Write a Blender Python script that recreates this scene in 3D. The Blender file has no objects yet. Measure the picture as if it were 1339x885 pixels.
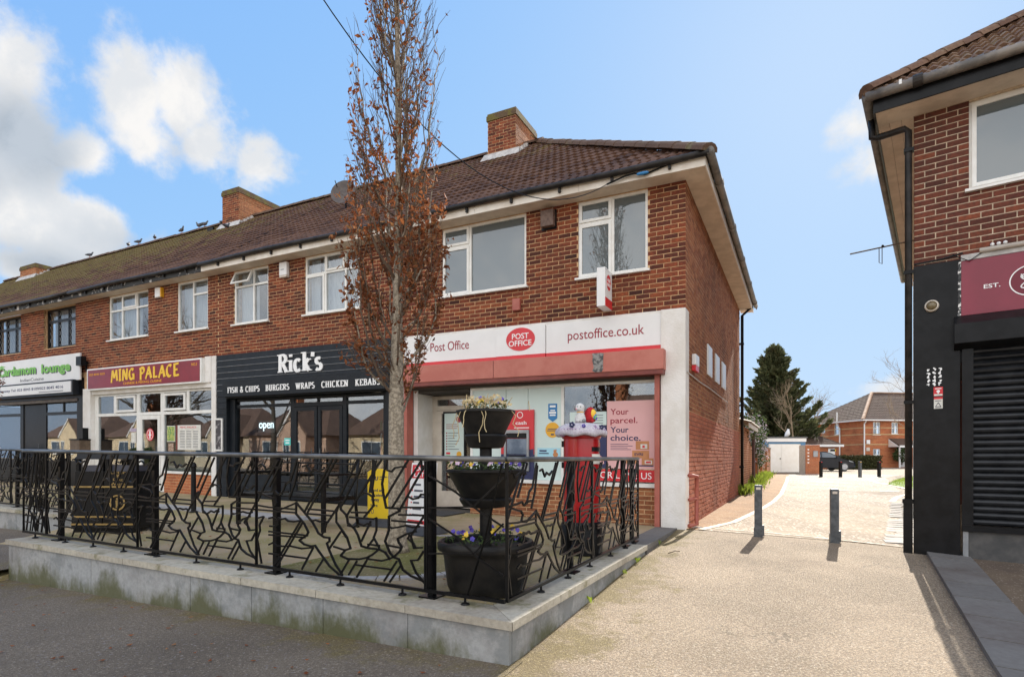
import bpy, bmesh, math, random
from math import sin, cos, pi, radians, sqrt, atan2
from mathutils import Vector, Matrix
random.seed(11)
scene = bpy.context.scene
COL = scene.collection
# ------------------------------------------------------------------ camera
F_PX, W_PX, H_PX, EYE = 740.0, 1339.0, 885.0, 1.1      # z = 0 is the top of the raised terrace
cam_d = bpy.data.cameras.new('camera'); cam = bpy.data.objects.new('camera', cam_d); COL.objects.link(cam)
cam.location = (0, 0, EYE); cam.rotation_euler = (radians(90), 0, 0)
cam_d.sensor_width = 36; cam_d.lens = 36 * F_PX / W_PX
cam_d.shift_y = (598 - H_PX / 2) / W_PX
cam_d.clip_start = 0.05; cam_d.clip_end = 6000
scene.camera = cam
# ------------------------------------------------------------------ light
SUN_AZ, SUN_EL = radians(31), radians(33)               # azimuth from +Y towards +X
scene.view_settings.view_transform = 'Standard'; scene.view_settings.look = 'None'
scene.view_settings.gamma = 1; scene.view_settings.use_curve_mapping = False
scene.view_settings.exposure = 1.1
sun_d = bpy.data.lights.new('sun', 'SUN'); sun_d.energy = 4.8; sun_d.angle = radians(0.5); sun_d.color = (1, 0.93, 0.82)
sun = bpy.data.objects.new('sun', sun_d); COL.objects.link(sun)
to_sun = Vector((sin(SUN_AZ) * cos(SUN_EL), cos(SUN_AZ) * cos(SUN_EL), sin(SUN_EL)))
sun.rotation_euler = to_sun.to_track_quat('Z', 'Y').to_euler(); sun.location = (30, 40, 40)
world = bpy.data.worlds.new('World'); scene.world = world; world.use_nodes = True

def dir_of(px, py):                                      # azimuth, elevation of a direction seen in the photograph
    dx, dz = (px - 669.5) / F_PX, (598 - py) / F_PX
    return math.atan(dx), math.atan(dz / sqrt(1 + dx * dx))

class NT:
    """tiny helper to wire shader nodes"""
    def __init__(self, tree):
        self.t = tree; self.n = tree.nodes; self.l = tree.links
    def node(self, kind, **kw):
        nd = self.n.new(kind)
        for k, v in kw.items(): setattr(nd, k, v)
        return nd
    def put(self, sock, val):
        if hasattr(val, 'is_output') or isinstance(val, bpy.types.NodeSocket): self.l.new(val, sock)
        elif isinstance(val, (tuple, list)):
            if len(val) == 3 and sock.type == 'RGBA': val = (*val, 1)
            sock.default_value = val
        else: sock.default_value = val
    def math(self, op, a, b=0.0, c=None, clamp=False):
        nd = self.node('ShaderNodeMath', operation=op, use_clamp=clamp)
        self.put(nd.inputs[0], a); self.put(nd.inputs[1], b)
        if c is not None: self.put(nd.inputs[2], c)
        return nd.outputs[0]
    def mix(self, f, a, b, mode='MIX'):
        nd = self.node('ShaderNodeMix', data_type='RGBA', blend_type=mode); nd.clamp_factor = True
        self.put(nd.inputs[0], f); self.put(nd.inputs[6], a); self.put(nd.inputs[7], b)
        return nd.outputs[2]
    def ramp(self, x, lo, hi, a=0.0, b=1.0, smooth=True):
        nd = self.node('ShaderNodeMapRange'); nd.interpolation_type = 'SMOOTHSTEP' if smooth else 'LINEAR'; nd.clamp = True
        self.put(nd.inputs[0], x)
        for i, v in zip((1, 2, 3, 4), (lo, hi, a, b)): self.put(nd.inputs[i], v)
        return nd.outputs[0]
    def noise(self, vec, scale, detail=4, rough=0.55, dist=0.0):
        nd = self.node('ShaderNodeTexNoise'); nd.inputs['Scale'].default_value = scale
        nd.inputs['Detail'].default_value = detail; nd.inputs['Roughness'].default_value = rough; nd.inputs['Distortion'].default_value = dist
        if vec is not None: self.l.new(vec, nd.inputs['Vector'])
        return nd.outputs['Fac']

def build_world():
    t = NT(world.node_tree); t.n.clear()
    out = t.node('ShaderNodeOutputWorld'); bg = t.node('ShaderNodeBackground'); bg.inputs['Strength'].default_value = 0.13
    t.l.new(bg.outputs[0], out.inputs[0])
    sky = t.node('ShaderNodeTexSky', sky_type='NISHITA'); sky.sun_disc = False
    sky.sun_elevation = SUN_EL; sky.sun_rotation = SUN_AZ; sky.altitude = 0; sky.air_density = 1.0; sky.dust_density = 0.35; sky.ozone_density = 2.2
    tc = t.node('ShaderNodeTexCoord'); d = tc.outputs['Generated']
    sep = t.node('ShaderNodeSeparateXYZ'); t.l.new(d, sep.inputs[0])
    az = t.math('ARCTAN2', sep.outputs[0], sep.outputs[1]); el = t.math('ARCSINE', sep.outputs[2])
    n1 = t.noise(d, 4.2, 9, 0.62, 0.25); n2 = t.noise(d, 14, 7, 0.6)
    def blobs(lst):
        acc = None
        for px, py, rx, ry, amp in lst:
            a, e = dir_of(px, py); kx = rx / F_PX * cos(a) ** 2; ky = ry / F_PX * cos(a)
            x = t.math('DIVIDE', t.math('SUBTRACT', az, a), kx); y = t.math('DIVIDE', t.math('SUBTRACT', el, e), ky)
            r = t.math('SQRT', t.math('ADD', t.math('MULTIPLY', x, x), t.math('MULTIPLY', y, y)))
            v = t.math('MULTIPLY', t.math('SUBTRACT', 1.0, r), amp)
            acc = v if acc is None else t.math('SMOOTH_MAX', acc, v, 0.12)
        return acc
    m = blobs([(25, 165, 92, 130, 1), (-70, 120, 110, 150, 1), (172, 140, 66, 74, 1.1), (240, 140, 66, 64, 1), (270, 190, 62, 56, 1), (195, 190, 75, 58, 1), (330, 218, 50, 36, .7),
               (115, 200, 80, 42, .9), (50, 290, 105, 62, 1), (130, 300, 75, 52, 1), (205, 330, 60, 34, .6), (60, 350, 120, 34, .8), (1122, 165, 34, 18, .3), (1142, 222, 44, 26, .36),
               (1160, 508, 60, 24, .6), (-300, 250, 220, 150, 1), (1500, 300, 200, 60, .8)])
    wob = t.math('ADD', t.math('MULTIPLY', t.math('SUBTRACT', n1, 0.5), 1.9), t.math('MULTIPLY', t.math('SUBTRACT', n2, 0.5), 1.3))
    cm = t.ramp(t.math('ADD', m, wob), -0.02, 0.52)
    # unseen clouds over the rear sky, added as fill for the shaded fronts
    far = t.math('MULTIPLY', t.ramp(t.noise(d, 2.6, 8, 0.6), 0.30, 0.50), t.ramp(sep.outputs[1], 0.25, -0.25))
    cm = t.math('MAXIMUM', cm, t.math('MULTIPLY', far, 0.85))
    cm = t.math('MULTIPLY', cm, t.ramp(el, -0.02, 0.03))
    dk = blobs([(35, 180, 105, 75, 1), (-80, 190, 130, 80, 1), (200, 330, 120, 45, .7), (230, 200, 40, 50, .35), (60, 345, 150, 40, .6)])
    shade = t.ramp(t.math('ADD', dk, t.math('MULTIPLY', wob, 0.35)), -0.1, 0.75)
    k = 1 / (0.13 * 2 ** scene.view_settings.exposure)
    lit = t.ramp(sep.outputs[1], 0.3, -0.5, 1.0, 2.45)     # rear clouds, facing the sun, brightened to raise the fill light
    cc = t.mix(shade, (1.0 * k, 0.97 * k, 0.93 * k), (0.42 * k, 0.48 * k, 0.55 * k))
    puff = t.ramp(t.math('ADD', t.noise(d, 9, 8, .62, .3), t.math('MULTIPLY', t.math('SUBTRACT', n2, .5), .5)), .36, .62); cc = t.mix(t.math('MULTIPLY', puff, .55), cc, (0.66 * k, 0.71 * k, 0.77 * k))
    vm = t.node('ShaderNodeVectorMath', operation='SCALE'); t.l.new(cc, vm.inputs[0]); t.l.new(lit, vm.inputs['Scale']); cc = vm.outputs[0]
    sc_ = t.node('ShaderNodeSeparateColor'); t.l.new(sky.outputs[0], sc_.inputs[0]); cb = t.node('ShaderNodeCombineColor')
    for i, (mx, h) in enumerate(((.69, 1.95), (.85, 1.25), (1.02, .2))):      # hazy sky: the glare round the sun is soft
        t.l.new(t.math('MULTIPLY', t.math('DIVIDE', sc_.outputs[i], t.math('ADD', sc_.outputs[i], h)), mx * k), cb.inputs[i])
    t.l.new(t.mix(t.math('MULTIPLY', cm, 0.95), cb.outputs[0], cc), bg.inputs['Color'])
build_world()

# ------------------------------------------------------------------ frames
def frame(ox, oy, ang, mirror=False, shear=0.0):
    """local (a along a front, b into the building, z) -> world. ang turns the depth axis from +Y towards +X."""
    bx, by = sin(ang), cos(ang); ax, ay = cos(ang), -sin(ang)
    s = -1.0 if mirror else 1.0
    def fr(a, b, z): return (ox + s * a * ax + b * bx, oy + s * a * ay + b * by, z + shear * a)
    fr.right = (ax, ay, 0.0); fr.depth = (bx, by, 0.0); fr.yaw = atan2(ay, ax); fr.s = s
    return fr
fL = frame(2.715, 8.85, radians(27), True, 0.0141)       # the terrace of shops: a runs LEFT from its right-hand corner
fR = frame(5.28, 7.43, radians(37))                      # the building on the right: a runs right from its corner
fH = frame(34.8, 56.0, radians(-6.9))                    # the brick house at the end of the lane
fW = frame(0, 0, 0)
def fS(a, b, z): return fL(b, a, z)                       # side wall of the terrace: a runs back along the lane
fS.right = fL.depth; fS.depth = tuple(-c for c in fL.right); fS.yaw = atan2(fL.depth[1], fL.depth[0]); fS.s = 1

def smooth01(x): x = min(1, max(0, x)); return x * x * (3 - 2 * x)
def uv_of(x, y):
    x -= 2.715; y -= 8.85
    return -(x * cos(radians(27)) - y * sin(radians(27))), x * sin(radians(27)) + y * cos(radians(27))
def ground_uv(u, v):
    g = -0.30 + 0.30 * min(1, max(0, (v + 5.75) / 5.75))
    g += 0.10 * smooth01((v - 2) / 22)
    if u < 0.14: g += 0.042 * max(u - 0.14, -4) * smooth01((v + 7) / 3) * (1 - smooth01((v - 3) / 10))
    if v < -5.6: pass
    if v < -5.1: g -= 0.0145 * min(max(u, 0), 12) * smooth01((-5.1 - v) / .4)
    return g
def ground(x, y): return ground_uv(*uv_of(x, y))

# ------------------------------------------------------------------ mesh building
ROOT = {}
def base_of(o): return ROOT.get(o.name, (0, 0, 0))
class MB:
    def __init__(self): self.v = []; self.f = []
    def add(self, vs, fs):
        o = len(self.v); self.v += [tuple(p) for p in vs]; self.f += [tuple(o + i for i in f) for f in fs]; return self
    def box(self, fr, a0, a1, b0, b1, z0, z1):
        p = [fr(a, b, z) for z in (z0, z1) for b in (b0, b1) for a in (a0, a1)]
        return self.add(p, [(0, 1, 3, 2), (4, 6, 7, 5), (0, 4, 5, 1), (2, 3, 7, 6), (0, 2, 6, 4), (1, 5, 7, 3)])
    def hexa(self, lo, hi):                                # two quads (4 points each) joined
        return self.add(list(lo) + list(hi), [(3, 2, 1, 0), (4, 5, 6, 7), (0, 1, 5, 4), (1, 2, 6, 5), (2, 3, 7, 6), (3, 0, 4, 7)])
    def poly(self, pts): return self.add(pts, [tuple(range(len(pts)))])
    def prism(self, pts, off):                              # polygon extruded by the vector off
        n = len(pts); q = [tuple(p[i] + off[i] for i in range(3)) for p in pts]
        return self.add(list(pts) + q, [tuple(range(n)), tuple(range(2 * n - 1, n - 1, -1))] + [(i, (i + 1) % n, n + (i + 1) % n, n + i) for i in range(n)])
    def tube(self, path, rad, n=8, cap=True):
        path = [Vector(p) for p in path]
        if not isinstance(rad, (list, tuple)): rad = [rad] * len(path)
        rings = []; up = Vector((0.02, 0.05, 1))
        t0 = (path[1] - path[0]).normalized(); ref = t0.cross(Vector((1, 0, 0)) if abs(t0.x) < .9 else Vector((0, 1, 0))).normalized()
        for i, p in enumerate(path):
            t = (path[min(i + 1, len(path) - 1)] - path[max(i - 1, 0)]).normalized()
            ref = (ref - t * ref.dot(t)); ref = ref.normalized() if ref.length > 1e-6 else t.orthogonal().normalized()
            b = t.cross(ref)
            rings.append([p + (ref * cos(2 * pi * k / n) + b * sin(2 * pi * k / n)) * rad[i] for k in range(n)])
        vs = [q for r in rings for q in r]; fs = []
        for i in range(len(path) - 1):
            for k in range(n): fs.append((i * n + k, i * n + (k + 1) % n, (i + 1) * n + (k + 1) % n, (i + 1) * n + k))
        if cap: fs += [tuple(range(n - 1, -1, -1)), tuple((len(path) - 1) * n + k for k in range(n))]
        return self.add(vs, fs)
    def lathe(self, c, prof, n=24, sx=1, sy=1, rot=0):      # prof: (radius, z)
        vs = []; fs = []
        for r, z in prof:
            for k in range(n):
                a = 2 * pi * k / n + rot; vs.append((c[0] + r * sx * cos(a), c[1] + r * sy * sin(a), c[2] + z))
        m = len(prof)
        for i in range(m - 1):
            for k in range(n): fs.append((i * n + k, i * n + (k + 1) % n, (i + 1) * n + (k + 1) % n, (i + 1) * n + k))
        fs += [tuple(range(n - 1, -1, -1)), tuple((m - 1) * n + k for k in range(n))]
        return self.add(vs, fs)
    def ball(self, c, r, n=10, m=7, sc=(1, 1, 1)):
        prof = []
        for i in range(m + 1):
            a = -pi / 2 + pi * i / m; prof.append((max(0.02 * r, r * cos(a)), r * sin(a) * sc[2]))
        return self.lathe(c, prof, n, sc[0], sc[1])
    def ribbon(self, pts, wid, thick, e1, e2, nrm):         # flat bar along 2D-ish 3D pts; wid across, thick along nrm
        pts = [Vector(p) for p in pts]; nrm = Vector(nrm)
        for i in range(len(pts) - 1):
            p, q = pts[i], pts[i + 1]; t = (q - p)
            if t.length < 1e-6: continue
            t.normalize(); s = t.cross(nrm).normalized() * wid / 2; k = nrm * thick / 2; e = t * wid * .25
            p, q = p - e, q + e
            self.hexa([p - s - k, p + s - k, p + s + k, p - s + k], [q - s - k, q + s - k, q + s + k, q - s + k])
        return self
    def build(self, name, mat, parent=None, smooth=False, label=None, cat=None, group=None, kind=None, origin=None, recalc=True, bevel=0):
        me = bpy.data.meshes.new(name)
        if parent is not None: o0 = base_of(parent)
        elif origin is not None: o0 = origin
        elif self.v and kind != 'structure':
            xs, ys, zs = zip(*self.v); o0 = ((min(xs) + max(xs)) / 2, (min(ys) + max(ys)) / 2, min(zs))
        else: o0 = (0, 0, 0)
        me.from_pydata([(x - o0[0], y - o0[1], z - o0[2]) for x, y, z in self.v], [], self.f)
        if recalc or bevel:
            bm = bmesh.new(); bm.from_mesh(me)
            if recalc: bmesh.ops.recalc_face_normals(bm, faces=bm.faces)
            if bevel: bmesh.ops.bevel(bm, geom=[e for e in bm.edges if e.calc_face_angle(0) > 0.5], offset=bevel, segments=2, affect='EDGES', profile=0.6)
            bm.to_mesh(me); bm.free()
        if smooth: me.shade_smooth()
        if smooth == 'auto': me.set_sharp_from_angle(angle=radians(35))
        ob = bpy.data.objects.new(name, me); COL.objects.link(ob); me.materials.append(mat)
        ROOT[ob.name] = o0
        if parent is not None: ob.parent = parent
        else: ob.location = o0
        tag(ob, label, cat, group, kind)
        return ob
def tag(o, label=None, cat=None, group=None, kind=None):
    for k, v in (('label', label), ('category', cat), ('group', group), ('kind', kind)):
        if v: o[k] = v
    return o
def thing(name, label, cat, loc, group=None, rz=0):
    o = bpy.data.objects.new(name, None); COL.objects.link(o); o.location = loc; o.rotation_euler = (0, 0, rz)
    o.empty_display_size = .2
    ROOT[o.name] = tuple(loc); return tag(o, label, cat, group)
def boxes(name, mat, parent, fr, lst, **kw):
    m = MB()
    for b in lst: m.box(fr, *b)
    return m.build(name, mat, parent, **kw)
def one(name, mat, parent, fr, *b, **kw): return boxes(name, mat, parent, fr, [b], **kw)
def inst(name, me, parent, mtx):                            # one more object on shared mesh data, placed in world space under parent
    ob = bpy.data.objects.new(name, me); COL.objects.link(ob)
    b = base_of(parent); ob.parent = parent
    ob.matrix_local = Matrix.Translation((-b[0], -b[1], -b[2])) @ mtx
    ROOT[ob.name] = b
    return ob
def copy_thing(src, loc, rz=None, label=None, scale=None):
    """a thing with copies of its parts and their sub-parts"""
    def cp(o, par):
        c = o.copy(); COL.objects.link(c)
        if par is not None: c.parent = par
        for ch in list(o.children): cp(ch, c)
        return c
    r = cp(src, None); r.location = loc
    if rz is not None: r.rotation_euler = (0, 0, rz)
    if scale: r.scale = scale
    if label: r['label'] = label
    ROOT[r.name] = tuple(loc)
    return r

# ------------------------------------------------------------------ materials
def new_mat(name):
    m = bpy.data.materials.new(name); m.use_nodes = True; t = NT(m.node_tree)
    bs = t.n['Principled BSDF']; return m, t, bs
def M(name, c1, c2=None, scale=8, rough=0.6, bump=0.0, bscale=None, metal=0, spec=0.5, lo=0.35, hi=0.65, speck=None, coat=0, stretch=None):
    m, t, bs = new_mat(name); geo = t.node('ShaderNodeNewGeometry'); pos = geo.outputs['Position']
    if stretch:
        mp = t.node('ShaderNodeVectorMath', operation='MULTIPLY'); t.l.new(pos, mp.inputs[0]); mp.inputs[1].default_value = stretch; pos = mp.outputs[0]
    col = c1
    n = t.noise(pos, scale, 6, 0.6)
    if c2: col = t.mix(t.ramp(n, lo, hi), c1, c2)
    if speck:
        sc, cs, amt = speck
        v = t.node('ShaderNodeTexVoronoi'); v.inputs['Scale'].default_value = sc; t.l.new(pos, v.inputs['Vector'])
        sp = t.node('ShaderNodeSeparateColor'); t.l.new(v.outputs['Color'], sp.inputs[0])
        col = t.mix(t.ramp(sp.outputs[0], 1 - amt, 1 - amt + .05), col, cs)
    t.put(bs.inputs['Base Color'], col)
    bs.inputs['Roughness'].default_value = rough; bs.inputs['Metallic'].default_value = metal; bs.inputs['Specular IOR Level'].default_value = spec
    bs.inputs['Coat Weight'].default_value = coat
    if bump:
        b = t.node('ShaderNodeBump'); b.inputs['Strength'].default_value = bump; b.inputs['Distance'].default_value = 0.02
        t.l.new(t.noise(pos, bscale or scale * 6, 4, 0.6), b.inputs['Height']); t.l.new(b.outputs[0], bs.inputs['Normal'])
    return m
def piece_mat(name, cols, dirt=None, rough=0.85, var=0.35, bscale=60, bump=0.4, moss=None, thin=0.0):
    """bricks, tiles, slabs: every piece takes its own tone (per object and per loose piece)"""
    m, t, bs = new_mat(name); geo = t.node('ShaderNodeNewGeometry'); oi = t.node('ShaderNodeObjectInfo'); pos = geo.outputs['Position']
    r = t.math('FRACT', t.math('ADD', t.math('MULTIPLY', geo.outputs['Random Per Island'], 1.0), t.math('MULTIPLY', oi.outputs['Random'], 7.31)))
    cr = t.node('ShaderNodeValToRGB'); el = cr.color_ramp.elements
    while len(el) < len(cols): el.new(0.5)
    for i, c in enumerate(cols): el[i].position = i / (len(cols) - 1); el[i].color = (*c, 1)
    t.l.new(r, cr.inputs[0]); n = t.noise(pos, 22, 5, .65)
    col = t.mix(t.ramp(n, .3, .7, 0, var), cr.outputs[0], (0.03, 0.018, 0.015))
    n3 = t.noise(pos, 0.9, 4, .6); col = t.mix(t.ramp(n3, .45, .75, 0, .45), col, (0.06, .03, .02))
    if dirt:                                                # pale or mossy patches with a shape of their own
        col = t.mix(t.math('MULTIPLY', t.ramp(t.noise(pos, dirt[1], 6, .7), dirt[2], dirt[2] + .12), dirt[3]), col, dirt[0])
    if moss: col = moss(t, pos, col)
    t.put(bs.inputs['Base Color'], col); bs.inputs['Roughness'].default_value = rough; bs.inputs['Specular IOR Level'].default_value = .25
    b = t.node('ShaderNodeBump'); b.inputs['Strength'].default_value = bump; b.inputs['Distance'].default_value = .008
    t.l.new(t.noise(pos, bscale, 5, .65), b.inputs['Height']); t.l.new(b.outputs[0], bs.inputs['Normal'])
    if thin:                                                # leaves let some light through
        tl = t.node('ShaderNodeBsdfTranslucent'); t.put(tl.inputs[0], col); mx = t.node('ShaderNodeMixShader'); mx.inputs[0].default_value = thin
        t.l.new(bs.outputs[0], mx.inputs[1]); t.l.new(tl.outputs[0], mx.inputs[2]); t.l.new(mx.outputs[0], t.n['Material Output'].inputs[0])
    return m
def emit(name, col, s):
    m, t, bs = new_mat(name); bs.inputs['Base Color'].default_value = (*col, 1); bs.inputs['Emission Color'].default_value = (*col, 1); bs.inputs['Emission Strength'].default_value = s
    return m
def glass_mat(name, tint, ior=2.0, rough=0.0, clear=1.0, body=(0.02, 0.025, 0.03)):
    m, t, bs = new_mat(name); out = t.n['Material Output']
    tr = t.node('ShaderNodeBsdfTransparent'); tr.inputs[0].default_value = (*tint, 1)
    gl = t.node('ShaderNodeBsdfGlossy'); gl.inputs['Roughness'].default_value = rough; gl.inputs[0].default_value = (.95, .97, 1, 1)
    df = t.node('ShaderNodeBsdfDiffuse'); df.inputs[0].default_value = (*body, 1)
    m0 = t.node('ShaderNodeMixShader'); m0.inputs[0].default_value = clear; t.l.new(df.outputs[0], m0.inputs[1]); t.l.new(tr.outputs[0], m0.inputs[2])
    lw = t.node('ShaderNodeLayerWeight'); f0 = ((ior - 1) / (ior + 1)) ** 2      # the same from both sides of the pane
    refl = t.math('ADD', f0, t.math('MULTIPLY', t.math('POWER', lw.outputs['Facing'], 5.0), 1 - f0))
    geo = t.node('ShaderNodeNewGeometry'); b = t.node('ShaderNodeBump'); b.inputs['Strength'].default_value = .012; b.inputs['Distance'].default_value = .05
    t.l.new(t.noise(geo.outputs['Position'], 1.3, 2, .5), b.inputs['Height']); t.l.new(b.outputs[0], gl.inputs['Normal'])
    mx = t.node('ShaderNodeMixShader'); t.l.new(refl, mx.inputs[0]); t.l.new(m0.outputs[0], mx.inputs[1]); t.l.new(gl.outputs[0], mx.inputs[2])
    t.l.new(mx.outputs[0], out.inputs[0]); return m

def moss_roof(t, pos, col):
    sp = t.node('ShaderNodeSeparateXYZ'); t.l.new(pos, sp.inputs[0])
    n = t.noise(pos, 2.2, 7, .72)
    w = t.ramp(sp.outputs[0], -4.0, -15.0); hz = t.ramp(sp.outputs[2], 5.8, 9.3, -.06, .09)
    k = t.ramp(t.math('ADD', t.math('ADD', n, t.math('MULTIPLY', w, .17)), hz), .60, .74)
    return t.mix(t.math('MULTIPLY', k, .65), col, (0.16, 0.13, 0.035))
def algae(t, pos, col):
    sp = t.node('ShaderNodeSeparateXYZ'); t.l.new(pos, sp.inputs[0])
    mp = t.node('ShaderNodeVectorMath', operation='MULTIPLY'); t.l.new(pos, mp.inputs[0]); mp.inputs[1].default_value = (1, 1, .55)
    n = t.noise(mp.outputs[0], 1.5, 9, .72)
    k = t.ramp(t.math('ADD', n, t.ramp(sp.outputs[2], -.36, -.05, .26, -.02, False)), .54, .76)
    return t.mix(t.math('MULTIPLY', k, .85), col, (0.075, 0.075, 0.018))

BR = piece_mat('facing brick', [(.06, .019, .014), (.19, .046, .024), (.26, .062, .028), (.33, .09, .036), (.11, .03, .02), (.22, .053, .026), (.28, .07, .031)], var=.5)
BR_PAINT = piece_mat('painted brick', [(.45, .135, .07), (.50, .16, .085), (.54, .19, .10), (.47, .145, .075)], dirt=((.30, .14, .06), 2.0, .60, .7), var=.2)
BR_SIDE = piece_mat('side brick', [(.28, .10, .045), (.40, .15, .065), (.46, .185, .08), (.34, .12, .055)], var=.4)
BR_R = piece_mat('dark red brick', [(.09, .028, .02), (.15, .042, .027), (.20, .058, .034), (.12, .035, .024), (.28, .075, .036)], var=.5)
BR_FAR = piece_mat('orange red brick', [(.46, .15, .065), (.54, .19, .08), (.43, .135, .065)], var=.25)
MORTAR = M('buff mortar', (.66, .42, .22), (.46, .29, .155), 12, .95, .3, 80)
MORTAR_R = M('grey mortar', (.62, .49, .35), (.46, .36, .26), 12, .95, .3, 80)
MORTAR_P = M('painted joint', (.24, .08, .06), (.30, .15, .09), 10, .95, .3, 80)
TILE = piece_mat('brown roof tile', [(.065, .032, .021), (.12, .06, .036), (.15, .078, .048), (.09, .046, .029)], dirt=((.20, .15, .09), 3.0, .60, .5), moss=moss_roof, var=.3)
TILE_R = piece_mat('weathered roof tile', [(.13, .07, .045), (.19, .11, .07), (.24, .15, .09), (.16, .09, .06)], dirt=((.30, .27, .2), 3.0, .55, .6), var=.35)
TILE_FAR = piece_mat('far roof tile', [(.085, .055, .04), (.11, .07, .05), (.10, .06, .045)], var=.3)
HIPT = piece_mat('ridge tile', [(.11, .065, .045), (.15, .095, .065), (.13, .08, .055)], dirt=((.2, .18, .09), 3.5, .56, .6), var=.3)
UPVC = M('white upvc', (.80, .79, .75), (.72, .70, .65), 5, .35, 0)
WHITE = M('white sign panel', (.78, .77, .75), (.74, .73, .71), 2.5, .35, 0)
RENDER = M('white painted render', (.78, .75, .71), (.68, .64, .58), 3, .8, .35, 35)
FASCIA = M('white fascia board', (.80, .75, .67), (.68, .61, .52), 3, .6, .05)
SOFFIT = M('cream soffit board', (.72, .61, .49), (.60, .50, .39), 4, .7, .05)
PEEL = M('peeling black fascia', (.03, .03, .03), (.45, .43, .40), 5, .7, .2, 30, lo=.56, hi=.62)
BLACK = M('black paint', (.006, .006, .0065), (.011, .011, .012), 6, .32, .03, 50, spec=.18)
BLACKM = M('black satin metal', (.005, .005, .0055), (.009, .009, .009), 9, .28, .05, 90, spec=.18)
GUT = M('dark plastic gutter', (.015, .014, .013), (.035, .03, .027), 5, .4, spec=.18)
GUTG = M('grey weathered gutter', (.22, .19, .16), (.10, .09, .08), 4, .5)
CHAR = M('charcoal cladding', (.012, .015, .019), (.018, .022, .027), 6, .5, .08, 60, spec=.18)
CHAR2 = M('charcoal frame', (.010, .013, .017), (.015, .018, .022), 6, .4, spec=.18)
RED = M('signal red', (.62, .02, .03), (.58, .02, .028), 4, .35)
CRIM = M('pillar box red', (.40, .005, .008), (.34, .005, .008), 5, .28, 0, coat=.25)
DRED = M('lettering dark red', (.30, .012, .03), None, rough=.4)
PINK = M('faded red shutter box', (.50, .175, .13), (.44, .13, .095), 2.5, .6, .06, 40)
MAROON = M('maroon paint', (.16, .03, .022), (.22, .045, .032), 4, .5)
JAMB = M('terracotta paint', (.34, .085, .06), (.40, .12, .085), 4, .5)
MINT = M('pale mint panel', (.56, .67, .63), (.60, .70, .66), 1.5, .35)
CREAM = M('cream door frame', (.62, .55, .46), (.52, .45, .37), 4, .45)
MING = M('deep red sign', (.20, .012, .025), (.24, .016, .03), 3, .3)
YEL = M('yellow lettering', (.80, .50, .03), None, rough=.4)
GREEN = M('lime lettering', (.18, .48, .06), None, rough=.4)
DGREY = M('dark grey lettering', (.07, .07, .09), None, rough=.5)
LETW = M('white lettering', (.85, .84, .82), None, rough=.4)
NAVY = M('navy print', (.02, .025, .09), None, rough=.4)
BLUE = M('blue tag', (.02, .18, .42), None, rough=.4)
AMBER = M('amber disc', (.75, .38, .02), None, rough=.4)
SKYB = M('pale blue card', (.35, .62, .72), None, rough=.4)
PINKP = M('pink poster', (.74, .42, .41), (.70, .39, .38), 1.5, .45)
KRAFT = M('kraft cardboard', (.55, .24, .10), (.48, .2, .08), 8, .7)
PAPER = M('paper', (.72, .70, .64), (.62, .60, .53), 9, .6)
GREYP = M('grey metal plate', (.33, .34, .35), (.26, .27, .28), 5, .35, 0, metal=.4)
STEEL = M('galvanised steel', (.055, .06, .065), (.11, .115, .12), 14, .45, .1, 60, metal=.35)
LEAD = M('grey lead flashing', (.55, .53, .50), (.38, .36, .34), 6, .6, .1)
BARK = M('grey bark', (.38, .32, .24), (.20, .165, .12), 30, .9, .8, 45, lo=.40, hi=.58)
TWIG = M('brown twig', (.085, .055, .036), (.14, .095, .06), 9, .9)
DLEAF = piece_mat('dead brown leaf', [(.15, .045, .018), (.29, .09, .03), (.38, .135, .045), (.21, .062, .022), (.44, .22, .09)], var=.2, rough=.7, thin=.35)
ASPH = M('pavement asphalt', (.42, .325, .225), (.30, .23, .155), 0.8, .9, .9, 95, speck=(115, (.48, .41, .32), .13))
ASPH_SHADE = M('shaded pavement asphalt', (.23, .185, .135), (.16, .127, .092), 0.8, .88, .9, 95, speck=(60, (.26, .23, .21), .06))  # same asphalt as the lit ground, with the buildings' shade in its colour
ROADM = M('pale worn lane surface', (.33, .265, .19), (.23, .18, .13), .9, .9, .6, 80, speck=(50, (.55, .48, .4), .15), stretch=(1, .35, 1))
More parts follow.
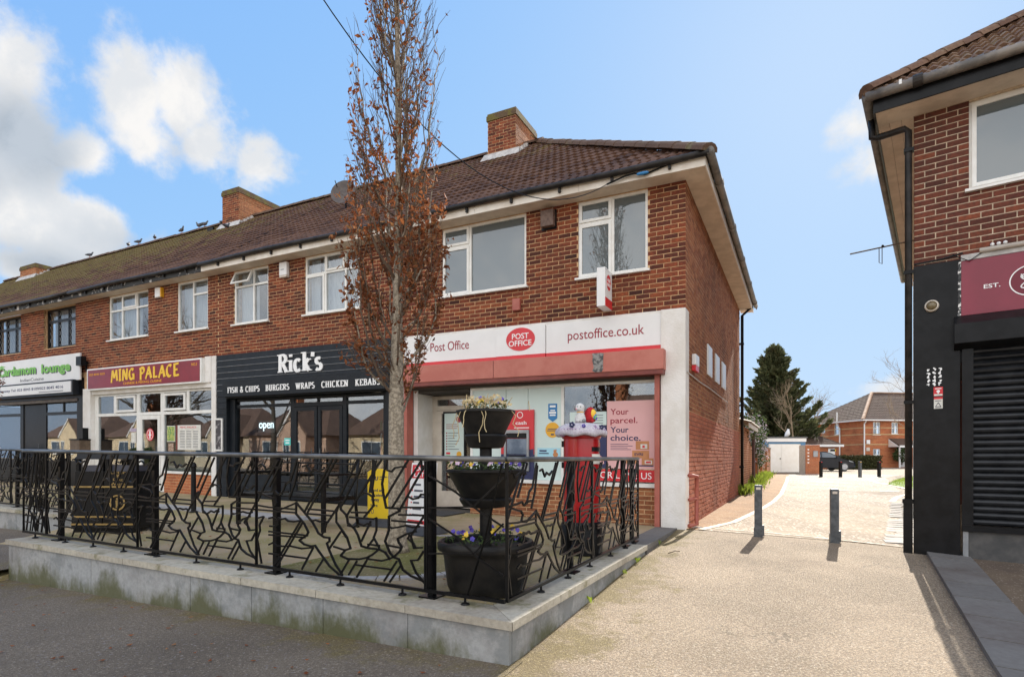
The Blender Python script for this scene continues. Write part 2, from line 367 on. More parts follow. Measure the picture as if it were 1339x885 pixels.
def edge_moss(mat):
    t = NT(mat.node_tree); bs = t.n['Principled BSDF']; old = bs.inputs['Base Color'].links[0].from_socket; pos = t.node('ShaderNodeNewGeometry').outputs['Position']
    dp = t.node('ShaderNodeVectorMath', operation='DOT_PRODUCT'); t.l.new(pos, dp.inputs[0]); dp.inputs[1].default_value = (-cos(radians(27)), sin(radians(27)), 0)
    u = t.math('SUBTRACT', dp.outputs['Value'], -cos(radians(27)) * 2.715 + sin(radians(27)) * 8.85)
    e = t.ramp(t.math('ABSOLUTE', t.math('SUBTRACT', u, .05)), .95, .0, -.12, .22, False)
    dv = t.node('ShaderNodeVectorMath', operation='DOT_PRODUCT'); t.l.new(pos, dv.inputs[0]); dv.inputs[1].default_value = (sin(radians(27)), cos(radians(27)), 0)
    v = t.math('SUBTRACT', dv.outputs['Value'], sin(radians(27)) * 2.715 + cos(radians(27)) * 8.85)
    e = t.math('MAXIMUM', e, t.ramp(t.math('ABSOLUTE', t.math('ADD', v, 5.78)), .75, .0, -.12, .17, False))
    k = t.ramp(t.math('ADD', t.noise(pos, 2.6, 7, .7), e), .56, .76); col = t.mix(t.math('MULTIPLY', k, .75), old, (.19, .145, .03))
    big = t.ramp(t.noise(pos, .45, 5, .65), .5, .72); col = t.mix(t.math('MULTIPLY', big, .5), col, (.17, .12, .075))
    crack = t.node('ShaderNodeTexVoronoi'); crack.feature = 'DISTANCE_TO_EDGE'; crack.inputs['Scale'].default_value = .55; w = t.node('ShaderNodeTexNoise'); w.inputs['Scale'].default_value = 3; t.l.new(pos, w.inputs['Vector'])
    av = t.node('ShaderNodeVectorMath', operation='ADD'); t.l.new(pos, av.inputs[0]); t.l.new(w.outputs['Color'], av.inputs[1]); t.l.new(av.outputs[0], crack.inputs['Vector'])
    ck = t.math('MULTIPLY', t.ramp(crack.outputs['Distance'], .008, .002), t.ramp(t.noise(pos, .7, 2), .56, .66)); col = t.mix(t.math('MULTIPLY', ck, .45), col, (.05, .04, .03))
    g1 = t.noise(pos, 55, 3, .7); g2 = t.noise(pos, 130, 2, .6)
    col = t.mix(t.ramp(t.math('ADD', t.math('MULTIPLY', g1, .6), t.math('MULTIPLY', g2, .4)), .42, .60, .62, 0), col, (.07, .05, .035)); col = t.mix(t.ramp(g1, .60, .70, 0, .5), col, (.55, .47, .36))
    t.l.new(col, bs.inputs['Base Color'])
edge_moss(ASPH)
TAN = M('tan gravel edge', (.33, .20, .105), (.25, .15, .08), 1.5, .95, .8, 70, speck=(60, (.42, .34, .24), .12))
LINE = M('worn white road paint', (.62, .57, .50), (.34, .28, .21), 7, .8, .2, 60, lo=.38, hi=.58)
edge_moss(ASPH_SHADE)
TERR = M('terrace tarmac', (.42, .31, .19), (.27, .225, .085), .9, .92, .8, 90, speck=(75, (.33, .28, .22), .12))
COPE = piece_mat('coping stone', [(.46, .42, .34), (.52, .48, .39), (.42, .38, .31)], dirt=((.14, .13, .05), 2.2, .52, .7), var=.25, bump=.35)
PANEL = piece_mat('grey wall panel', [(.33, .34, .34), (.38, .38, .37), (.35, .36, .36)], dirt=((.19, .20, .20), 2.4, .48, .7), moss=algae, var=.2, bump=.3)
SLAB = piece_mat('dark grey slab', [(.145, .138, .13), (.185, .176, .165), (.165, .158, .15)], var=.2, bump=.3)
SETT = piece_mat('pale sett', [(.36, .35, .33), (.44, .42, .39), (.40, .38, .36)], var=.2, bump=.4)
GRASSM = M('grass', (.10, .17, .02), (.17, .24, .03), 4, .9)
WEED = piece_mat('weed leaf', [(.15, .22, .03), (.25, .34, .04), (.33, .40, .06)], var=.1, thin=.45)
CONIF = piece_mat('conifer spray', [(.045, .06, .025), (.075, .092, .036), (.11, .12, .05), (.15, .15, .07)], var=.2, thin=.25)
HEDGE = piece_mat('hedge leaf', [(.045, .05, .018), (.07, .072, .024), (.055, .06, .022)], var=.2)
BUSHL = piece_mat('bush leaf', [(.05, .09, .03), (.08, .12, .045), (.06, .10, .03)], var=.2, thin=.3)
PETAL = piece_mat('white blossom', [(.62, .56, .62), (.72, .66, .70), (.5, .44, .52)], var=.05)
SOIL = M('potting soil', (.03, .022, .016), (.06, .045, .03), 30, .95, .8, 90)
P_YEL = piece_mat('yellow petal', [(.75, .48, .03), (.80, .58, .10), (.62, .36, .02)], var=.05)
P_BLU = piece_mat('violet petal', [(.10, .09, .45), (.16, .12, .55), (.07, .03, .22)], var=.05)
P_WHT = piece_mat('pale petal', [(.72, .66, .62), (.60, .40, .62), (.70, .62, .45)], var=.05)
DRY = piece_mat('dry flower', [(.55, .42, .22), (.62, .52, .30), (.40, .28, .16)], var=.1)
GLASS = glass_mat('window glass', (.84, .86, .87), 2.0)
GLASS_UP = glass_mat('frosted blind glass', (.62, .66, .68), 2.0, clear=.25, body=(.13, .155, .16))
GLASS_SHOP = glass_mat('shop glass', (.80, .83, .84), 2.1)
CURTAIN = M('net curtain', (.55, .58, .60), (.40, .43, .45), 9, .9, .3, 40, stretch=(6, 6, .3))
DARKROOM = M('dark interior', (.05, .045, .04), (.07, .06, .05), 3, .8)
WARMROOM = M('warm interior', (.20, .11, .05), (.16, .09, .04), 3, .8)
LEADCAME = M('lead strip', (.30, .31, .32), None, rough=.5)
# ------------------------------------------------------------------ generic builders
def cam_size(p):                                            # apparent size of a unit length at p
    return 1.0 / max(.3, sqrt(p[0] ** 2 + p[1] ** 2 + (p[2] - EYE) ** 2))
BRICK_ME = {}
def unit_box(name, sx, sy, sz, mat, taper=0):
    m = MB(); m.box(fW, -sx / 2, sx / 2, -sy / 2, sy / 2, -sz / 2, sz / 2)
    me = bpy.data.meshes.new(name); me.from_pydata(m.v, [], m.f); me.materials.append(mat); me.update()
    bm = bmesh.new(); bm.from_mesh(me); bmesh.ops.recalc_face_normals(bm, faces=bm.faces); bm.to_mesh(me); bm.free()
    return me
def brickwork(fr, a0, a1, z0, z1, b, holes, parent, mat, nobj=0, name='brick', stuff='brickwork', L=.225, Hc=.075, J=.012, D=.05, proud=.004, facing=1.0, matfn=None, zref=0.0):
    """running bond laid brick by brick over a0..a1, z0..z1 with openings left out; the bricks that show largest become objects"""
    rng = random.Random(hash((round(a0, 2), round(z0, 2), round(b, 2))) & 0xffff)
    lst = []; k0 = math.floor((z0 - zref) / Hc + 1e-6); k = k0
    while zref + k * Hc < z1 - .02:
        za = zref + k * Hc; zc = za + Hc / 2; k += 1
        if za < z0 - .03: continue
        iv = [(a0, a1)]
        for h in holes:
            if h[2] < zc < h[3]:
                nv = []
                for s, e in iv:
                    if h[1] <= s or h[0] >= e: nv.append((s, e)); continue
                    if h[0] > s: nv.append((s, h[0]))
                    if h[1] < e: nv.append((h[1], e))
                iv = nv
        off = (L / 2 if k % 2 else 0)
        for s, e in iv:
            n0 = math.floor((s - off) / L)
            n1 = math.ceil((e - off) / L)
            for n in range(n0, n1):
                x0 = s if off + n * L <= s else off + n * L + J / 2; x1 = e if off + (n + 1) * L >= e else off + (n + 1) * L - J / 2
                if x1 - x0 > .025: lst.append((x0, x1, zc))
    scored = sorted(lst, key=lambda q: -cam_size(fr((q[0] + q[1]) / 2, b, q[2])) * min(1, (q[1] - q[0]) / .12))
    big = scored[:nobj]; rest = scored[nobj:]
    for x0, x1, zc in big:
        mt = matfn(zc) if matfn else mat
        key = (mt.name, round(Hc, 3))
        if key not in BRICK_ME: BRICK_ME[key] = unit_box('brick', L - J, D, Hc - J, mt)
        c = fr((x0 + x1) / 2, b - proud + D / 2 + rng.uniform(-.0025, .0025), zc)
        mtx = Matrix.Translation(c) @ Matrix.Rotation(fr.yaw + rng.uniform(-.006, .006), 4, 'Z') @ Matrix.Diagonal(((x1 - x0) / (L - J), 1, 1, 1))
        inst(name, BRICK_ME[key], parent, mtx)
    groups = {}
    for x0, x1, zc in rest:
        mt = matfn(zc) if matfn else mat
        j = rng.uniform(-.003, .003)
        groups.setdefault(mt.name, (mt, MB()))[1].box(fr, x0, x1, b - proud + j, b - proud + D, zc - Hc / 2 + J / 2, zc + Hc / 2 - J / 2)
    for mt, m in groups.values(): m.build(stuff, mt, parent, kind='stuff')
def wall_core(fr, a0, a1, z0, z1, b0, b1, holes, parent, mat, name='wall'):
    xs = sorted({a0, a1, *[min(a1, max(a0, v)) for h in holes for v in h[:2]]}); m = MB()
    for i in range(len(xs) - 1):
        x0, x1 = xs[i], xs[i + 1]
        if x1 - x0 < 1e-4: continue
        iv = [(z0, z1)]
        for h in holes:
            if h[0] <= x0 + 1e-5 and h[1] >= x1 - 1e-5:
                nv = []
                for s, e in iv:
                    if h[3] <= s or h[2] >= e: nv.append((s, e)); continue
                    if h[2] > s: nv.append((s, h[2]))
                    if h[3] < e: nv.append((h[3], e))
                iv = nv
        for s, e in iv: m.box(fr, x0, x1, b0, b1, s, e)
    return m.build(name, mat, parent)
def tile_profile(w, n, h):
    return [(w * (i / n - .5), h * abs(sin(2 * pi * i / n)) ** 1.4 + (0.006 if i in (0, n) else 0)) for i in range(n + 1)]
TILE_MESH = {}
def tile_mesh(mat, w, l, n=8, h=.026):
    key = (mat.name, w, l)
    if key in TILE_MESH: return TILE_MESH[key]
    pr = tile_profile(w, n, h); vs = []; fs = []
    for y, up in ((0, .030), (l, .004)):
        vs += [(x, y, z + up) for x, z in pr]
    vs += [(x, 0, -.01) for x, z in pr]
    m = n + 1
    for i in range(n): fs += [(i, i + 1, m + i + 1, m + i), (2 * m + i, 2 * m + i + 1, i + 1, i)]
    me = bpy.data.meshes.new('roof_tile'); me.from_pydata(vs, [], fs); me.materials.append(mat); me.update()
    TILE_MESH[key] = me; return me
def roof_slope(fr, right, depth, a_range, z_of, b0, b1, parent, mat, nobj, w=.30, gauge=.32, clip=None, seed=1, hgt=.026):
    """tiles course by course up a slope; fr(a,b,z); right = screen-right world vector seen from the eaves, depth = up-slope plan vector"""
    rng = random.Random(seed); lst = []
    pitch = atan2(z_of(b1) - z_of(b0), b1 - b0); ln = (b1 - b0) / cos(pitch); nc = math.ceil(ln / gauge)
    X = Vector(right); Y = Vector(depth) * cos(pitch) + Vector((0, 0, sin(pitch))); Z = X.cross(Y)
    for c in range(nc):
        s = c * gauge; b = b0 + s * cos(pitch)
        lo, hi = a_range(b); n = math.ceil((hi - lo) / w)
        for i in range(n + 1):
            a = lo + (i + .0 + (c % 2) * .0) * w
            if a > hi + w / 2: continue
            lst.append((a, b, fr(a, b, z_of(b)), lo, hi))
    lst.sort(key=lambda q: -cam_size(q[2])); me = tile_mesh(mat, w, gauge + .05, h=hgt); cnt = 0; m = MB()
    R0 = Matrix((X, Y, Z)).transposed().to_4x4()
    for a, b, p, lo, hi in lst:
        inside = (a - w / 2 >= lo - .01 and a + w / 2 <= hi + .01)
        T = Matrix.Translation(p) @ R0 @ Matrix.Rotation(rng.uniform(-.012, .012), 4, 'Y') @ Matrix.Rotation(rng.uniform(-.01, .012), 4, 'X')
        if cnt < nobj and inside and b < b1 - .2:
            inst('roof_tile', me, parent, T); cnt += 1
        else:
            vs = [T @ v.co for v in me.vertices]
            if clip: vs = [clip(v) for v in vs]
            m.add(vs, [tuple(f.vertices) for f in me.polygons])
    m.build('roof_tiles', mat, parent, recalc=False, kind='stuff')
def ridge_run(p0, p1, parent, mat, r=.12, ln=.45, name='ridge_tile'):
    key = ('ridge', mat.name, r)
    if key not in TILE_MESH:
        m = MB(); n = 7
        for x, s in ((0, 1.0), (ln + .03, .93)):
            m.v += [(x, cos(pi * k / (n - 1)) * r * 1.15 * s, sin(pi * k / (n - 1)) * r * s - .03) for k in range(n)]
        m.f += [(k, k + 1, n + k + 1, n + k) for k in range(n - 1)] + [tuple(range(n)), tuple(range(2 * n - 1, n - 1, -1))]
        me = bpy.data.meshes.new('ridge_tile'); me.from_pydata(m.v, [], m.f); me.materials.append(mat); me.update(); TILE_MESH[key] = me
    p0, p1 = Vector(p0), Vector(p1); d = p1 - p0; n = max(1, round(d.length / ln)); X = d.normalized(); Y = Vector((0, 0, 1)).cross(X).normalized(); Z = X.cross(Y)
    R = Matrix((X, Y, Z)).transposed().to_4x4()
    for i in range(n):
        inst(name, TILE_MESH[key], parent, Matrix.Translation(p0 + d * (i / n) + Vector((0, 0, random.uniform(-.008, .008)))) @ R)
# ---- windows
def window(parent, fr, a0, a1, z0, z1, lights, b=.05, fm=None, glass=None, sill=True, curtain=None, ft=.045, mull=(), trans=(), back=.55, name='window', tilt=None, sillm=None):
    """lights: (a0,a1,z0,z1,opening) in metres from the a0,z0 corner"""
    fm = fm or UPVC; glass = glass or GLASS
    m = MB(); D = .07
    m.box(fr, a0, a0 + ft, b, b + D, z0, z1); m.box(fr, a1 - ft, a1, b, b + D, z0, z1)
    m.box(fr, a0 + ft, a1 - ft, b, b + D, z0, z0 + ft); m.box(fr, a0 + ft, a1 - ft, b, b + D, z1 - ft, z1)
    for x, p0, p1 in mull: m.box(fr, a0 + x - ft / 2, a0 + x + ft / 2, b + .001, b + D - .002, z0 + ft + p0, z0 + p1 if p1 else z1 - ft)
    for z, x0, x1 in trans: m.box(fr, a0 + x0 + ft / 2, a0 + x1 - ft / 2, b + .002, b + D - .003, z0 + z - ft / 2, z0 + z + ft / 2)
    w = m.build(name, fm, parent)
    for i, (x0, x1, y0, y1, op) in enumerate(lights):
        x0 += a0 + ft / 2; x1 += a0 - ft / 2; y0 += z0 + ft / 2; y1 += z0 - ft / 2
        if op:
            s = MB(); st = .045; bb = b - .018
            q = [(x0, x0 + st, bb, bb + .05, y0, y1), (x1 - st, x1, bb, bb + .05, y0, y1), (x0 + st, x1 - st, bb, bb + .05, y0, y0 + st), (x0 + st, x1 - st, bb, bb + .05, y1 - st, y1)]
            g = [(x0 + st, x1 - st, bb + .02, bb + .026, y0 + st, y1 - st)]
            def fo(a, bq, z, _b=bb, _y=y1):
                if op == 2:
                    an = radians(24); dz = z - _y; db = bq - _b
                    return fr(a, _b + db * cos(an) + dz * sin(an), _y + dz * cos(an) - db * sin(an) * .0)
                return fr(a, bq, z)
            for e in q: s.box(fo, *e)
            s.build('sash', fm, w); boxes('pane', glass, w, fo, g)
        else:
            one('pane', glass, w, fr, x0 - .01, x1 + .01, b + .03, b + .036, y0 - .01, y1 + .01)
    if sill:
        one('sill', sillm or fm, w, fr, a0 - .04, a1 + .04, b - .09, b - .001, z0 - .035, z0 - .002)
    if curtain:
        for x0, x1, kind in curtain:
            c = MB(); n = max(4, int((x1 - x0) / .05)); pts = []
            for i in range(n + 1):
                x = a0 + x0 + (x1 - x0) * i / n; pts.append((x, b + .16 + .018 * sin(i * 1.9 + x * 7)))
            for i in range(n):
                (xa, ba), (xb, bb_) = pts[i], pts[i + 1]
                c.add([fr(xa, ba, z0 + .03), fr(xb, bb_, z0 + .03), fr(xb, bb_, z1 - .03), fr(xa, ba, z1 - .03)], [(0, 1, 2, 3)])
            c.build('curtain', CURTAIN, w, recalc=False)
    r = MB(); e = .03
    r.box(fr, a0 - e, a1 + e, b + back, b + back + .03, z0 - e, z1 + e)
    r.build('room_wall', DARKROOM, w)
    return w
# ---- lettering
def text(s, fr, aL, aR, z0, z1, b, mat, parent, name='lettering', ext=.004, bold=0.0, slant=0.0, **kw):
    c = bpy.data.curves.new('t', 'FONT'); c.body = s; c.size = 1; c.extrude = .02; c.offset = bold; c.resolution_u = 4; c.shear = slant
    o = bpy.data.objects.new('t', c); COL.objects.link(o)
    dg = bpy.context.evaluated_depsgraph_get(); me = bpy.data.meshes.new_from_object(o.evaluated_get(dg))
    m = MB(); xs = [v.co.x for v in me.vertices]; ys = [v.co.y for v in me.vertices]
    x0, x1, y0, y1 = min(xs), max(xs), min(ys), max(ys)
    for v in me.vertices:
        m.v.append(fr(aL + (aR - aL) * (v.co.x - x0) / (x1 - x0), b - (ext if v.co.z > 0 else 0), z0 + (z1 - z0) * (v.co.y - y0) / (y1 - y0)))
    m.f = [tuple(p.vertices) for p in me.polygons]
    bpy.data.objects.remove(o); bpy.data.meshes.remove(me); bpy.data.curves.remove(c)
    return m.build(name, mat, parent, **kw)
def disc(fr, a, z, ra, rz, b, th, mat, parent, name='disc', n=40, **kw):
    m = MB(); m.v = [fr(a + ra * cos(2 * pi * k / n), bb, z + rz * sin(2 * pi * k / n)) for bb in (b - th, b) for k in range(n)]
    m.f = [tuple(range(n)), tuple(range(2 * n - 1, n - 1, -1))] + [(k, (k + 1) % n, n + (k + 1) % n, n + k) for k in range(n)]
    return m.build(name, mat, parent, **kw)
def ring(fr, a, z, ra, rz, w, b, th, mat, parent, name='ring', n=40):
    m = MB()
    for k in range(n):
        q = []
        for bb in (b, b - th):
            for kk, e in ((k, 0), (k + 1, 0), (k + 1, w), (k, w)):
                an = 2 * pi * kk / n; q.append(fr(a + (ra - e) * cos(an), bb, z + (rz - e) * sin(an)))
        m.hexa(q[:4], q[4:])
    return m.build(name, mat, parent)
def arc(cx, cy, rx, ry, t0, t1, n=10): return [(cx + rx * cos(radians(t0 + (t1 - t0) * i / n)), cy + ry * sin(radians(t0 + (t1 - t0) * i / n))) for i in range(n + 1)]
def _sf(x, y=0, w=.26): return ('s', x, y, w)
SER = {  # serif capitals and the lowercase needed: strokes, serif bars, advance
 'F': (.72, [[(.2, 0), (.2, 1)], [(.2, .97), (.66, .97)], [(.66, 1), (.66, .76)], [(.2, .52), (.5, .52)]], [(.2, 0), (.16, 1)]),
 'I': (.42, [[(.21, 0), (.21, 1)]], [(.21, 0), (.21, 1)]),
 'S': (.66, [arc(.33, .74, .22, .23, 50, 270) + arc(.33, .26, .24, .25, 90, -140)], []),
 'H': (.86, [[(.2, 0), (.2, 1)], [(.66, 0), (.66, 1)], [(.2, .52), (.66, .52)]], [(.2, 0), (.2, 1), (.66, 0), (.66, 1)]),
 'C': (.78, [arc(.42, .5, .32, .49, 48, 312, 18)], []),
 'P': (.72, [[(.2, 0), (.2, 1)], [(.2, .97), (.38, .97)] + arc(.38, .73, .25, .24, 90, -90) + [(.2, .49)]], [(.2, 0), (.16, 1)]),
 'B': (.76, [[(.2, 0), (.2, 1)], [(.2, .97), (.36, .97)] + arc(.36, .75, .22, .22, 90, -90) + [(.2, .53)], [(.3, .53), (.38, .53)] + arc(.38, .28, .27, .25, 90, -90) + [(.2, .03)]], [(.16, 0), (.16, 1)]),
 'U': (.84, [[(.2, 1), (.2, .3)] + arc(.42, .27, .22, .25, 180, 360) + [(.64, 1)]], [(.2, 1), (.64, 1)]),
 'R': (.80, [[(.2, 0), (.2, 1)], [(.2, .97), (.38, .97)] + arc(.38, .74, .24, .23, 90, -90) + [(.2, .51)], [(.38, .5), (.68, .02)]], [(.2, 0), (.16, 1), (.70, 0)]),
 'G': (.84, [arc(.42, .5, .32, .49, 48, 330, 18) + [(.68, .45)], [(.5, .45), (.74, .45)]], []),
 'E': (.72, [[(.2, 0), (.2, 1)], [(.2, .97), (.62, .97)], [(.62, 1), (.62, .78)], [(.2, .52), (.5, .52)], [(.2, .03), (.64, .03)], [(.64, 0), (.64, .24)]], [(.14, 0), (.14, 1)]),
 'W': (1.12, [[(.12, 1), (.36, 0)], [(.36, 0), (.56, .95)], [(.56, .95), (.78, 0)], [(.78, 0), (1.0, 1)]], [(.12, 1), (.56, 1), (1.0, 1)]),
 'A': (.80, [[(.12, 0), (.40, 1)], [(.40, 1), (.68, 0)], [(.22, .34), (.58, .34)]], [(.12, 0), (.68, 0)]),
 'N': (.86, [[(.18, 0), (.18, 1)], [(.18, 1), (.66, 0)], [(.66, 0), (.66, 1)]], [(.18, 0), (.12, 1), (.66, 1)]),
 'K': (.82, [[(.2, 0), (.2, 1)], [(.2, .42), (.62, 1)], [(.32, .56), (.68, 0)]], [(.2, 0), (.2, 1), (.62, 1), (.68, 0)]),
 '&': (.84, [[(.74, .42), (.5, .05)] + arc(.34, .24, .22, .24, 300, 100, 10) + [(.46, .62)] + arc(.40, .80, .14, .18, -60, 250, 12) + [(.70, .02)]], []),
 'i': (.40, [[(.2, 0), (.2, .64)], [(.2, .82), (.2, .96)]], [(.2, 0), (.13, .64)]),
 'c': (.60, [arc(.32, .33, .22, .32, 50, 312, 14)], []),
 'k': (.68, [[(.2, 0), (.2, 1.02)], [(.2, .28), (.5, .64)], [(.28, .38), (.54, 0)]], [(.2, 0), (.14, 1.02), (.5, .64), (.55, 0)]),
 's': (.54, [arc(.27, .49, .16, .15, 50, 265, 9) + arc(.27, .17, .18, .17, 88, -140, 9)], []),
 "'": (.26, [[(.13, .98), (.10, .74)]], []), ' ': (.5, [], []),
}
BRUSH = {
 'M': (1.0, [[(.05, -.15), (.22, .98)], [(.22, .98), (.48, .25)], [(.48, .25), (.74, 1.0)], [(.74, 1.0), (.86, 0)]]),
 'I': (.40, [[(.18, 1), (.2, 0)], [(.04, .96), (.34, 1.02)], [(.06, 0), (.36, .05)]]),
 'N': (.86, [[(.14, -.05), (.18, .98)], [(.18, .98), (.66, .06)], [(.66, .02), (.70, 1.05)]]),
 'G': (.84, [arc(.42, .5, .30, .46, 50, 300, 16) + [(.70, .40)], [(.48, .44), (.76, .46)], [(.68, .46), (.66, -.02)]]),
 'P': (.74, [[(.2, -.1), (.22, .98)], [(.06, .88), (.36, 1.0)] + arc(.38, .73, .26, .25, 80, -100, 10)]),
 'A': (.86, [[(.06, -.05), (.46, 1.02)], [(.44, 1.02), (.76, 0)], [(.2, .36), (.66, .42)]]),
 'L': (.70, [[(.2, 1.0), (.2, .06)], [(.12, .05), (.62, .1)]]),
 'C': (.78, [arc(.44, .5, .32, .48, 55, 305, 16)]),
 'E': (.76, [[(.2, 1), (.2, .02)], [(.1, .98), (.68, 1.06)], [(.2, .52), (.56, .56)], [(.14, .03), (.72, .08)]]), ' ': (.45, []),
}
def penned(s, font, fr, aL, aR, z0, z1, b, mat, parent, thick=.15, thin=.05, pen=0.0, name='lettering', ext=.006, spacing=.04, serif=.30):
    """lettering drawn with a broad pen: stroke weight follows its direction"""
    x = 0; polys = []; k = [0]
    def rib(pts):
        for i in range(len(pts) - 1):
            (xa, ya), (xb, yb) = pts[i], pts[i + 1]; dx, dy = xb - xa, yb - ya; l = sqrt(dx * dx + dy * dy) or 1e-6
            an = atan2(dy, dx) - pen; w = (thin + (thick - thin) * abs(sin(an))) / 2; e = min(.02, w * .3) if len(pts) > 2 else 0
            nx, ny = -dy / l * w, dx / l * w; ex, ey = dx / l * e, dy / l * e
            polys.append([(xa + nx - ex, ya + ny - ey), (xb + nx + ex, yb + ny + ey), (xb - nx + ex, yb - ny + ey), (xa - nx - ex, ya - ny - ey)])
    for ch in s:
        g = font[ch]
        for st in g[1]: rib([(x + px, py) for px, py in st])
        for sx, sy in (g[2] if len(g) > 2 else []):
            yy = sy - .03 if sy > .5 else sy + .03
            polys.append([(x + sx - serif / 2, yy - .03), (x + sx + serif / 2, yy - .03), (x + sx + serif / 2, yy + .03), (x + sx - serif / 2, yy + .03)])
        x += g[0] + spacing
    xs = [p[0] for q in polys for p in q]; x0, x1 = min(xs), max(xs); m = MB()
    for i, q in enumerate(polys):
        bb = b - ext - (i % 7) * .0005
        f = [fr(aL + (aR - aL) * (px - x0) / (x1 - x0), bb, z0 + (z1 - z0) * py) for px, py in q]
        g = [fr(aL + (aR - aL) * (px - x0) / (x1 - x0), b, z0 + (z1 - z0) * py) for px, py in q]
        m.hexa(f, g)
    return m.build(name, mat, parent)
# small leaf faces spread over given centres
def leaves(m, pts, size, rng, fold=True, flat=0.0):
    for p in pts:
        s = size * rng.uniform(.6, 1.35); d = Vector((rng.gauss(0, 1), rng.gauss(0, 1), rng.gauss(0, 1) * (1 - flat))).normalized(); e = d.orthogonal().normalized()
        e = (Matrix.Rotation(rng.uniform(0, 6.28), 3, d) @ e); n = d.cross(e); p = Vector(p); k = n * s * .28
        if fold: m.add([p - d * s, p + e * s * .5 + k, p + d * s, p - e * s * .5 + k], [(0, 1, 2), (0, 2, 3)])
        else: m.add([p - d * s, p + e * s * .55, p + d * s, p - e * s * .55], [(0, 1, 2, 3)])
# ------------------------------------------------------------------ ground
def grid_sheet(name, us, vs, mat, dz=0.0, keep=None, kind='structure'):
    m = MB(); idx = {}
    for i, u in enumerate(us):
        for j, v in enumerate(vs):
            x, y, _ = fL(u, v, 0); idx[i, j] = len(m.v); m.v.append((x, y, ground_uv(u, v) + dz))
    for i in range(len(us) - 1):
        for j in range(len(vs) - 1):
            m.f.append((idx[i, j], idx[i + 1, j], idx[i + 1, j + 1], idx[i, j + 1]))
    return m.build(name, mat, kind=kind, recalc=True)
def seq(a, b, st): n = max(1, round((b - a) / st)); return [a + (b - a) * i / n for i in range(n + 1)]
grid_sheet('ground', [-3000, -600, -150, -60, -30] + seq(-16, 24, .5) + [40, 80, 200, 3000], [-3000, -400, -100, -50, -30, -20] + seq(-14, 30, .5) + [36, 45, 60, 90, 200, 800, 3000], ASPH, -.012)
grid_sheet('pavement', seq(.1, 7.1, .5), [-5.60, -5.8] + seq(-6.0, -9.0, .4) , ASPH_SHADE, -.004)
grid_sheet('pavement', seq(7.1, 30, .5), seq(-2.4, -9.0, .4), ASPH_SHADE, -.004)
# ------------------------------------------------------------------ the terrace of shops
def hipclip(v):
    u, w = uv_of(v.x, v.y)
    if u < w: return Vector(fL(w, w, v.z - .0141 * w))
    return v
def z_roof(b): return 5.60 + .70 * (b + .35) if b < .24 else 6.013 + .772 * (b - .24)
RIDGE_B = 4.5
def shop_unit(name, label, u0, u1, loc_u):
    return thing(name, label, 'shop building', fL(loc_u, 0, -.02))
po = shop_unit('post_office_building', 'end terrace brick post office under a brown tiled hipped roof beside the lane', 0, 5.62, .2)
chip = shop_unit('chip_shop_building', 'brick terraced fish and chip shop with charcoal boarded front behind the thin street tree', 5.62, 11.17, 8)
ming = shop_unit('takeaway_building', 'brick terraced takeaway with white framed shop windows under a deep red sign', 11.17, 17.15, 14)
card = shop_unit('restaurant_building', 'leftmost brick terraced restaurant with black leaded upstairs windows and mossy roof', 17.15, 24, 20)

W_PO = [(2.76, 4.56, 4.12, 5.42), (.59, 1.78, 4.12, 5.42)]
W_CH = [(6.62, 8.21, 4.14, 5.42), (9.38, 10.57, 4.14, 5.42)]
W_MI = [(11.54, 12.76, 4.16, 5.42), (14.02, 15.87, 4.18, 5.42)]
W_CA = [(17.63, 19.47, 4.2, 5.42), (20.9, 22.7, 4.2, 5.42)]
FCLOSED = 2.6
for bld, u0, u1, holes, nb in ((po, 0, 5.62, W_PO, 300), (chip, 5.625, 11.165, W_CH, 300), (ming, 11.17, 17.145, W_MI, 300), (card, 17.15, 24, W_CA, 300)):
    wall_core(fL, u0 + (.002 if u0 else 0), u1, 2.86 if bld is not card else 2.9, 5.43, 0.0, .25, holes, bld, MORTAR)
    brickwork(fL, u0, u1, 3.36, 5.43, 0.0, holes, bld, BR, nb, zref=3.43 - .075)
# rest of the shell: side wall, back wall, ceilings (keep the inside dark)
wall_core(fS, 0.25, 8.8, -.3, 1.838, 0.001, .25, [], po, MORTAR_P, 'side_wall'); wall_core(fS, 0.25, 8.8, 1.84, 5.43, 0.001, .25, [], po, MORTAR, 'side_wall')
def side_mat(z): return BR_PAINT if z < 1.84 else BR_SIDE
brickwork(fS, 0.0, 8.8, -.15, 5.43, 0.0, [], po, BR_SIDE, 200, matfn=side_mat, zref=3.43 - .075, J=.016, proud=.004)
one('side_wall', MORTAR_P, po, fS, .002, .25, .004, .25, -.3, 2.86)
for bld, u0, u1 in ((po, .25, 5.62), (chip, 5.625, 11.165), (ming, 11.17, 17.145), (card, 17.15, 24)):
    one('back_wall', BR_SIDE, bld, fL, u0, u1, 8.56, 8.8, -.3, 5.43)
    one('ceiling', DARKROOM, bld, fL, u0 + .01, u1 - .01, .26, 8.55, 2.62, 2.8)
    one('party_wall', DARKROOM, bld, fL, u1 - .1, u1 - .005, .3, 8.5, -.1, 2.6)
    one('floor', DARKROOM, bld, fL, u0 + .05, u1 - .11, .05, 8.5, -.2, -.012)
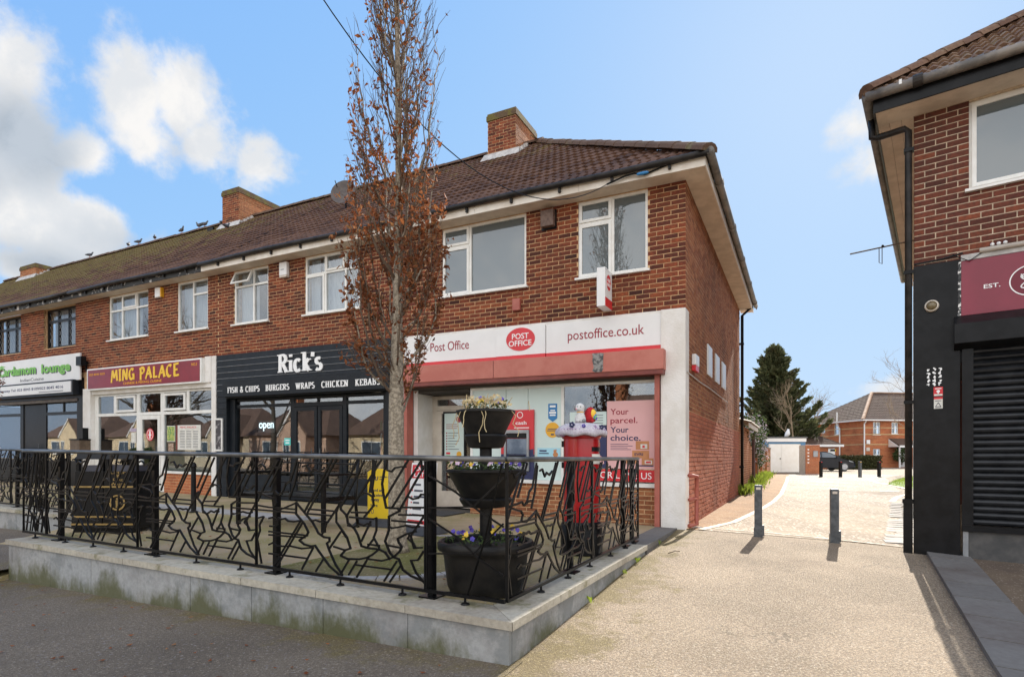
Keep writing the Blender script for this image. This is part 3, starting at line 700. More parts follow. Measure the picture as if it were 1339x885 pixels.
# roofs
for bld, u0, u1, no in ((po, -.35, 5.62, 300), (chip, 5.625, 11.165, 300), (ming, 11.17, 17.145, 0), (card, 17.15, 33.5, 0)):
    m = MB(); e = -.035
    zt = z_roof(RIDGE_B)
    if bld is po:
        P = [fL(-.35, -.35, 5.60 + e), fL(u1, -.35, 5.60 + e), fL(u1, RIDGE_B, zt + e), fL(RIDGE_B, RIDGE_B, zt + e), fL(-.35, 9.35, 5.60 + e), fL(u1, 9.35, 5.60 + e)]
        m.add(P, [(0, 1, 2, 3), (0, 3, 4), (3, 2, 5, 4)])
    else:
        P = [fL(u0, -.35, 5.60 + e), fL(u1, -.35, 5.60 + e), fL(u1, RIDGE_B, zt + e), fL(u0, RIDGE_B, zt + e), fL(u0, 9.35, 5.60 + e), fL(u1, 9.35, 5.60 + e)]
        m.add(P, [(0, 1, 2, 3), (3, 2, 5, 4)])
    rf = m.build('roof', TILE, bld, recalc=False)
    rt = fL.right; dp = fL.depth
    if bld is po: rng_a = lambda b: (max(-.35, b), 5.62)
    else: rng_a = lambda b, u0=u0, u1=u1: (u0 + .15, u1 - .15)
    roof_slope(fL, rt, dp, rng_a, z_roof, -.42, RIDGE_B, rf, TILE, no, clip=hipclip if bld is po else None, seed=int(u0 * 10) + 9)
    if bld is po:
        # the side slope over the lane, seen edge on
        def fhip(a, b, z): return fL(b, a, z)
        def sclip(v):
            u, w = uv_of(v.x, v.y); w2 = min(max(w, u), 9.0 - u); return Vector(fL(u, w2, v.z - .0141 * u)) if w2 != w else v
        roof_slope(fhip, tuple(dp), tuple(-c for c in rt), lambda b: (max(-.35, b) + .0, min(9.35, 9.0 - b)), z_roof, -.42, RIDGE_B, rf, TILE, 0, clip=sclip, seed=77)
        ridge_run(fL(-.42, -.42, 5.62), fL(RIDGE_B, RIDGE_B, zt + .03), rf, HIPT)
        ridge_run(fL(RIDGE_B - .1, RIDGE_B, zt + .04), fL(5.62, RIDGE_B, zt + .04), rf, HIPT)
    else:
        ridge_run(fL(u0, RIDGE_B, zt + .04), fL(u1, RIDGE_B, zt + .04), rf, HIPT)
# eaves: fascia, soffit, gutter with brackets
for bld, u0, u1, fm in ((po, -.35, 5.62, FASCIA), (chip, 5.625, 11.3, FASCIA), (ming, 11.305, 17.145, PEEL), (card, 17.15, 24, PEEL)):
    m = MB(); n = 3
    for i in range(n):
        a, b = u0 + (u1 - u0) * i / n, u0 + (u1 - u0) * (i + 1) / n
        m.box(fL, a + .002, b - .002, -.352, -.332, 5.425, 5.565)
    m.build('fascia', fm, bld)
    one('soffit', SOFFIT, bld, fL, u0 + (.0 if bld is not po else .004), u1 - .003, -.33, -.004, 5.432, 5.448)
    m = MB(); path = [fL(u0 - (.06 if bld is po else 0) + (u1 - u0) * i / 8, -.415, 5.585 - .012 * sin(i)) for i in range(9)]
    m.tube(path, .048, 10); m.build('gutter', GUT, bld, smooth=True)
    for i in range(int((u1 - u0) / .9)):
        one('gutter_bracket', GUT, bld, fL, u0 + .5 + i * .9, u0 + .54 + i * .9, -.40, -.353, 5.47, 5.55)
m = MB()
for i in range(4): m.box(fS, -.352 + i * 2.4, -.352 + (i + 1) * 2.4 - .004, -.352, -.332, 5.425, 5.565)
m.build('fascia', FASCIA, po)
for i in range(5): one('soffit', SOFFIT, po, fS, -.33 + i * 1.9 + .003, -.33 + (i + 1) * 1.9 - .003, -.331, -.006, 5.43, 5.446)
m = MB(); m.tube([fS(-.45 + i * 1.2, -.42, 5.59) for i in range(9)], .06, 10); m.build('gutter', GUTG, po, smooth=True)
for i in range(5):
    m = MB(); m.tube([fS(.6 + i * 2.0, -.42, 5.59), fS(.72 + i * 2.0, -.42, 5.59)], .072, 10); m.build('gutter_joint', GUTG, po)
m = MB(); m.tube([fS(8.72, -.36, 5.5), fS(8.72, -.08, 5.25), fS(8.72, -.08, -.1)], .042, 10); m.build('downpipe', BLACK, po, smooth=True)
for z in (.8, 2.6, 4.4): one('pipe_bracket', BLACK, po, fS, 8.66, 8.78, -.13, .0, z, z + .05)
# chimneys
def chimney(bld, u0, u1, b0, b1, z0, z1, mats):
    c = one('chimney', MORTAR, bld, fL, u0, u1, b0, b1, z0, z1)
    brickwork(fL, u0, u1, z0, z1 - .1, b0, [], c, mats, 0, zref=z1 - .1, stuff='chimney_bricks')
    def fx(a, b, z): return fL(b, a, z)
    fx.yaw = fS.yaw
    brickwork(fx, b0, b1, z0, z1 - .1, u0, [], c, BR_SIDE, 0, zref=z1 - .1, stuff='chimney_bricks')
    m = MB(); n = 4
    m.box(fL, u0 - .03, u1 + .03, b0 - .03, b1 + .03, z1 - .16, z1 - .03)
    m.box(fL, u0 - .01, u1 + .01, b0 - .01, b1 + .01, z1 - .03, z1 + .03)
    m.build('chimney_cap', piece_mat('mossy cap', [(.15, .10, .05), (.12, .08, .05)], dirt=((.14, .12, .03), 5, .45, .8)), c)
    m = MB(); zf = z_roof(b0)
    m.hexa([fL(u0 - .16, b0 - .14, zf - .13), fL(u1 + .16, b0 - .14, zf - .13), fL(u1 + .16, b0 - .14, zf - .06), fL(u0 - .16, b0 - .14, zf - .06)],
           [fL(u0 - .10, b0 - .012, zf + .03), fL(u1 + .10, b0 - .012, zf + .03), fL(u1 + .10, b0 - .012, zf + .16), fL(u0 - .10, b0 - .012, zf + .16)])
    for i in range(5):
        bb = b0 + i * .14; zz = z_roof(min(bb, RIDGE_B - .05))
        m.box(fL, u0 - .13, u0 - .012, bb, bb + .13, zz - .02, zz + .14)
    m.build('flashing', LEAD, c)
    return c
chimney(po, 4.93, 5.75, 3.9, 5.15, 8.6, 10.02, BR)
chimney(ming, 15.54, 16.38, 3.9, 6.9, 8.6, 10.12, BR)
chimney(card, 29.2, 30.6, 3.9, 5.2, 8.2, 9.45, BR_SIDE)
# windows upstairs
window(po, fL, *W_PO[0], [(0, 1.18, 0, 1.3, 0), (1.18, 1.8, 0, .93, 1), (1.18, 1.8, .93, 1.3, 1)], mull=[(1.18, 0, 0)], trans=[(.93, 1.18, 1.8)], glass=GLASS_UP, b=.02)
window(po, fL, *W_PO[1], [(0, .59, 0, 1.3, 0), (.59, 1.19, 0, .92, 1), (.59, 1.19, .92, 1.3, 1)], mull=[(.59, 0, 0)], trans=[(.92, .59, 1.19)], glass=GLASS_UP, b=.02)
window(chip, fL, *W_CH[0], [(0, .42, 0, .88, 0), (0, .42, .88, 1.28, 0), (.42, 1.0, 0, .88, 0), (.42, 1.0, .88, 1.28, 1), (1.0, 1.59, 0, .88, 1), (1.0, 1.59, .88, 1.28, 0)],
       mull=[(.42, 0, 0), (1.0, 0, 0)], trans=[(.88, 0, .42), (.88, .42, 1.0), (.88, 1.0, 1.59)], curtain=[(.03, 1.2, 0), (1.28, 1.56, 0)], b=.02)
window(chip, fL, *W_CH[1], [(0, .52, 0, .9, 0), (0, .52, .9, 1.28, 0), (.52, 1.19, 0, .9, 0), (.52, 1.19, .9, 1.28, 2)], mull=[(.52, 0, 0)], trans=[(.9, 0, .52), (.9, .52, 1.19)], curtain=[(.52, 1.15, 0)], b=.02)
window(ming, fL, *W_MI[0], [(0, .60, 0, .9, 0), (0, .60, .9, 1.26, 0), (.60, 1.22, 0, 1.26, 0)], mull=[(.60, 0, 0)], trans=[(.9, 0, .60)], curtain=[(.03, 1.18, 0)], b=.02)
window(ming, fL, *W_MI[1], [(0, .55, 0, .82, 0), (0, .55, .82, 1.24, 0), (.55, 1.25, 0, .82, 0), (.55, 1.25, .82, 1.24, 1), (1.25, 1.85, 0, .82, 0), (1.25, 1.85, .82, 1.24, 0)],
       mull=[(.55, 0, 0), (1.25, 0, 0)], trans=[(.82, 0, .55), (.82, .55, 1.25), (.82, 1.25, 1.85)], curtain=[(.6, 1.8, 0)], b=.02)
for h in W_CA:
    w = window(card, fL, *h, [(0, .6, 0, .85, 0), (0, .6, .85, 1.22, 0), (.6, 1.2, 0, .85, 0), (.6, 1.2, .85, 1.22, 0), (1.2, 1.8, 0, .85, 0), (1.2, 1.8, .85, 1.22, 0)], fm=BLACK, ft=.07,
           mull=[(.6, 0, 0), (1.2, 0, 0)], trans=[(.85, 0, .6), (.85, .6, 1.2), (.85, 1.2, 1.8)], curtain=[(.1, 1.7, 0)], b=.1, sillm=JAMB)
    m = MB()
    for k in range(-8, 14):                                   # diamond leading
        for sg in (1, -1):
            a = k * .14; pts = []
            x0, x1 = (a, a + 1.2 * .62 * sg)
            z0_, z1_ = h[2] + .08, h[3] - .1
            def clipx(x): return min(1.72, max(.08, x))
            xa, xb = clipx(x0), clipx(x1)
            if abs(xb - xa) < .05: continue
            za = z0_ + (xa - x0) / (x1 - x0) * (z1_ - z0_); zb = z0_ + (xb - x0) / (x1 - x0) * (z1_ - z0_)
            m.ribbon([fL(h[0] + xa, .115, za), fL(h[0] + xb, .115, zb)], .008, .003, None, None, fL.depth)
    m.build('leading', LEADCAME, w, kind='stuff')
# ---- post office ground floor
one('pillar', RENDER, po, fL, -.012, .372, -.07, .24, -.12, 3.43, bevel=.012)
one('upstand', RENDER, po, fL, .374, 5.62, -.028, -.001, 3.385, 3.43)
one('pillar', RENDER, po, fL, 5.42, 5.60, -.05, .2, -.1, 2.86)
one('lintel', DARKROOM, po, fL, .38, 5.41, .0, .25, 2.36, 2.86)
one('jamb', JAMB, po, fL, .385, .462, -.10, .16, -.06, 2.5); one('jamb', JAMB, po, fL, 5.325, 5.40, -.10, .1, -.06, 2.5)
rb = one('shutter_box', PINK, po, fL, .29, 5.40, -.25, -.002, 2.47, 2.79, bevel=.008)
one('shutter_soffit', MAROON, rb, fL, .30, 5.39, -.235, -.01, 2.40, 2.468)
one('box_joint', MAROON, rb, fL, 3.29, 3.30, -.253, -.2, 2.475, 2.785)
peel = M('bare metal patch', (.07, .07, .07), (.28, .27, .25), 14, .7, .2, lo=.4, hi=.6)
m = MB(); rr = random.Random(5)
pts = [(1.44, 2.785), (1.30, 2.785), (1.245, 2.77)] + [(1.25 + rr.uniform(-.012, .012), 2.72 - i * .05) for i in range(5)] + [(1.28, 2.475), (1.40, 2.475)] + [(1.43 + rr.uniform(-.014, .014), 2.5 + i * .055) for i in range(5)]
m.prism([fL(a, -.2535, z) for a, z in pts], (fL.depth[0] * .003, fL.depth[1] * .003, 0)); m.build('peeled_patch', peel, rb)
BB = .12
one('stall_riser', MORTAR, po, fL, .465, 4.0, BB, BB + .2, -.1, .60)
brickwork(fL, .465, 4.0, -.06, .60, BB, [], po, BR_SIDE, 100, zref=-.06)
one('window_sill', UPVC, po, fL, .464, 4.0, BB - .06, BB + .1, .602, .665)
sf = boxes('shop_window', UPVC, po, fL, [(.465, .51, BB, BB + .06, .667, 2.36), (2.09, 2.14, BB, BB + .06, .667, 2.36), (3.95, 4.0, BB, BB + .06, .667, 2.36), (.511, 2.089, BB, BB + .06, 2.31, 2.36), (2.141, 3.949, BB + .002, BB + .06, 2.31, 2.36)])
one('pane', GLASS_SHOP, sf, fL, .50, 2.10, BB + .02, BB + .03, .667, 2.32)
for a0, a1 in ((2.14, 2.785), (2.795, 3.235), (3.245, 3.95)): one('panel', MINT, sf, fL, a0, a1, BB + .015, BB + .04, .667, 2.31)
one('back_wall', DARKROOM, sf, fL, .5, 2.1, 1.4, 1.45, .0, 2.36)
tin = MB(); rr = random.Random(3)                               # tinsel strings behind the glass
for k in range(2):
    for i in range(70 - 20 * k):
        a = .56 + i * .016 + k * .3; z = 2.21 - k * .19 + rr.uniform(-.015, .015)
        tin.tube([fL(a, BB + .1, z), fL(a + rr.uniform(-.02, .02), BB + .1 + rr.uniform(-.03, .02), z + rr.uniform(-.035, .035))], .004, 3)
tinsel_m = M('gold tinsel', (.62, .48, .22), (.8, .7, .45), 30, .25, metal=.6)
tin.build('tinsel', tinsel_m, label='gold tinsel strung inside the dark post office window', cat='tinsel')
# recessed doorway
one('reveal', RENDER, po, fL, 5.22, 5.32, .11, .75, -.02, 2.36); one('reveal', MINT, po, fL, 3.99, 4.03, .19, .75, -.02, 2.3)
one('lobby_ceiling', DARKROOM, po, fL, 4.03, 5.22, .13, .8, 2.30, 2.358)
DB = .62
boxes('door_frame', CREAM, po, fL, [(5.10, 5.22, DB, DB + .08, 0, 2.29), (4.03, 4.13, DB, DB + .08, 0, 2.29), (4.13, 5.10, DB, DB + .08, 2.0, 2.09), (4.13, 5.10, DB, DB + .08, 2.22, 2.29)])
dr = boxes('door', CREAM, po, fL, [(4.98, 5.09, DB - .02, DB + .03, .02, 1.99), (4.14, 4.25, DB - .02, DB + .03, .02, 1.99), (4.25, 4.98, DB - .018, DB + .028, .02, .35), (4.25, 4.98, DB - .018, DB + .028, 1.93, 1.99)])
one('pane', GLASS_SHOP, dr, fL, 4.24, 4.99, DB, DB + .008, .34, 1.94)
m = MB(); m.tube([fL(4.20, DB - .06, .95), fL(4.20, DB - .06, 1.35)], .014, 8); m.build('handle', STEEL, dr)
one('fanlight', GLASS, po, fL, 4.13, 5.10, DB + .03, DB + .04, 2.09, 2.22)
one('lobby_back', DARKROOM, po, fL, 4.0, 5.3, 1.5, 1.55, 0, 2.3)
# side wall fittings
for v0, v1 in ((2.2, 2.8), (3.31, 3.96), (4.42, 5.11)): 
    wf = boxes('side_window', UPVC, po, fS, [(v0, v1, -.03, -.008, 2.69, 3.27)]); one('panel', WHITE, wf, fS, v0 + .04, v1 - .04, -.035, -.031, 2.73, 3.23)
m = MB(); m.tube([fS(.0, -.02, 2.44), fS(1.3, -.02, 2.43), fS(2.6, -.02, 2.45), fS(5.5, -.02, 2.44)], .011, 6); m.build('cable', LEAD, po)
m = MB(); m.tube([fS(.05, -.05, .03), fS(.30, -.12, .03), fS(.30, -.12, .45), fS(.30, -.12, .80), fS(.05, -.05, .82)], .035, 8); m.build('painted_pipe', JAMB, po, smooth=True)
m = MB(); m.tube([fS(.05, -.05, .44), fS(.30, -.12, .45)], .03, 8); m.build('painted_pipe', JAMB, po, smooth=True)
one('gulley', BLACK, po, fS, .2, .4, -.2, -.02, -.06, -.01)
al = thing('alarm_box', 'white and red alarm box high on the painted side wall', 'alarm box', fS(.67, -.01, 2.55))
one('cover', WHITE, al, fS, .5, .84, -.08, -.009, 2.62, 2.80, bevel=.015); one('lower_band', RED, al, fS, .51, .83, -.075, -.009, 2.53, 2.617)
# upper wall fittings
al = thing('alarm_box', 'weathered brown alarm box between the two upstairs post office windows', 'alarm box', fL(2.31, -.05, 5.05))
one('cover', M('rusty cover', (.10, .06, .045), (.17, .11, .085), 14, .7, .2), al, fL, 2.19, 2.43, -.13, -.01, 5.07, 5.35, bevel=.01); one('back_plate', BLACK, al, fL, 2.17, 2.45, -.03, -.008, 5.04, 5.37)
tag(one('vent_cover', JAMB, None, fL, 2.86, 3.01, -.07, -.008, 3.69, 3.90, bevel=.01), 'small terracotta vent cover on the brickwork above the post office sign', 'vent')
al = thing('alarm_box', 'white bell box on brickwork right of the tilted open window', 'alarm box', fL(8.8, 0, 5.05))
one('cover', WHITE, al, fL, 8.68, 8.92, -.10, -.008, 5.08, 5.38, bevel=.02); one('label_plate', GREYP, al, fL, 8.76, 8.86, -.104, -.1, 5.2, 5.22); one('lower_band', CREAM, al, fL, 8.69, 8.91, -.095, -.009, 5.04, 5.078)
al = thing('alarm_box', 'yellowed white bell box on brickwork above the deep red sign', 'alarm box', fL(13.45, 0, 5.1))
one('cover', WHITE, al, fL, 13.36, 13.58, -.10, -.008, 5.12, 5.38, bevel=.02); one('side_plate', AMBER, al, fL, 13.32, 13.357, -.09, -.009, 5.12, 5.37)
# ---- signs of the post office
sg = thing('fascia_sign', 'long white post office fascia sign with red lower edge', 'shop sign', fL(2.85, -.03, 2.8))
for a0, a1, bb in ((3.345, 5.44, -.045), (2.365, 3.335, -.065), (.255, 2.355, -.045)):
    one('panel', WHITE, sg, fL, a0, a1, bb, -.002, 2.885, 3.384); one('red_strip', RED, sg, fL, a0, a1, bb - .004, -.002, 2.795, 2.884)
text('Post Office', fL, 4.80, 3.93, 3.08, 3.25, -.0455, DRED, sg); text('postoffice.co.uk', fL, 1.95, .64, 3.025, 3.24, -.0455, DRED, sg)
d = disc(fL, 2.845, 3.165, .285, .205, -.0655, .006, RED, sg, 'roundel')
text('POST', fL, 3.01, 2.68, 3.17, 3.27, -.0718, LETW, d, bold=.01); text('OFFICE', fL, 3.075, 2.625, 3.045, 3.145, -.0718, LETW, d, bold=.01)
ps = thing('projecting_sign', 'white projecting box sign with red disc below the right upstairs window', 'shop sign', fL(1.24, -.01, 3.5))
one('box', WHITE, ps, fL, 1.17, 1.31, -.42, -.05, 3.5, 4.12, bevel=.006)
one('bracket', GREYP, ps, fL, 1.21, 1.27, -.05, -.005, 3.7, 3.95)
def fp(a, b, z): return fL(1.17 + b, -a, z)                     # face of the projecting sign towards the lane
fp.right = fL.depth; fp.depth = fS.depth
one('red_band', RED, ps, fp, .052, .418, -.004, -.0005, 3.505, 3.645)
d = disc(fp, .235, 3.91, .105, .125, -.0005, .004, RED, ps, 'roundel')
text('POST', fp, .305, .17, 3.915, 3.965, -.0048, LETW, d, bold=.01); text('OFFICE', fp, .325, .145, 3.84, 3.895, -.0048, LETW, d, bold=.01)
# ---- posters on the shop window
PB = BB + .012
def poster(label, mat, a0, a1, z0, z1, b=PB, name='poster', cat='poster', th=.006):
    t = thing(name, label, cat, fL((a0 + a1) / 2, b, z0)); one('sheet', mat, t, fL, a0, a1, b - th, b - .0005, z0, z1); return t
t = poster('pink parcel poster inside the window above a red strip', PINKP, .515, 1.31, .90, 2.03)
for s, a0, a1, z0, mt in (('Your', 1.25, .94, 1.80, DRED), ('parcel.', 1.25, .79, 1.655, DRED), ('Your', 1.25, .94, 1.50, NAVY), ('choice.', 1.25, .74, 1.365, NAVY)):
    text(s, fL, a0, a1, z0 - (.028 if s == 'parcel.' else 0), z0 + .10, PB - .0065, mt, t, ext=.002, bold=.012)
m = MB(); rr = random.Random(8)
for i in range(4): m.box(fL, 1.25 - rr.uniform(.28, .38), 1.25, PB - .0075, PB - .0062, 1.305 - i * .03, 1.313 - i * .03)
m.build('small_print', NAVY, t)
def pbox(a0, a1, z0, z1, k): return [(a0, a1, PB - .0085 - k * .002, PB - .0062, z0, z1)]
boxes('box_print', KRAFT, t, fL, pbox(.60, .82, 1.22, 1.36, 0) + pbox(.60, .88, 1.08, 1.205, 1) + pbox(.53, .72, .97, 1.08, 2) + pbox(.80, .98, .985, 1.07, 2))
boxes('box_label', PAPER, t, fL, pbox(.63, .74, 1.235, 1.31, 1) + pbox(.55, .67, .985, 1.045, 3)); boxes('box_shadow', NAVY, t, fL, pbox(.53, .78, .945, .966, 0))
boxes('box_mark', RED, t, fL, pbox(.67, .71, 1.25, 1.29, 2) + pbox(.57, .65, 1.0, 1.03, 4)); text('EVRI', fL, .84, .70, 1.12, 1.165, PB - .0105, NAVY, t, ext=.001, bold=.02)
t = poster('red strip with white capitals along the bottom of the dark window', RED, .515, 2.05, .69, .885)
text('FOR LOVE US', fL, 1.50, .56, .735, .845, PB - .0065, LETW, t, ext=.002)
t = poster('navy poster half hidden behind the red pillar box', NAVY, 1.32, 1.60, .90, 1.62)
m = MB(); m.prism([fL(1.50, PB - .0075, 1.16), fL(1.38, PB - .0075, 1.08), fL(1.36, PB - .0075, .98), fL(1.52, PB - .0075, .92)], (fL.depth[0] * .001, fL.depth[1] * .001, 0)); m.build('gift_print', PINKP, t)
t = poster('pale notice above the navy poster beside the pillar box', MINT, 1.32, 1.98, 1.63, 1.86)
m = MB()
for i in range(4): m.box(fL, 1.38, 1.58, PB - .0075, PB - .0062, 1.66 + i * .045, 1.67 + i * .045)
m.build('small_print', DGREY, t)
t = thing('poster', 'blue pointed tag sticker on the pale mint panels', 'sticker', fL(2.3, PB, 1.7))
m = MB(); m.prism([fL(2.39, PB - .004, 2.02), fL(2.22, PB - .004, 2.02), fL(2.22, PB - .004, 1.76), fL(2.305, PB - .004, 1.70), fL(2.39, PB - .004, 1.76)], (fL.depth[0] * .003, fL.depth[1] * .003, 0)); m.build('sheet', BLUE, t)
boxes('small_print', LETW, t, fL, [(2.25, 2.36, PB - .006, PB - .0045, 1.955, 1.99), (2.26, 2.35, PB - .006, PB - .0045, 1.89, 1.91), (2.24, 2.37, PB - .006, PB - .0045, 1.845, 1.875), (2.25, 2.36, PB - .006, PB - .0045, 1.805, 1.83)])
t = thing('poster', 'round amber sticker below the blue pointed tag', 'sticker', fL(2.31, PB, 1.42))
disc(fL, 2.31, 1.555, .135, .135, PB, .003, AMBER, t, 'sheet'); boxes('small_print', DGREY, t, fL, [(2.22, 2.40, PB - .0045, PB - .0035, 1.565, 1.58), (2.21, 2.41, PB - .0045, PB - .0035, 1.535, 1.55), (2.28, 2.34, PB - .0045, PB - .0035, 1.46, 1.49)])
t = poster('pale blue card with a small fox low on the mint panels', SKYB, 2.16, 2.60, 1.05, 1.235)
boxes('small_print', NAVY, t, fL, [(2.42, 2.56, PB - .008, PB - .0065, 1.17, 1.20), (2.38, 2.57, PB - .008, PB - .0065, 1.13, 1.15)])
fm_ = MB(); 
for a, z, ra, rz in ((2.25, 1.12, .05, .045), (2.26, 1.175, .03, .025), (2.24, 1.20, .014, .014), (2.275, 1.2, .01, .012)):
    fm_.prism([fL(a + ra * cos(k * pi / 6), PB - .008 - .0004 * len(fm_.v) / 24, z + rz * sin(k * pi / 6)) for k in range(12)], (fL.depth[0] * .001, fL.depth[1] * .001, 0))
fm_.build('animal_print', KRAFT, t)
# door poster
t = thing('poster', 'tall mint notice with red disc on the recessed door', 'poster', fL(4.67, DB, 1.0))
one('sheet', MINT, t, fL, 4.44, 4.90, DB - .03, DB - .021, 1.0, 1.93); one('border', BLACK, t, fL, 4.40, 4.94, DB - .0208, DB - .0195, .96, 1.97)
disc(fL, 4.55, 1.81, .065, .065, DB - .03, .003, DRED, t, 'roundel'); disc(fL, 4.55, 1.10, .06, .06, DB - .03, .003, AMBER, t, 'amber_disc')
boxes('small_print', DRED, t, fL, [(4.60 - .04 * (i % 2), 4.86, DB - .032, DB - .0305, 1.70 - i * .04, 1.712 - i * .04) for i in range(3)] + [(4.83, 4.86, DB - .032, DB - .0305, 1.52 - i * .055, 1.545 - i * .055) for i in range(7)])
boxes('small_print', DGREY, t, fL, [(4.55 + .05 * (i % 3), 4.81, DB - .032, DB - .0305, 1.528 - i * .055, 1.54 - i * .055) for i in range(7)])
boxes('coloured_tab', RED, t, fL, [(4.76, 4.86, DB - .032, DB - .0305, 1.10, 1.14)]); boxes('coloured_tab', GREEN, t, fL, [(4.76, 4.86, DB - .032, DB - .0305, 1.04, 1.08)])
# cash machine
t = thing('cash_machine', 'cash machine with red surround in the mint shopfront behind the planter', 'cash machine', fL(2.95, BB, .66))
one('surround', RED, t, fL, 2.66, 3.32, BB - .03, BB + .012, 1.12, 1.92)
one('lower_surround', NAVY, t, fL, 2.66, 3.32, BB - .0298, BB + .012, .67, 1.118)
m = MB(); m.prism([fL(3.32, BB - .0315, 1.05), fL(2.66, BB - .0315, 1.22), fL(2.66, BB - .0315, 1.0), fL(3.32, BB - .0315, .9)], (fL.depth[0] * .001, fL.depth[1] * .001, 0)); m.build('navy_swoosh', NAVY, t)
text('cash', fL, 3.02, 2.80, 1.655, 1.72, BB - .0305, LETW, t, ext=.002, bold=.01); boxes('small_print', LETW, t, fL, [(2.75, 3.05, BB - .032, BB - .0305, 1.59, 1.605)]); ring(fL, 2.93, 1.83, .06, .06, .012, BB - .0305, .002, LETW, t, 'roundel')
fc = boxes('fascia', GREYP, t, fL, [(2.74, 2.78, BB - .07, BB - .031, .82, 1.56), (3.20, 3.24, BB - .07, BB - .031, .82, 1.56), (2.78, 3.20, BB - .07, BB - .031, 1.50, 1.56), (2.78, 3.20, BB - .07, BB - .031, .82, .95)])
one('screen', M('dark screen', (.06, .09, .14), (.16, .2, .26), 3, .15), fc, fL, 2.79, 3.19, BB - .045, BB - .032, 1.12, 1.40); one('visor', BLACK, fc, fL, 2.785, 3.195, BB - .055, BB - .033, 1.41, 1.495); one('keypad', BLACK, fc, fL, 2.83, 3.15, BB - .06, BB - .033, .96, 1.10)
# ------------------------------------------------------------------ chip shop front
def board(fr, a0, a1, b, z0, z1, proud=.012):
    m = MB(); m.hexa([fr(a0, b - proud, z0), fr(a1, b - proud, z0), fr(a1, b - .004, z1), fr(a0, b - .004, z1)], [fr(a0, b + .012, z0), fr(a1, b + .012, z0), fr(a1, b + .012, z1), fr(a0, b + .012, z1)]); return m
LEDGE_HL = M('painted ledge highlight', (.24, .25, .26), (.16, .17, .18), 7, .7)
for i in range(6): one('ledge_highlight', LEDGE_HL, chip, fL, 5.632, 11.158, -.0435, -.0405, 3.435 - .145 * (i + 1) + .0015, 3.435 - .145 * (i + 1) + .0115)  # light caught on the board ledges, painted as pale strips along the joints
for i in range(7): board(fL, 5.63, 11.16, -.03, 3.435 - .145 * (i + 1) + .013, 3.435 - .145 * i).build('cladding_board', CHAR, chip)
one('lintel', CHAR2, chip, fL, 5.63, 11.16, -.015, .25, 2.37, 2.86)
for i in range(17): board(fL, 10.80, 11.16, -.03, 2.42 - .148 * (i + 1) + .006, 2.42 - .148 * i).build('cladding_board', CHAR, chip)
one('pier', CHAR2, chip, fL, 10.80, 11.16, -.017, .2, -.15, 2.37); one('pier', CHAR2, chip, fL, 5.63, 5.90, -.05, .2, -.1, 2.37)
sb = one('shutter_box', CHAR2, chip, fL, 5.70, 10.72, -.16, -.045, 2.36, 2.78, bevel=.005)
BC = .1
ff = boxes('shop_window', CHAR2, chip, fL, [(10.62, 10.80, BC - .04, BC + .06, .0, 2.36), (8.66, 8.77, BC, BC + .06, 0, 2.36), (7.20, 7.09, BC, BC + .06, 0, 2.36), (5.90, 6.05, BC - .04, BC + .06, 0, 2.36),
     (8.771, 10.619, BC + .002, BC + .06, 2.15, 2.22), (6.051, 7.089, BC + .002, BC + .06, 2.15, 2.22), (7.201, 8.659, BC + .002, BC + .06, 2.13, 2.22), (8.771, 10.619, BC + .002, BC + .06, 2.30, 2.36), (6.051, 8.659, BC + .003, BC + .06, 2.30, 2.36), (7.91, 7.95, BC + .004, BC + .05, 2.221, 2.299)])
for a0, a1, z0, z1 in ((8.77, 10.62, .56, 2.15), (6.05, 7.09, .56, 2.15), (8.77, 10.62, 2.22, 2.30), (6.05, 7.09, 2.22, 2.30), (7.2, 8.66, 2.22, 2.30)): one('pane', GLASS_SHOP, ff, fL, a0, a1, BC + .03, BC + .038, z0, z1)
for a0, a1 in ((7.205, 7.915), (7.945, 8.655)):
    d = boxes('door', CHAR2, chip, fL, [(a0, a0 + .08, BC - .01, BC + .04, .02, 2.12), (a1 - .08, a1, BC - .01, BC + .04, .02, 2.12), (a0 + .08, a1 - .08, BC - .009, BC + .039, .02, .22), (a0 + .08, a1 - .08, BC - .009, BC + .039, 2.03, 2.12)])
    one('pane', GLASS_SHOP, d, fL, a0 + .07, a1 - .07, BC + .01, BC + .018, .2, 2.04)
    h = a0 + .11 if a0 > 7.9 else a1 - .11
    m = MB(); m.tube([fL(h, BC - .06, .9), fL(h, BC - .06, 1.2)], .012, 8); m.build('handle', STEEL, d)
for a0, a1 in ((8.77, 10.62), (6.05, 7.09)):
    one('stall_riser', CHAR2, chip, fL, a0 + .002, a1 - .002, BC - .01, BC + .06, -.1, .555)
    for i in range(4): board(fL, a0 + .004, a1 - .004, BC - .012, -.04 + i * .148 + .006, -.04 + (i + 1) * .148).build('cladding_board', CHAR, chip)
inn = boxes('counter', WARMROOM, chip, fL, [(5.9, 9.0, 2.2, 2.8, -.1, 1.05)])
one('back_wall', WARMROOM, chip, fL, 5.75, 11.0, 4.2, 4.25, -.1, 2.6)
rr = random.Random(4); sh = boxes('drinks_shelf', DARKROOM, chip, fL, [(6.1, 6.95, .9, 1.2, z, z + .02) for z in (1.05, 1.32, 1.60)] + [(6.1, 6.95, 1.2, 1.23, .6, 1.95)])
cols_ = [M('can red', (.4, .03, .02)), M('can orange', (.55, .2, .03)), M('can green', (.05, .2, .05)), M('can white', (.5, .5, .48))]
for z in (1.07, 1.34, 1.62):
    for i in range(11):
        m = MB(); c = fL(6.14 + i * .073, .98, z); m.lathe(c, [(.028, 0), (.031, .01), (.031, .15), (.018, .19), (.018, .21)], 8); m.build('drink_bottle', cols_[(i * 7 + int(z * 10)) % 4], sh)
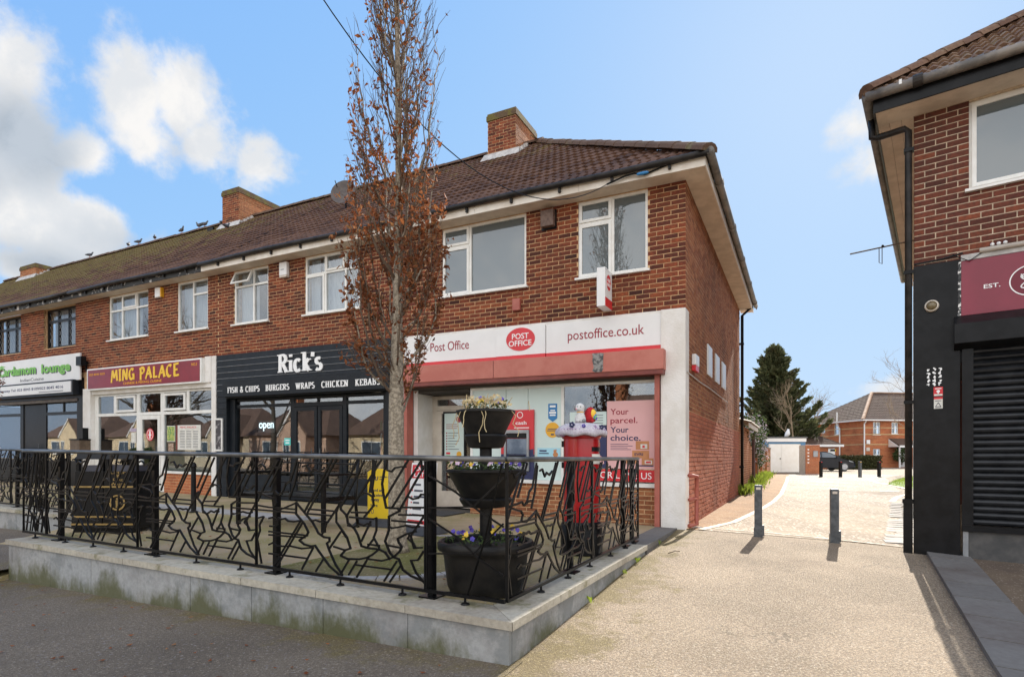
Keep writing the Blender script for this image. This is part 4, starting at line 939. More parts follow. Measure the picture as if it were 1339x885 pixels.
t = thing('open_sign', 'lit white word sign hung inside the charcoal framed window', 'lit sign', fL(9.86, BC + .25, 1.6))
text('open', fL, 10.12, 9.62, 1.60, 1.80, BC + .25, emit('neon white', (.8, .95, 1.0), 1.1), t, 'lit_word', ext=.01); one('backing', M('clear board', (.05, .06, .07), None, rough=.2), t, fL, 9.58, 10.16, BC + .255, BC + .262, 1.56, 1.84)
t = poster('small turquoise sticker low in the charcoal framed window', M('turquoise', (.1, .6, .55)), 8.80, 9.0, 1.26, 1.42, b=BC + .03, cat='sticker')
boxes('small_print', LETW, t, fL, [(8.83, 8.97, BC + .021, BC + .0235, 1.36, 1.385), (8.84, 8.96, BC + .021, BC + .0235, 1.30, 1.325)])
cl = MB(); cl.lathe(fL(7.0, 1.0, 2.3), [(.07, 0), (.07, .02)], 12); cl.build('ceiling_lamp', emit('warm lamp', (1, .85, .6), 3), chip)
# signs of the chip shop
t = thing('fascia_sign', 'large white serif name lettering on the charcoal boards', 'shop sign', fL(8.3, -.06, 2.9))
penned("Rick's", SER, fL, 9.02, 7.62, 2.90, 3.305, -.044, LETW, t, thick=.23, thin=.10, serif=.36, ext=.02, spacing=.0)
t = thing('menu_board', 'long charcoal menu board in white capitals under the large name', 'shop sign', fL(8.1, -.25, 2.4))
one('board', CHAR2, t, fL, 5.66, 10.66, -.25, -.162, 2.385, 2.70, bevel=.004)
for w, a0, a1 in (('FISH & CHIPS', 10.47, 9.36), ('BURGERS', 9.17, 8.41), ('WRAPS', 8.23, 7.65), ('CHICKEN', 7.46, 6.71), ('KEBABS', 6.52, 5.87)):
    penned(w, SER, fL, a0, a1, 2.475, 2.605, -.251, LETW, t, thick=.20, thin=.10, serif=.34, ext=.006)
t = thing('framed_picture', 'white framed dark picture on the boarded pier beside the takeaway', 'picture', fL(11.05, -.03, 1.1))
boxes('frame', UPVC, t, fL, [(10.91, 11.20, -.075, -.043, 1.10, 1.14), (10.91, 11.20, -.075, -.043, 1.86, 1.90), (10.91, 10.95, -.0749, -.043, 1.141, 1.859), (11.16, 11.20, -.0749, -.043, 1.141, 1.859)])
one('sheet', M('dark print', (.05, .045, .05), (.4, .38, .38), 9, .5, lo=.5, hi=.62), t, fL, 10.951, 11.159, -.06, -.046, 1.141, 1.859)
# ------------------------------------------------------------------ takeaway front
one('pillar', RENDER, ming, fL, 16.74, 17.14, -.05, .2, -.2, 2.86); one('pillar', RENDER, ming, fL, 11.175, 11.34, -.05, .2, -.1, 3.44)
one('lintel', RENDER, ming, fL, 11.345, 16.735, -.02, .25, 2.68, 3.0)
one('upstand', RENDER, ming, fL, 11.345, 11.58, -.06, -.001, 2.8, 3.44)
BM = .06
mf = boxes('shop_window', UPVC, ming, fL, [(16.55, 16.735, BM, BM + .07, 0, 2.675), (14.52, 14.66, BM, BM + .07, 0, 2.675), (13.44, 13.58, BM, BM + .07, 0, 2.675), (11.345, 11.5, BM, BM + .07, 0, 2.675),
   (11.501, 16.549, BM + .003, BM + .06, 2.05, 2.13), (11.501, 16.549, BM + .003, BM + .06, 2.62, 2.675), (15.66, 15.76, BM + .001, BM + .06, 2.131, 2.619), (12.38, 12.48, BM + .001, BM + .06, 2.131, 2.619), (11.501, 13.439, BM - .03, BM + .06, .50, .56), (14.661, 16.549, BM - .03, BM + .06, .50, .56)])
for a0, a1, z0, z1 in ((15.76, 16.55, 2.13, 2.62), (13.58, 14.52, 2.13, 2.62), (11.5, 12.38, 2.13, 2.62), (14.66, 16.55, .56, 2.05), (11.5, 13.44, .56, 2.05)): one('pane', GLASS_SHOP, mf, fL, a0, a1, BM + .03, BM + .036, z0, z1)
for a0, a1 in ((14.66, 15.66), (12.48, 13.44)):
    s = boxes('sash', UPVC, mf, fL, [(a0 + .02, a0 + .09, BM - .03, BM + .03, 2.15, 2.60), (a1 - .09, a1 - .02, BM - .03, BM + .03, 2.15, 2.60), (a0 + .09, a1 - .09, BM - .029, BM + .03, 2.15, 2.21), (a0 + .09, a1 - .09, BM - .029, BM + .03, 2.54, 2.60)])
    one('pane', GLASS_SHOP, mf, fL, a0 + .08, a1 - .08, BM, BM + .006, 2.2, 2.55)
d = boxes('door', UPVC, ming, fL, [(13.59, 13.70, BM - .01, BM + .05, .02, 2.04), (14.40, 14.51, BM - .01, BM + .05, .02, 2.04), (13.70, 14.40, BM - .009, BM + .049, .02, .16), (13.70, 14.40, BM - .009, BM + .049, 1.93, 2.04)])
one('pane', GLASS_SHOP, d, fL, 13.69, 14.41, BM + .01, BM + .018, .15, 1.94)
m = MB(); m.tube([fL(13.66, BM - .06, .95), fL(13.66, BM - .06, 1.2)], .012, 6); m.build('handle', STEEL, d)
for a0, a1 in ((11.345, 13.44), (14.66, 16.735)):
    one('stall_riser', MORTAR, ming, fL, a0 + .002, a1 - .002, BM + .012, BM + .1, -.1, .5); brickwork(fL, a0, a1, -.1, .5, BM + .012, [], ming, BR_FAR, 40, zref=-.1)
one('green_panel', M('dark green vinyl', (.035, .075, .05)), mf, fL, 11.5, 13.44, BM + .045, BM + .05, .57, 1.0)
t = thing('fascia_sign', 'deep red box sign with yellow brush lettering and white edge', 'shop sign', fL(14.1, -.15, 2.8))
one('box', UPVC, t, fL, 11.58, 16.72, -.148, -.021, 2.79, 3.40); one('face', MING, t, fL, 11.64, 16.66, -.155, -.149, 2.83, 3.36)
penned('MING PALACE', BRUSH, fL, 15.50, 12.45, 3.0, 3.30, -.1555, YEL, t, thick=.26, thin=.09, pen=radians(38))
text('CHINESE & PEKING CUISINE', fL, 14.9, 13.18, 2.88, 2.945, -.1555, M('amber lettering', (.75, .35, .03)), t, ext=.003, bold=.012)
text('023 8040 4203', fL, 16.58, 15.80, 3.20, 3.26, -.1555, M('amber lettering', (.75, .35, .03)), t, ext=.003, bold=.01); text('NO.3', fL, 11.96, 11.74, 3.22, 3.29, -.1555, M('amber lettering', (.75, .35, .03)), t, ext=.003, bold=.01)
t = thing('menu_poster', 'white paper menu taped inside the takeaway window', 'menu', fL(12.5, BM, 1.15))
one('sheet', PAPER, t, fL, 11.95, 12.95, BM + .02, BM + .028, 1.12, 1.76); text('MING PALACE', fL, 12.78, 12.12, 1.68, 1.73, BM + .0195, RED, t, ext=.002)
boxes('small_print', DGREY, t, fL, [(a0, a0 + .2, BM + .018, BM + .0195, 1.18 + i * .042, 1.192 + i * .042) for i in range(11) for a0 in (12.05, 12.32, 12.58)]); one('red_edge', MAROON, t, fL, 12.88, 12.95, BM + .0185, BM + .0195, 1.121, 1.759)
t = poster('small green and yellow poster beside the paper menu', M('leafy print', (.5, .5, .12), (.08, .25, .08), 16, .5), 13.02, 13.33, 1.35, 1.73, b=BM + .028); boxes('border', PAPER, t, fL, [(13.0, 13.35, BM + .0285, BM + .0295, 1.33, 1.75)])
t = poster('small brown card under the green and yellow poster', M('brown print', (.25, .12, .07), (.5, .4, .3), 20, .6), 13.06, 13.28, 1.08, 1.29, b=BM + .028)
t = thing('sticker', 'red oval sticker on the glass door of the takeaway', 'sticker', fL(14.05, BM, 1.3)); disc(fL, 14.06, 1.52, .17, .17, BM + .009, .003, RED, t, 'sheet'); ring(fL, 14.06, 1.52, .14, .14, .015, BM + .0055, .001, LETW, t, 'oval_line'); boxes('mark', LETW, t, fL, [(14.03, 14.09, BM + .004, BM + .0055, 1.42, 1.62), (13.99, 14.13, BM + .0035, BM + .0052, 1.5, 1.53)])
t = poster('narrow white notice with a purple heading beside the takeaway door', PAPER, 14.74, 14.95, 1.30, 1.58, b=BM + .028); t2 = poster('small grey card above the narrow white notice', M('mauve card', (.4, .33, .42)), 14.72, 15.0, 1.60, 1.70, b=BM + .028)
one('back_wall', M('takeaway interior', (.10, .09, .07), (.06, .05, .04), 1.5), ming, fL, 11.5, 16.7, 2.0, 2.05, -.1, 2.6)
# ------------------------------------------------------------------ restaurant front
one('lintel', BLACK, card, fL, 17.16, 24, -.05, .25, 2.62, 3.2)
one('pier', BLACK, card, fL, 17.16, 17.50, -.03, .2, -.2, 2.62)
one('canopy', CHAR2, card, fL, 17.32, 24, -.22, -.052, 2.70, 3.14); one('rolled_shutter', M('dark slats', (.08, .06, .05), (.12, .1, .08), 5), card, fL, 17.45, 24, -.05, .05, 2.52, 2.61)
cf = boxes('shop_window', BLACK, card, fL, [(19.56, 19.78, .1, .16, 0, 2.52), (17.5, 17.62, .1, .16, 0, 2.52), (21.0, 21.2, .1, .16, 0, 2.52), (17.621, 19.559, .102, .16, 2.15, 2.24), (21.201, 24, .102, .16, 2.15, 2.24), (18.5, 18.58, .101, .16, 2.241, 2.52), (17.621, 19.559, .08, .16, .0, .75), (21.201, 24, .08, .16, 0, .75)])
for a0, a1, z0, z1 in ((17.62, 19.56, .75, 2.15), (21.2, 24, .75, 2.15), (17.62, 18.5, 2.24, 2.52), (18.58, 19.56, 2.24, 2.52), (21.2, 24, 2.24, 2.52)): one('pane', GLASS_SHOP, cf, fL, a0, a1, .12, .126, z0, z1)
d = one('door', BLACK, card, fL, 19.79, 20.99, .12, .17, .02, 2.5); m = MB(); m.tube([fL(19.95, .07, .9), fL(19.95, .07, 1.25)], .015, 6); m.build('handle', STEEL, d)
one('back_wall', M('amber interior', (.13, .075, .03), (.05, .035, .02), 2.5), card, fL, 17.5, 24, 1.8, 1.85, -.1, 2.6)
t = thing('fascia_sign', 'large white sign board with lime green rounded lettering', 'shop sign', fL(20.5, -.14, 3.13))
one('board', WHITE, t, fL, 17.11, 24, -.14, -.1, 3.13, 3.91)
for dx, dz, bb, mt in ((.05, -.025, -.1405, DGREY), (0, 0, -.147, GREEN)):
    text('Cardamom', fL, 22.02 - dx, 19.62 - dx, 3.435 + dz, 3.735 + dz, bb, mt, t, bold=.035); text('lounge', fL, 19.28 - dx, 17.62 - dx, 3.335 + dz, 3.70 + dz, bb, mt, t, bold=.035)
text('IndianCuisine', fL, 20.6, 19.15, 3.215, 3.31, -.1405, DGREY, t, ext=.003)
m = MB(); m.prism([fL(22.10, -.1475, 3.72), fL(21.85, -.1475, 3.80), fL(21.55, -.1475, 3.755), fL(21.9, -.1475, 3.735)], (fL.depth[0] * .004, fL.depth[1] * .004, 0)); m.build('leaf_mark', GREEN, t)
t = thing('fascia_sign', 'lower white telephone strip sign beneath the lime lettering', 'shop sign', fL(20.5, -.24, 2.77))
one('board', WHITE, t, fL, 17.40, 24, -.245, -.222, 2.775, 3.09)
text(', Takeaway Tel: 023 8045 8109/023 8045 4016', fL, 22.0, 17.8, 2.875, 2.985, -.2455, NAVY, t, ext=.003, bold=.008); boxes('small_print', DGREY, t, fL, [(17.8, 19.2, -.247, -.2455, 2.815, 2.835)])
t = thing('wall_box', 'brown wall box with black top between restaurant and takeaway', 'wall box', fL(16.95, -.08, 1.0))
one('box', M('brown wood', (.10, .065, .04), (.16, .11, .07), 8), t, fL, 16.72, 17.22, -.34, -.052, 1.04, 1.36); one('lid', BLACK, t, fL, 16.70, 17.24, -.36, -.052, 1.362, 1.40); one('post_plate', BLACK, t, fL, 16.84, 16.98, -.2, -.054, 1.402, 1.72)
t = thing('floodlight', 'black wall floodlight at the joint above the deep red sign', 'floodlight', fL(17.05, -.05, 3.5)); one('body', BLACK, t, fL, 16.85, 17.12, -.24, -.1, 3.52, 3.78); one('arm', BLACK, t, fL, 16.95, 17.03, -.1, -.01, 3.6, 3.66); one('pipe', BLACK, t, fL, 16.97, 17.01, -.05, -.012, 3.38, 3.599)
t = thing('menu_stand', 'pink patterned menu board standing low before the restaurant', 'menu board', fL(21.8, -.5, 0)); one('board', M('pink pattern', (.6, .3, .36), (.35, .2, .3), 14, lo=.45, hi=.55), t, fL, 21.1, 22.6, -.55, -.5, .15, 1.05)
one('top_strip', WHITE, t, fL, 21.0, 22.7, -.56, -.49, 1.052, 1.12)
for a in (21.15, 22.5): one('leg', BLACK, t, fL, a, a + .04, -.49, -.45, -.05, 1.0)
# ------------------------------------------------------------------ terrace, retaining wall
m = MB(); us = [.16, 2, 4, 7.10]
m.box(fL, .45, 7.10, -5.42, .02, -.35, -.003); m.build('terrace_paving', TERR, kind='structure')
m = MB(); m.box(fL, .12, .449, -2.0, .02, -.3, -.004); m.build('terrace_edge_paving', SLAB, kind='structure')
m = MB(); m.box(fL, 7.101, 40, -2.6, .02, -.6, -.004); m.box(fL, 9.6, 40, -4.0, -2.601, -.7, -.004); m.build('terrace_paving', TERR, kind='structure')
m = MB(); m.hexa([fL(7.101, -6.2, -.62), fL(9.59, -6.2, -.66), fL(9.59, -6.2, -.60), fL(7.101, -6.2, -.51)], [fL(7.101, -2.602, -.62), fL(9.59, -2.602, -.66), fL(9.59, -2.602, -.004), fL(7.101, -2.602, -.004)]); m.build('ramp', TERR, kind='structure')
for k in range(12):                                             # band of pale slabs crossing the terrace
    pass
rw = thing('retaining_wall', 'low grey panelled retaining wall with pale coping round the terrace', 'retaining wall', fL(.14, -5.74, -.3))
one('core', M('wall core', (.2, .2, .19)), rw, fL, .20, 7.06, -5.68, -5.43, -.7, -.06)
rr = random.Random(6)
xs = [.15, 1.0, 1.85, 2.7, 3.55, 4.4, 5.25, 6.1, 7.0, 7.08]
for i in range(len(xs) - 1): one('panel', PANEL, rw, fL, xs[i] + .003, xs[i + 1] - .003, -5.725 + rr.uniform(-.002, .002), -5.685, -.62, -.062)
ys = [-5.725, -4.85, -4.0, -3.1, -2.2, -1.2, -.4]
for i in range(len(ys) - 1): one('panel', PANEL, rw, fL, .148 + rr.uniform(-.002, .002), .19, ys[i] + (.042 if i == 0 else .003), ys[i + 1] - .003, -.62, -.062)
one('core', M('wall core', (.2, .2, .19)), rw, fL, .20, .42, -5.42, -.4, -.7, -.06)
ang = .30
m = MB(); m.hexa([fL(.115, -5.755, -.06), fL(1.0, -5.755, -.06), fL(1.0, -5.755, -.001), fL(.115, -5.755, -.001)], [fL(.44, -5.43, -.06), fL(1.0, -5.43, -.06), fL(1.0, -5.43, -.001), fL(.44, -5.43, -.001)]); m.build('coping_stone', COPE, rw)
m = MB(); m.hexa([fL(.112, -5.75, -.06), fL(.437, -5.427, -.06), fL(.437, -5.427, -.001), fL(.112, -5.75, -.001)], [fL(.112, -4.9, -.06), fL(.437, -4.9, -.06), fL(.437, -4.9, -.001), fL(.112, -4.9, -.001)]); m.build('coping_stone', COPE, rw)
x = 1.006
while x < 7.08: x2 = min(x + .9, 7.10); one('coping_stone', COPE, rw, fL, x, x2 - .006, -5.755 + rr.uniform(-.003, .003), -5.425, -.06, .0 + rr.uniform(-.003, .002)); x = x2
y = -4.894
while y < -2.0: y2 = min(y + .9, -2.0); one('coping_stone', COPE, rw, fL, .112 + rr.uniform(-.003, .003), .437, y, y2 - .006, -.06, rr.uniform(-.003, .002)); y = y2
while y < -.1: y2 = min(y + .9, -.1); one('coping_stone', SLAB, rw, fL, .112, .437, y, y2 - .006, -.06, .0); y = y2
rw2 = thing('retaining_wall', 'far grey retaining wall beyond the terrace opening at the left edge', 'retaining wall', fL(10, -4.0, -.5))
for i in range(9): one('panel', PANEL, rw2, fL, 9.6 + i * 1.5, 9.6 + (i + 1) * 1.5 - .008, -4.04, -4.001, -.8, -.06); one('coping_stone', COPE, rw2, fL, 9.57 + i * 1.5, 9.57 + (i + 1) * 1.5 - .008, -4.08, -3.7, -.058, .002)
one('panel', PANEL, rw2, fL, 9.56, 9.598, -4.04, -2.7, -.8, -.06); one('coping_stone', COPE, rw2, fL, 9.55, 9.85, -3.69, -2.7, -.058, .002)
# tree circle of setts
tc = fL(2.45, -4.02, 0)
m = MB(); m.lathe((tc[0], tc[1], tc[2]), [(1.30, -.01), (1.30, .004)], 40)
m.build('tree_bed', M('mossy bed', (.13, .12, .025), (.20, .16, .07), 2.2, .95, .9, 60, lo=.42, hi=.6, speck=(60, (.3, .26, .14), .1)), kind='structure')
for k in range(44):
    a = 2 * pi * k / 44; r0, r1 = 1.31, 1.44; w = pi / 44 * .93
    q = [(tc[0] + r * cos(a + s), tc[1] + r * sin(a + s)) for r, s in ((r0, -w), (r0, w), (r1, w), (r1, -w))]; h = .006 + rr.uniform(-.002, .003)
    m = MB(); m.hexa([(px, py, tc[2] - .02) for px, py in q], [(px, py, tc[2] + h) for px, py in q]); m.build('sett', SETT, rw)
# pale slab band towards the takeaway
for i in range(9):
    m = MB(); m.box(fL, 5.6 + i * .6, 5.6 + (i + 1) * .6 - .012, -2.55, -2.0, -.03, .004); m.build('paving_slab', SETT, rw)
# ------------------------------------------------------------------ railing
PAT = "492,1050 321,590;301,520 124,90;518,1060 342,590;311,500 145,90;269,670 269,570 321,490 347,420 337,390 290,340 321,310 363,300 389,310 415,260 477,150 534,90 554,90;269,670 321,590 373,510 394,460 409,420 446,390 477,390 477,360 461,340 477,280 513,170 549,100;88,510 114,520 135,510 150,520 171,510 197,520 218,500 254,500 285,510;150,510 150,470 130,440 93,440;88,390 342,390;88,360 326,370;88,270 114,290 135,270 181,270 233,280 306,270 373,290;88,190 332,190;378,290 306,90;440,200 394,90;368,520 394,530 420,520 446,530 461,520 446,450 430,410;347,620 497,620;342,580 487,580;549,710 528,660 466,520;539,700 518,610 518,530 544,480 575,410;150,1040 57,800;181,1050 93,800;275,1050 233,860 202,830;285,1030 259,830 223,700;10,980 36,1000 57,980 67,950 114,980 166,970;311,990 337,1000 363,940 383,970 415,950 446,980;10,740 88,750 130,760 155,730 176,750 218,760;10,740 73,710 124,690 140,660 124,610 171,600 275,670;5,500 47,520;52,520 21,440 26,390 5,310 36,90;503,320 570,300;477,300 544,450;10,620 88,610 264,610;10,580 264,580;57,800 10,660;202,830 176,740;534,500 580,410 601,320 570,300 544,250 585,230 653,240 694,260 725,290 762,340;544,700 544,640 580,590 585,530 622,490 642,440 663,350 699,340 762,340 793,320 819,270;731,580 746,590 746,490 731,430 762,350;731,420 699,350;679,1050 549,670;642,1060 539,750;772,1060 575,580;803,1060 788,970 777,870 782,800 798,680 860,680 870,660 813,610 813,500 793,410 819,320 839,290;912,1060 788,740;979,1060 829,680;995,1020 870,670;979,1060 984,990;803,980 829,970 845,1000 876,1010 902,1010;902,760 912,780 938,760 964,770 979,800 995,800;876,690 995,700;865,630 995,640;829,580 984,580;813,530 829,520 860,530 902,550 938,540 969,550;995,640 927,470 943,380 984,390;922,480 912,450 938,420 953,380;953,510 902,480 860,440 865,410 881,380 870,340 839,290 865,280 886,200 927,160 995,130;990,360 964,290 927,280 953,190 995,120;632,190 829,190;803,380 876,370;699,370 762,370;705,250 741,250 777,250 813,270 839,290;591,220 549,110;637,220 591,100;705,270 637,90;855,260 788,90;876,230 819,90;606,620 705,630;596,580 731,580;585,510 622,500 653,530 679,520 699,540 715,530;715,560 663,390;663,770 679,790 705,780 725,760 731,690 679,590;731,980 715,890 731,760"
PW = 1.93
def panel_mesh():
    m = MB(); 
    for s in PAT.split(';'):
        pts = [tuple(float(c) / 1000 for c in p.split(',')) for p in s.split()]
        w = .015
        p3 = [(x * PW, 0, z) for x, z in pts]
        m.ribbon(p3, w if len(pts) <= 7 else .017, .013, None, None, (0, 1, 0))
    for a, b in (((.50, .44, ), (.52, .40)),): pass
    m.ribbon([(.735 * PW, 0, 1.05), (.728 * PW, 0, .93), (.715 * PW, 0, .80)], .04, .008, None, None, (0, 1, 0))
    for x in (.0, PW): m.box(fW, x - .006, x + .006, -.012, .012, .06, 1.06)
    me = bpy.data.meshes.new('infill_panel'); me.from_pydata(m.v, [], m.f); me.materials.append(BLACKM); me.update()
    bm = bmesh.new(); bm.from_mesh(me); bmesh.ops.recalc_face_normals(bm, faces=bm.faces); bm.to_mesh(me); bm.free(); return me
PANEL_ME = panel_mesh()
def railing(name, label, fr, a0, a1, b, posts, panels, loc, end=0, shear=0.0141, feet=(), toprev=False):
    """panels: list of (a at screen left, direction sign, length share)"""
    t = thing(name, label, 'railing', loc)
    m = MB(); n = 6; m.tube([fr(a0 + (a1 - a0) * i / n, b, 1.082) for i in range(n + 1)], .021, 10); m.build('handrail', M('handrail paint', (.17, .165, .155), (.06, .06, .058), 3, .34, metal=.45), t, smooth=True)
    one('bottom_rail', BLACKM, t, fr, a0, a1, b - .012, b + .012, .05, .075)
    for a in posts:
        one('post', BLACKM, t, fr, a - .025, a + .025, b + .05, b + .10, .0, 1.06); one('base_plate', BLACKM, t, fr, a - .075, a + .075, b + .0, b + .15, .0, .012)
        one('clip', BLACKM, t, fr, a - .012, a + .012, b + .026, b + .049, .9, .95)
    for a in feet:
        m = MB(); p = fr(a, b, 0); m.lathe(p, [(.035, 0), (.030, .012), (.010, .02), (.009, .055)], 10); m.build('foot', BLACKM, t)
    for a, L in panels:                                        # a: where the panel's left end stands
        p = fr(a, b, 0); rdir = Vector(fr(a - fr.s * -1 * 0 + (.01 if fr.s > 0 else -.01), b, 0)) - Vector(p); rdir.z = 0; rdir.normalize()
        q = Vector(fr(a + (1 if fr.s > 0 else -1), b, 0)) - Vector(p)
        X = q; Y = Vector((0, 0, 1)).cross(q).normalized(); Z = Vector((0, 0, 1))
        R = Matrix((X, Y, Z)).transposed().to_4x4() @ Matrix.Diagonal((L / PW, 1, 1, 1))
        pn = bpy.data.objects.new('infill_panel', PANEL_ME); COL.objects.link(pn); pn.parent = t
        # keep the small fall of the rail by baking it into its own mesh
        me = PANEL_ME.copy(); me.transform(Matrix.Translation(p) @ R); bb = base_of(t); me.transform(Matrix.Translation((-bb[0], -bb[1], -bb[2]))); pn.data = me
        ROOT[pn.name] = bb
    return t
railing('railing', 'black railing with cut-out bare branch pattern along the front of the terrace', fL, .285, 7.2, -5.53, (.97, 2.70, 4.55, 6.45), [(2.88, 1.90), (4.74, 1.86), (6.62, 1.88), (7.19, .55)], fL(3.5, -5.53, 0), feet=(.62, 1.2, 1.85, 2.45, 3.1, 3.75, 4.4, 5.0, 5.6, 6.2, 6.9))
def fE(a, b, z): return fL(b, a, z)
fE.s = 1; fE.right = fL.depth; fE.depth = fS.depth
railing('railing', 'shorter black branch pattern railing along the lane side of the terrace', fE, -5.50, -1.80, .285, (-4.05, -2.25, -1.83), [(-5.50, 1.86), (-3.63, 1.82)], fL(.285, -3.6, 0), feet=(-4.9, -4.3, -3.7, -3.0, -2.4, -2.0))
m = MB()
t0 = bpy.data.objects['railing']
boxes('infill_panel', BLACKM, t0, fL, [(.96, .975, -5.536, -5.524, .06, 1.06)])
for zz in ((.95, .7), (.62, .35)):
    mm = MB(); mm.ribbon([fL(.95, -5.53, zz[0]), fL(.7, -5.53, zz[0] - .12), fL(.5, -5.53, zz[1]), fL(.30, -5.53, zz[1] - .1)], .014, .01, None, None, fL.depth); mm.ribbon([fL(.95, -5.53, zz[1]), fL(.55, -5.53, zz[1] + .03), fL(.3, -5.53, zz[0])], .012, .01, None, None, fL.depth); mm.ribbon([fL(.6, -5.53, .07), fL(.45, -5.53, .5), fL(.31, -5.53, 1.05)], .012, .01, None, None, fL.depth); mm.build('infill_panel', BLACKM, t0)
railing('railing', 'farther black railing beyond the terrace opening at the left edge', fL, 9.75, 15.2, -3.9, (9.8, 11.6, 13.4, 15.1), [(11.66, 1.85), (13.5, 1.82), (15.2, 1.7)], fL(11, -3.9, 0), feet=(10.4, 11, 12.4))
# ------------------------------------------------------------------ building on the right
rb_ = thing('bakery_building', 'dark brick shop at the right edge with black shuttered front', 'shop building', fR(.2, 0, -.15))
RW = [(.56, 2.2, 4.45, 5.55)]
wall_core(fR, 0, 6, 3.5, 5.58, 0, .25, RW, rb_, MORTAR_R); brickwork(fR, 0, 6, 3.545, 5.57, 0, RW, rb_, BR_R, 300, zref=5.57 - 27 * .075)
def fRS(a, b, z): return fR(b, a, z)
fRS.yaw = atan2(fR.depth[1], fR.depth[0]); fRS.s = 1; fRS.right = fR.depth; fRS.depth = fR.right
wall_core(fRS, .26, 9, -.3, 5.58, 0.002, .25, [], rb_, MORTAR_R, 'side_wall'); brickwork(fRS, .06, 9, -.15, 5.57, 0.0, [], rb_, BR_R, 0, zref=5.57 - 27 * .075)
one('side_wall', MORTAR_R, rb_, fRS, .02, .255, .002, .25, -.3, 3.5); one('back_wall', BR_R, rb_, fR, .26, 6, 8.8, 9, -.3, 5.58); one('ceiling', DARKROOM, rb_, fR, .26, 6, .3, 8.7, 3.0, 3.2)
window(rb_, fR, *RW[0], [(0, .82, 0, 1.1, 1), (.82, 1.64, 0, 1.1, 0)], mull=[(.82, 0, 0)], glass=GLASS_UP, b=.03, ft=.06)
one('pilaster', BLACK, rb_, fR, -.006, .475, -.06, .24, -.25, 3.585, bevel=.006); one('white_edge', WHITE, rb_, fR, -.012, -.007, -.03, .2, .3, 3.4)
one('lead_flashing', LEAD, rb_, fR, .48, 6, -.06, -.009, 3.56, 3.63)
m = MB(); m.tube([fR(.66, -.08, 3.645), fR(6, -.08, 3.645)], .03, 10); m.build('light_tube', CREAM, rb_, smooth=True)
for a in (.78, .84, .9): m = MB(); m.ball(fR(a, -.06, 3.70), .022, 8, 5); m.build('cable_clip', WHITE, rb_)
m = MB(); m.tube([fR(.0, -.03, 3.62), fR(.3, -.04, 3.63), fR(.5, -.05, 3.66)], .012, 6); m.build('cable', BLACK, rb_); m = MB(); m.tube([fR(.40, -.05, 3.66), fR(.46, -.09, 3.6), fR(.56, -.08, 3.54), (fR(.68, -.07, 3.62))], .006, 6); m.build('cable', BLACK, rb_)
one('lintel', BLACK, rb_, fR, .476, 6, -.01, .25, 2.3, 3.5)
bx_ = MB(); bx_.hexa([fR(.41, -.26, 2.50), fR(6, -.26, 2.50), fR(6, -.062, 2.44), fR(.41, -.062, 2.44)], [fR(.41, -.26, 2.74), fR(6, -.26, 2.74), fR(6, -.062, 2.87), fR(.41, -.062, 2.87)]); bx_.build('shutter_box', BLACK, rb_, bevel=.006)
one('shutter_guide', BLACK, rb_, fR, .49, .60, -.09, .0, .18, 2.49)
SHUT = M('black shutter slat', (.006, .007, .009), (.016, .017, .019), 5, .3, .08, 40, spec=.35)
for i in range(27):
    z = .262 + i * .0815 + random.uniform(-.002, .002); m = MB()
    pr = [(-.012, 0), (-.034, .018), (-.038, .040), (-.026, .062), (-.012, .078)]; n = len(pr)
    m.v = [fR(a, -.02 + b, z + zz) for a in (.601, 6) for b, zz in pr]; m.f = [(k, k + 1, n + k + 1, n + k) for k in range(n - 1)] + [tuple(range(n)), tuple(range(2 * n - 1, n - 1, -1)), (0, n, 2 * n - 1, n - 1)]
    m.build('shutter_slat', SHUT, rb_)
one('shutter_back', BLACK, rb_, fR, .601, 6, -.015, .0, .26, 2.46); one('bottom_bar', BLACK, rb_, fR, .50, 6, -.10, -.015, .185, .258); one('base_panel', M('dark base board', (.05, .05, .05), (.09, .085, .08), 5, .6), rb_, fR, .555, 6, -.05, .1, -.25, .183)
one('post_base', GREYP, rb_, fR, .50, .553, -.07, .0, -.2, .183)
# eaves and roof
one('soffit', SOFFIT, rb_, fR, -.40, 6, -.40, -.009, 5.572, 5.59)
for k in range(3): one('soffit', SOFFIT, rb_, fRS, -.008, 9, -.40 + k * .132, -.40 + (k + 1) * .132 - .004, 5.571, 5.589)
one('fascia', BLACK, rb_, fR, -.42, 6, -.425, -.402, 5.56, 5.74); one('fascia', BLACK, rb_, fRS, -.40, 9, -.425, -.402, 5.56, 5.74)
m = MB(); m.tube([fR(-.50, -.485, 5.765), fR(1, -.485, 5.76), fR(6, -.485, 5.75)], .062, 12); m.build('gutter', GUTG, rb_, smooth=True); m = MB(); m.tube([fR(-.485, -.49, 5.765), fR(-.485, 4, 5.76), fR(-.485, 9, 5.75)], .062, 12); m.build('gutter', GUTG, rb_, smooth=True)
for a in (.0, 1.6): m = MB(); m.tube([fR(a, -.485, 5.765), fR(a + .1, -.485, 5.765)], .075, 12); m.build('gutter_joint', GUT, rb_)
one('bracket_clip', WHITE, rb_, fR, -.14, -.11, -.55, -.53, 5.76, 5.82)
m = MB(); m.tube([fR(-.48, .05, 5.72), fR(-.47, .02, 5.46), fR(-.40, .0, 5.43), fR(-.10, -.03, 5.43), fR(-.06, -.035, 5.38), fR(-.06, -.035, .55)], .042, 10); m.build('downpipe', GUT, rb_, smooth=True)
one('downpipe', BLACK, rb_, fR, -.115, -.015, -.09, .02, -.25, .56); one('pipe_collar', BLACK, rb_, fR, -.125, -.008, -.10, .03, .5, .56)
for z in (1.8, 3.5, 5.1): one('pipe_bracket', BLACK, rb_, fR, -.11, .0, -.085, .0, z, z + .045)
def zr2(b): return 5.80 + .75 * (b + .45)
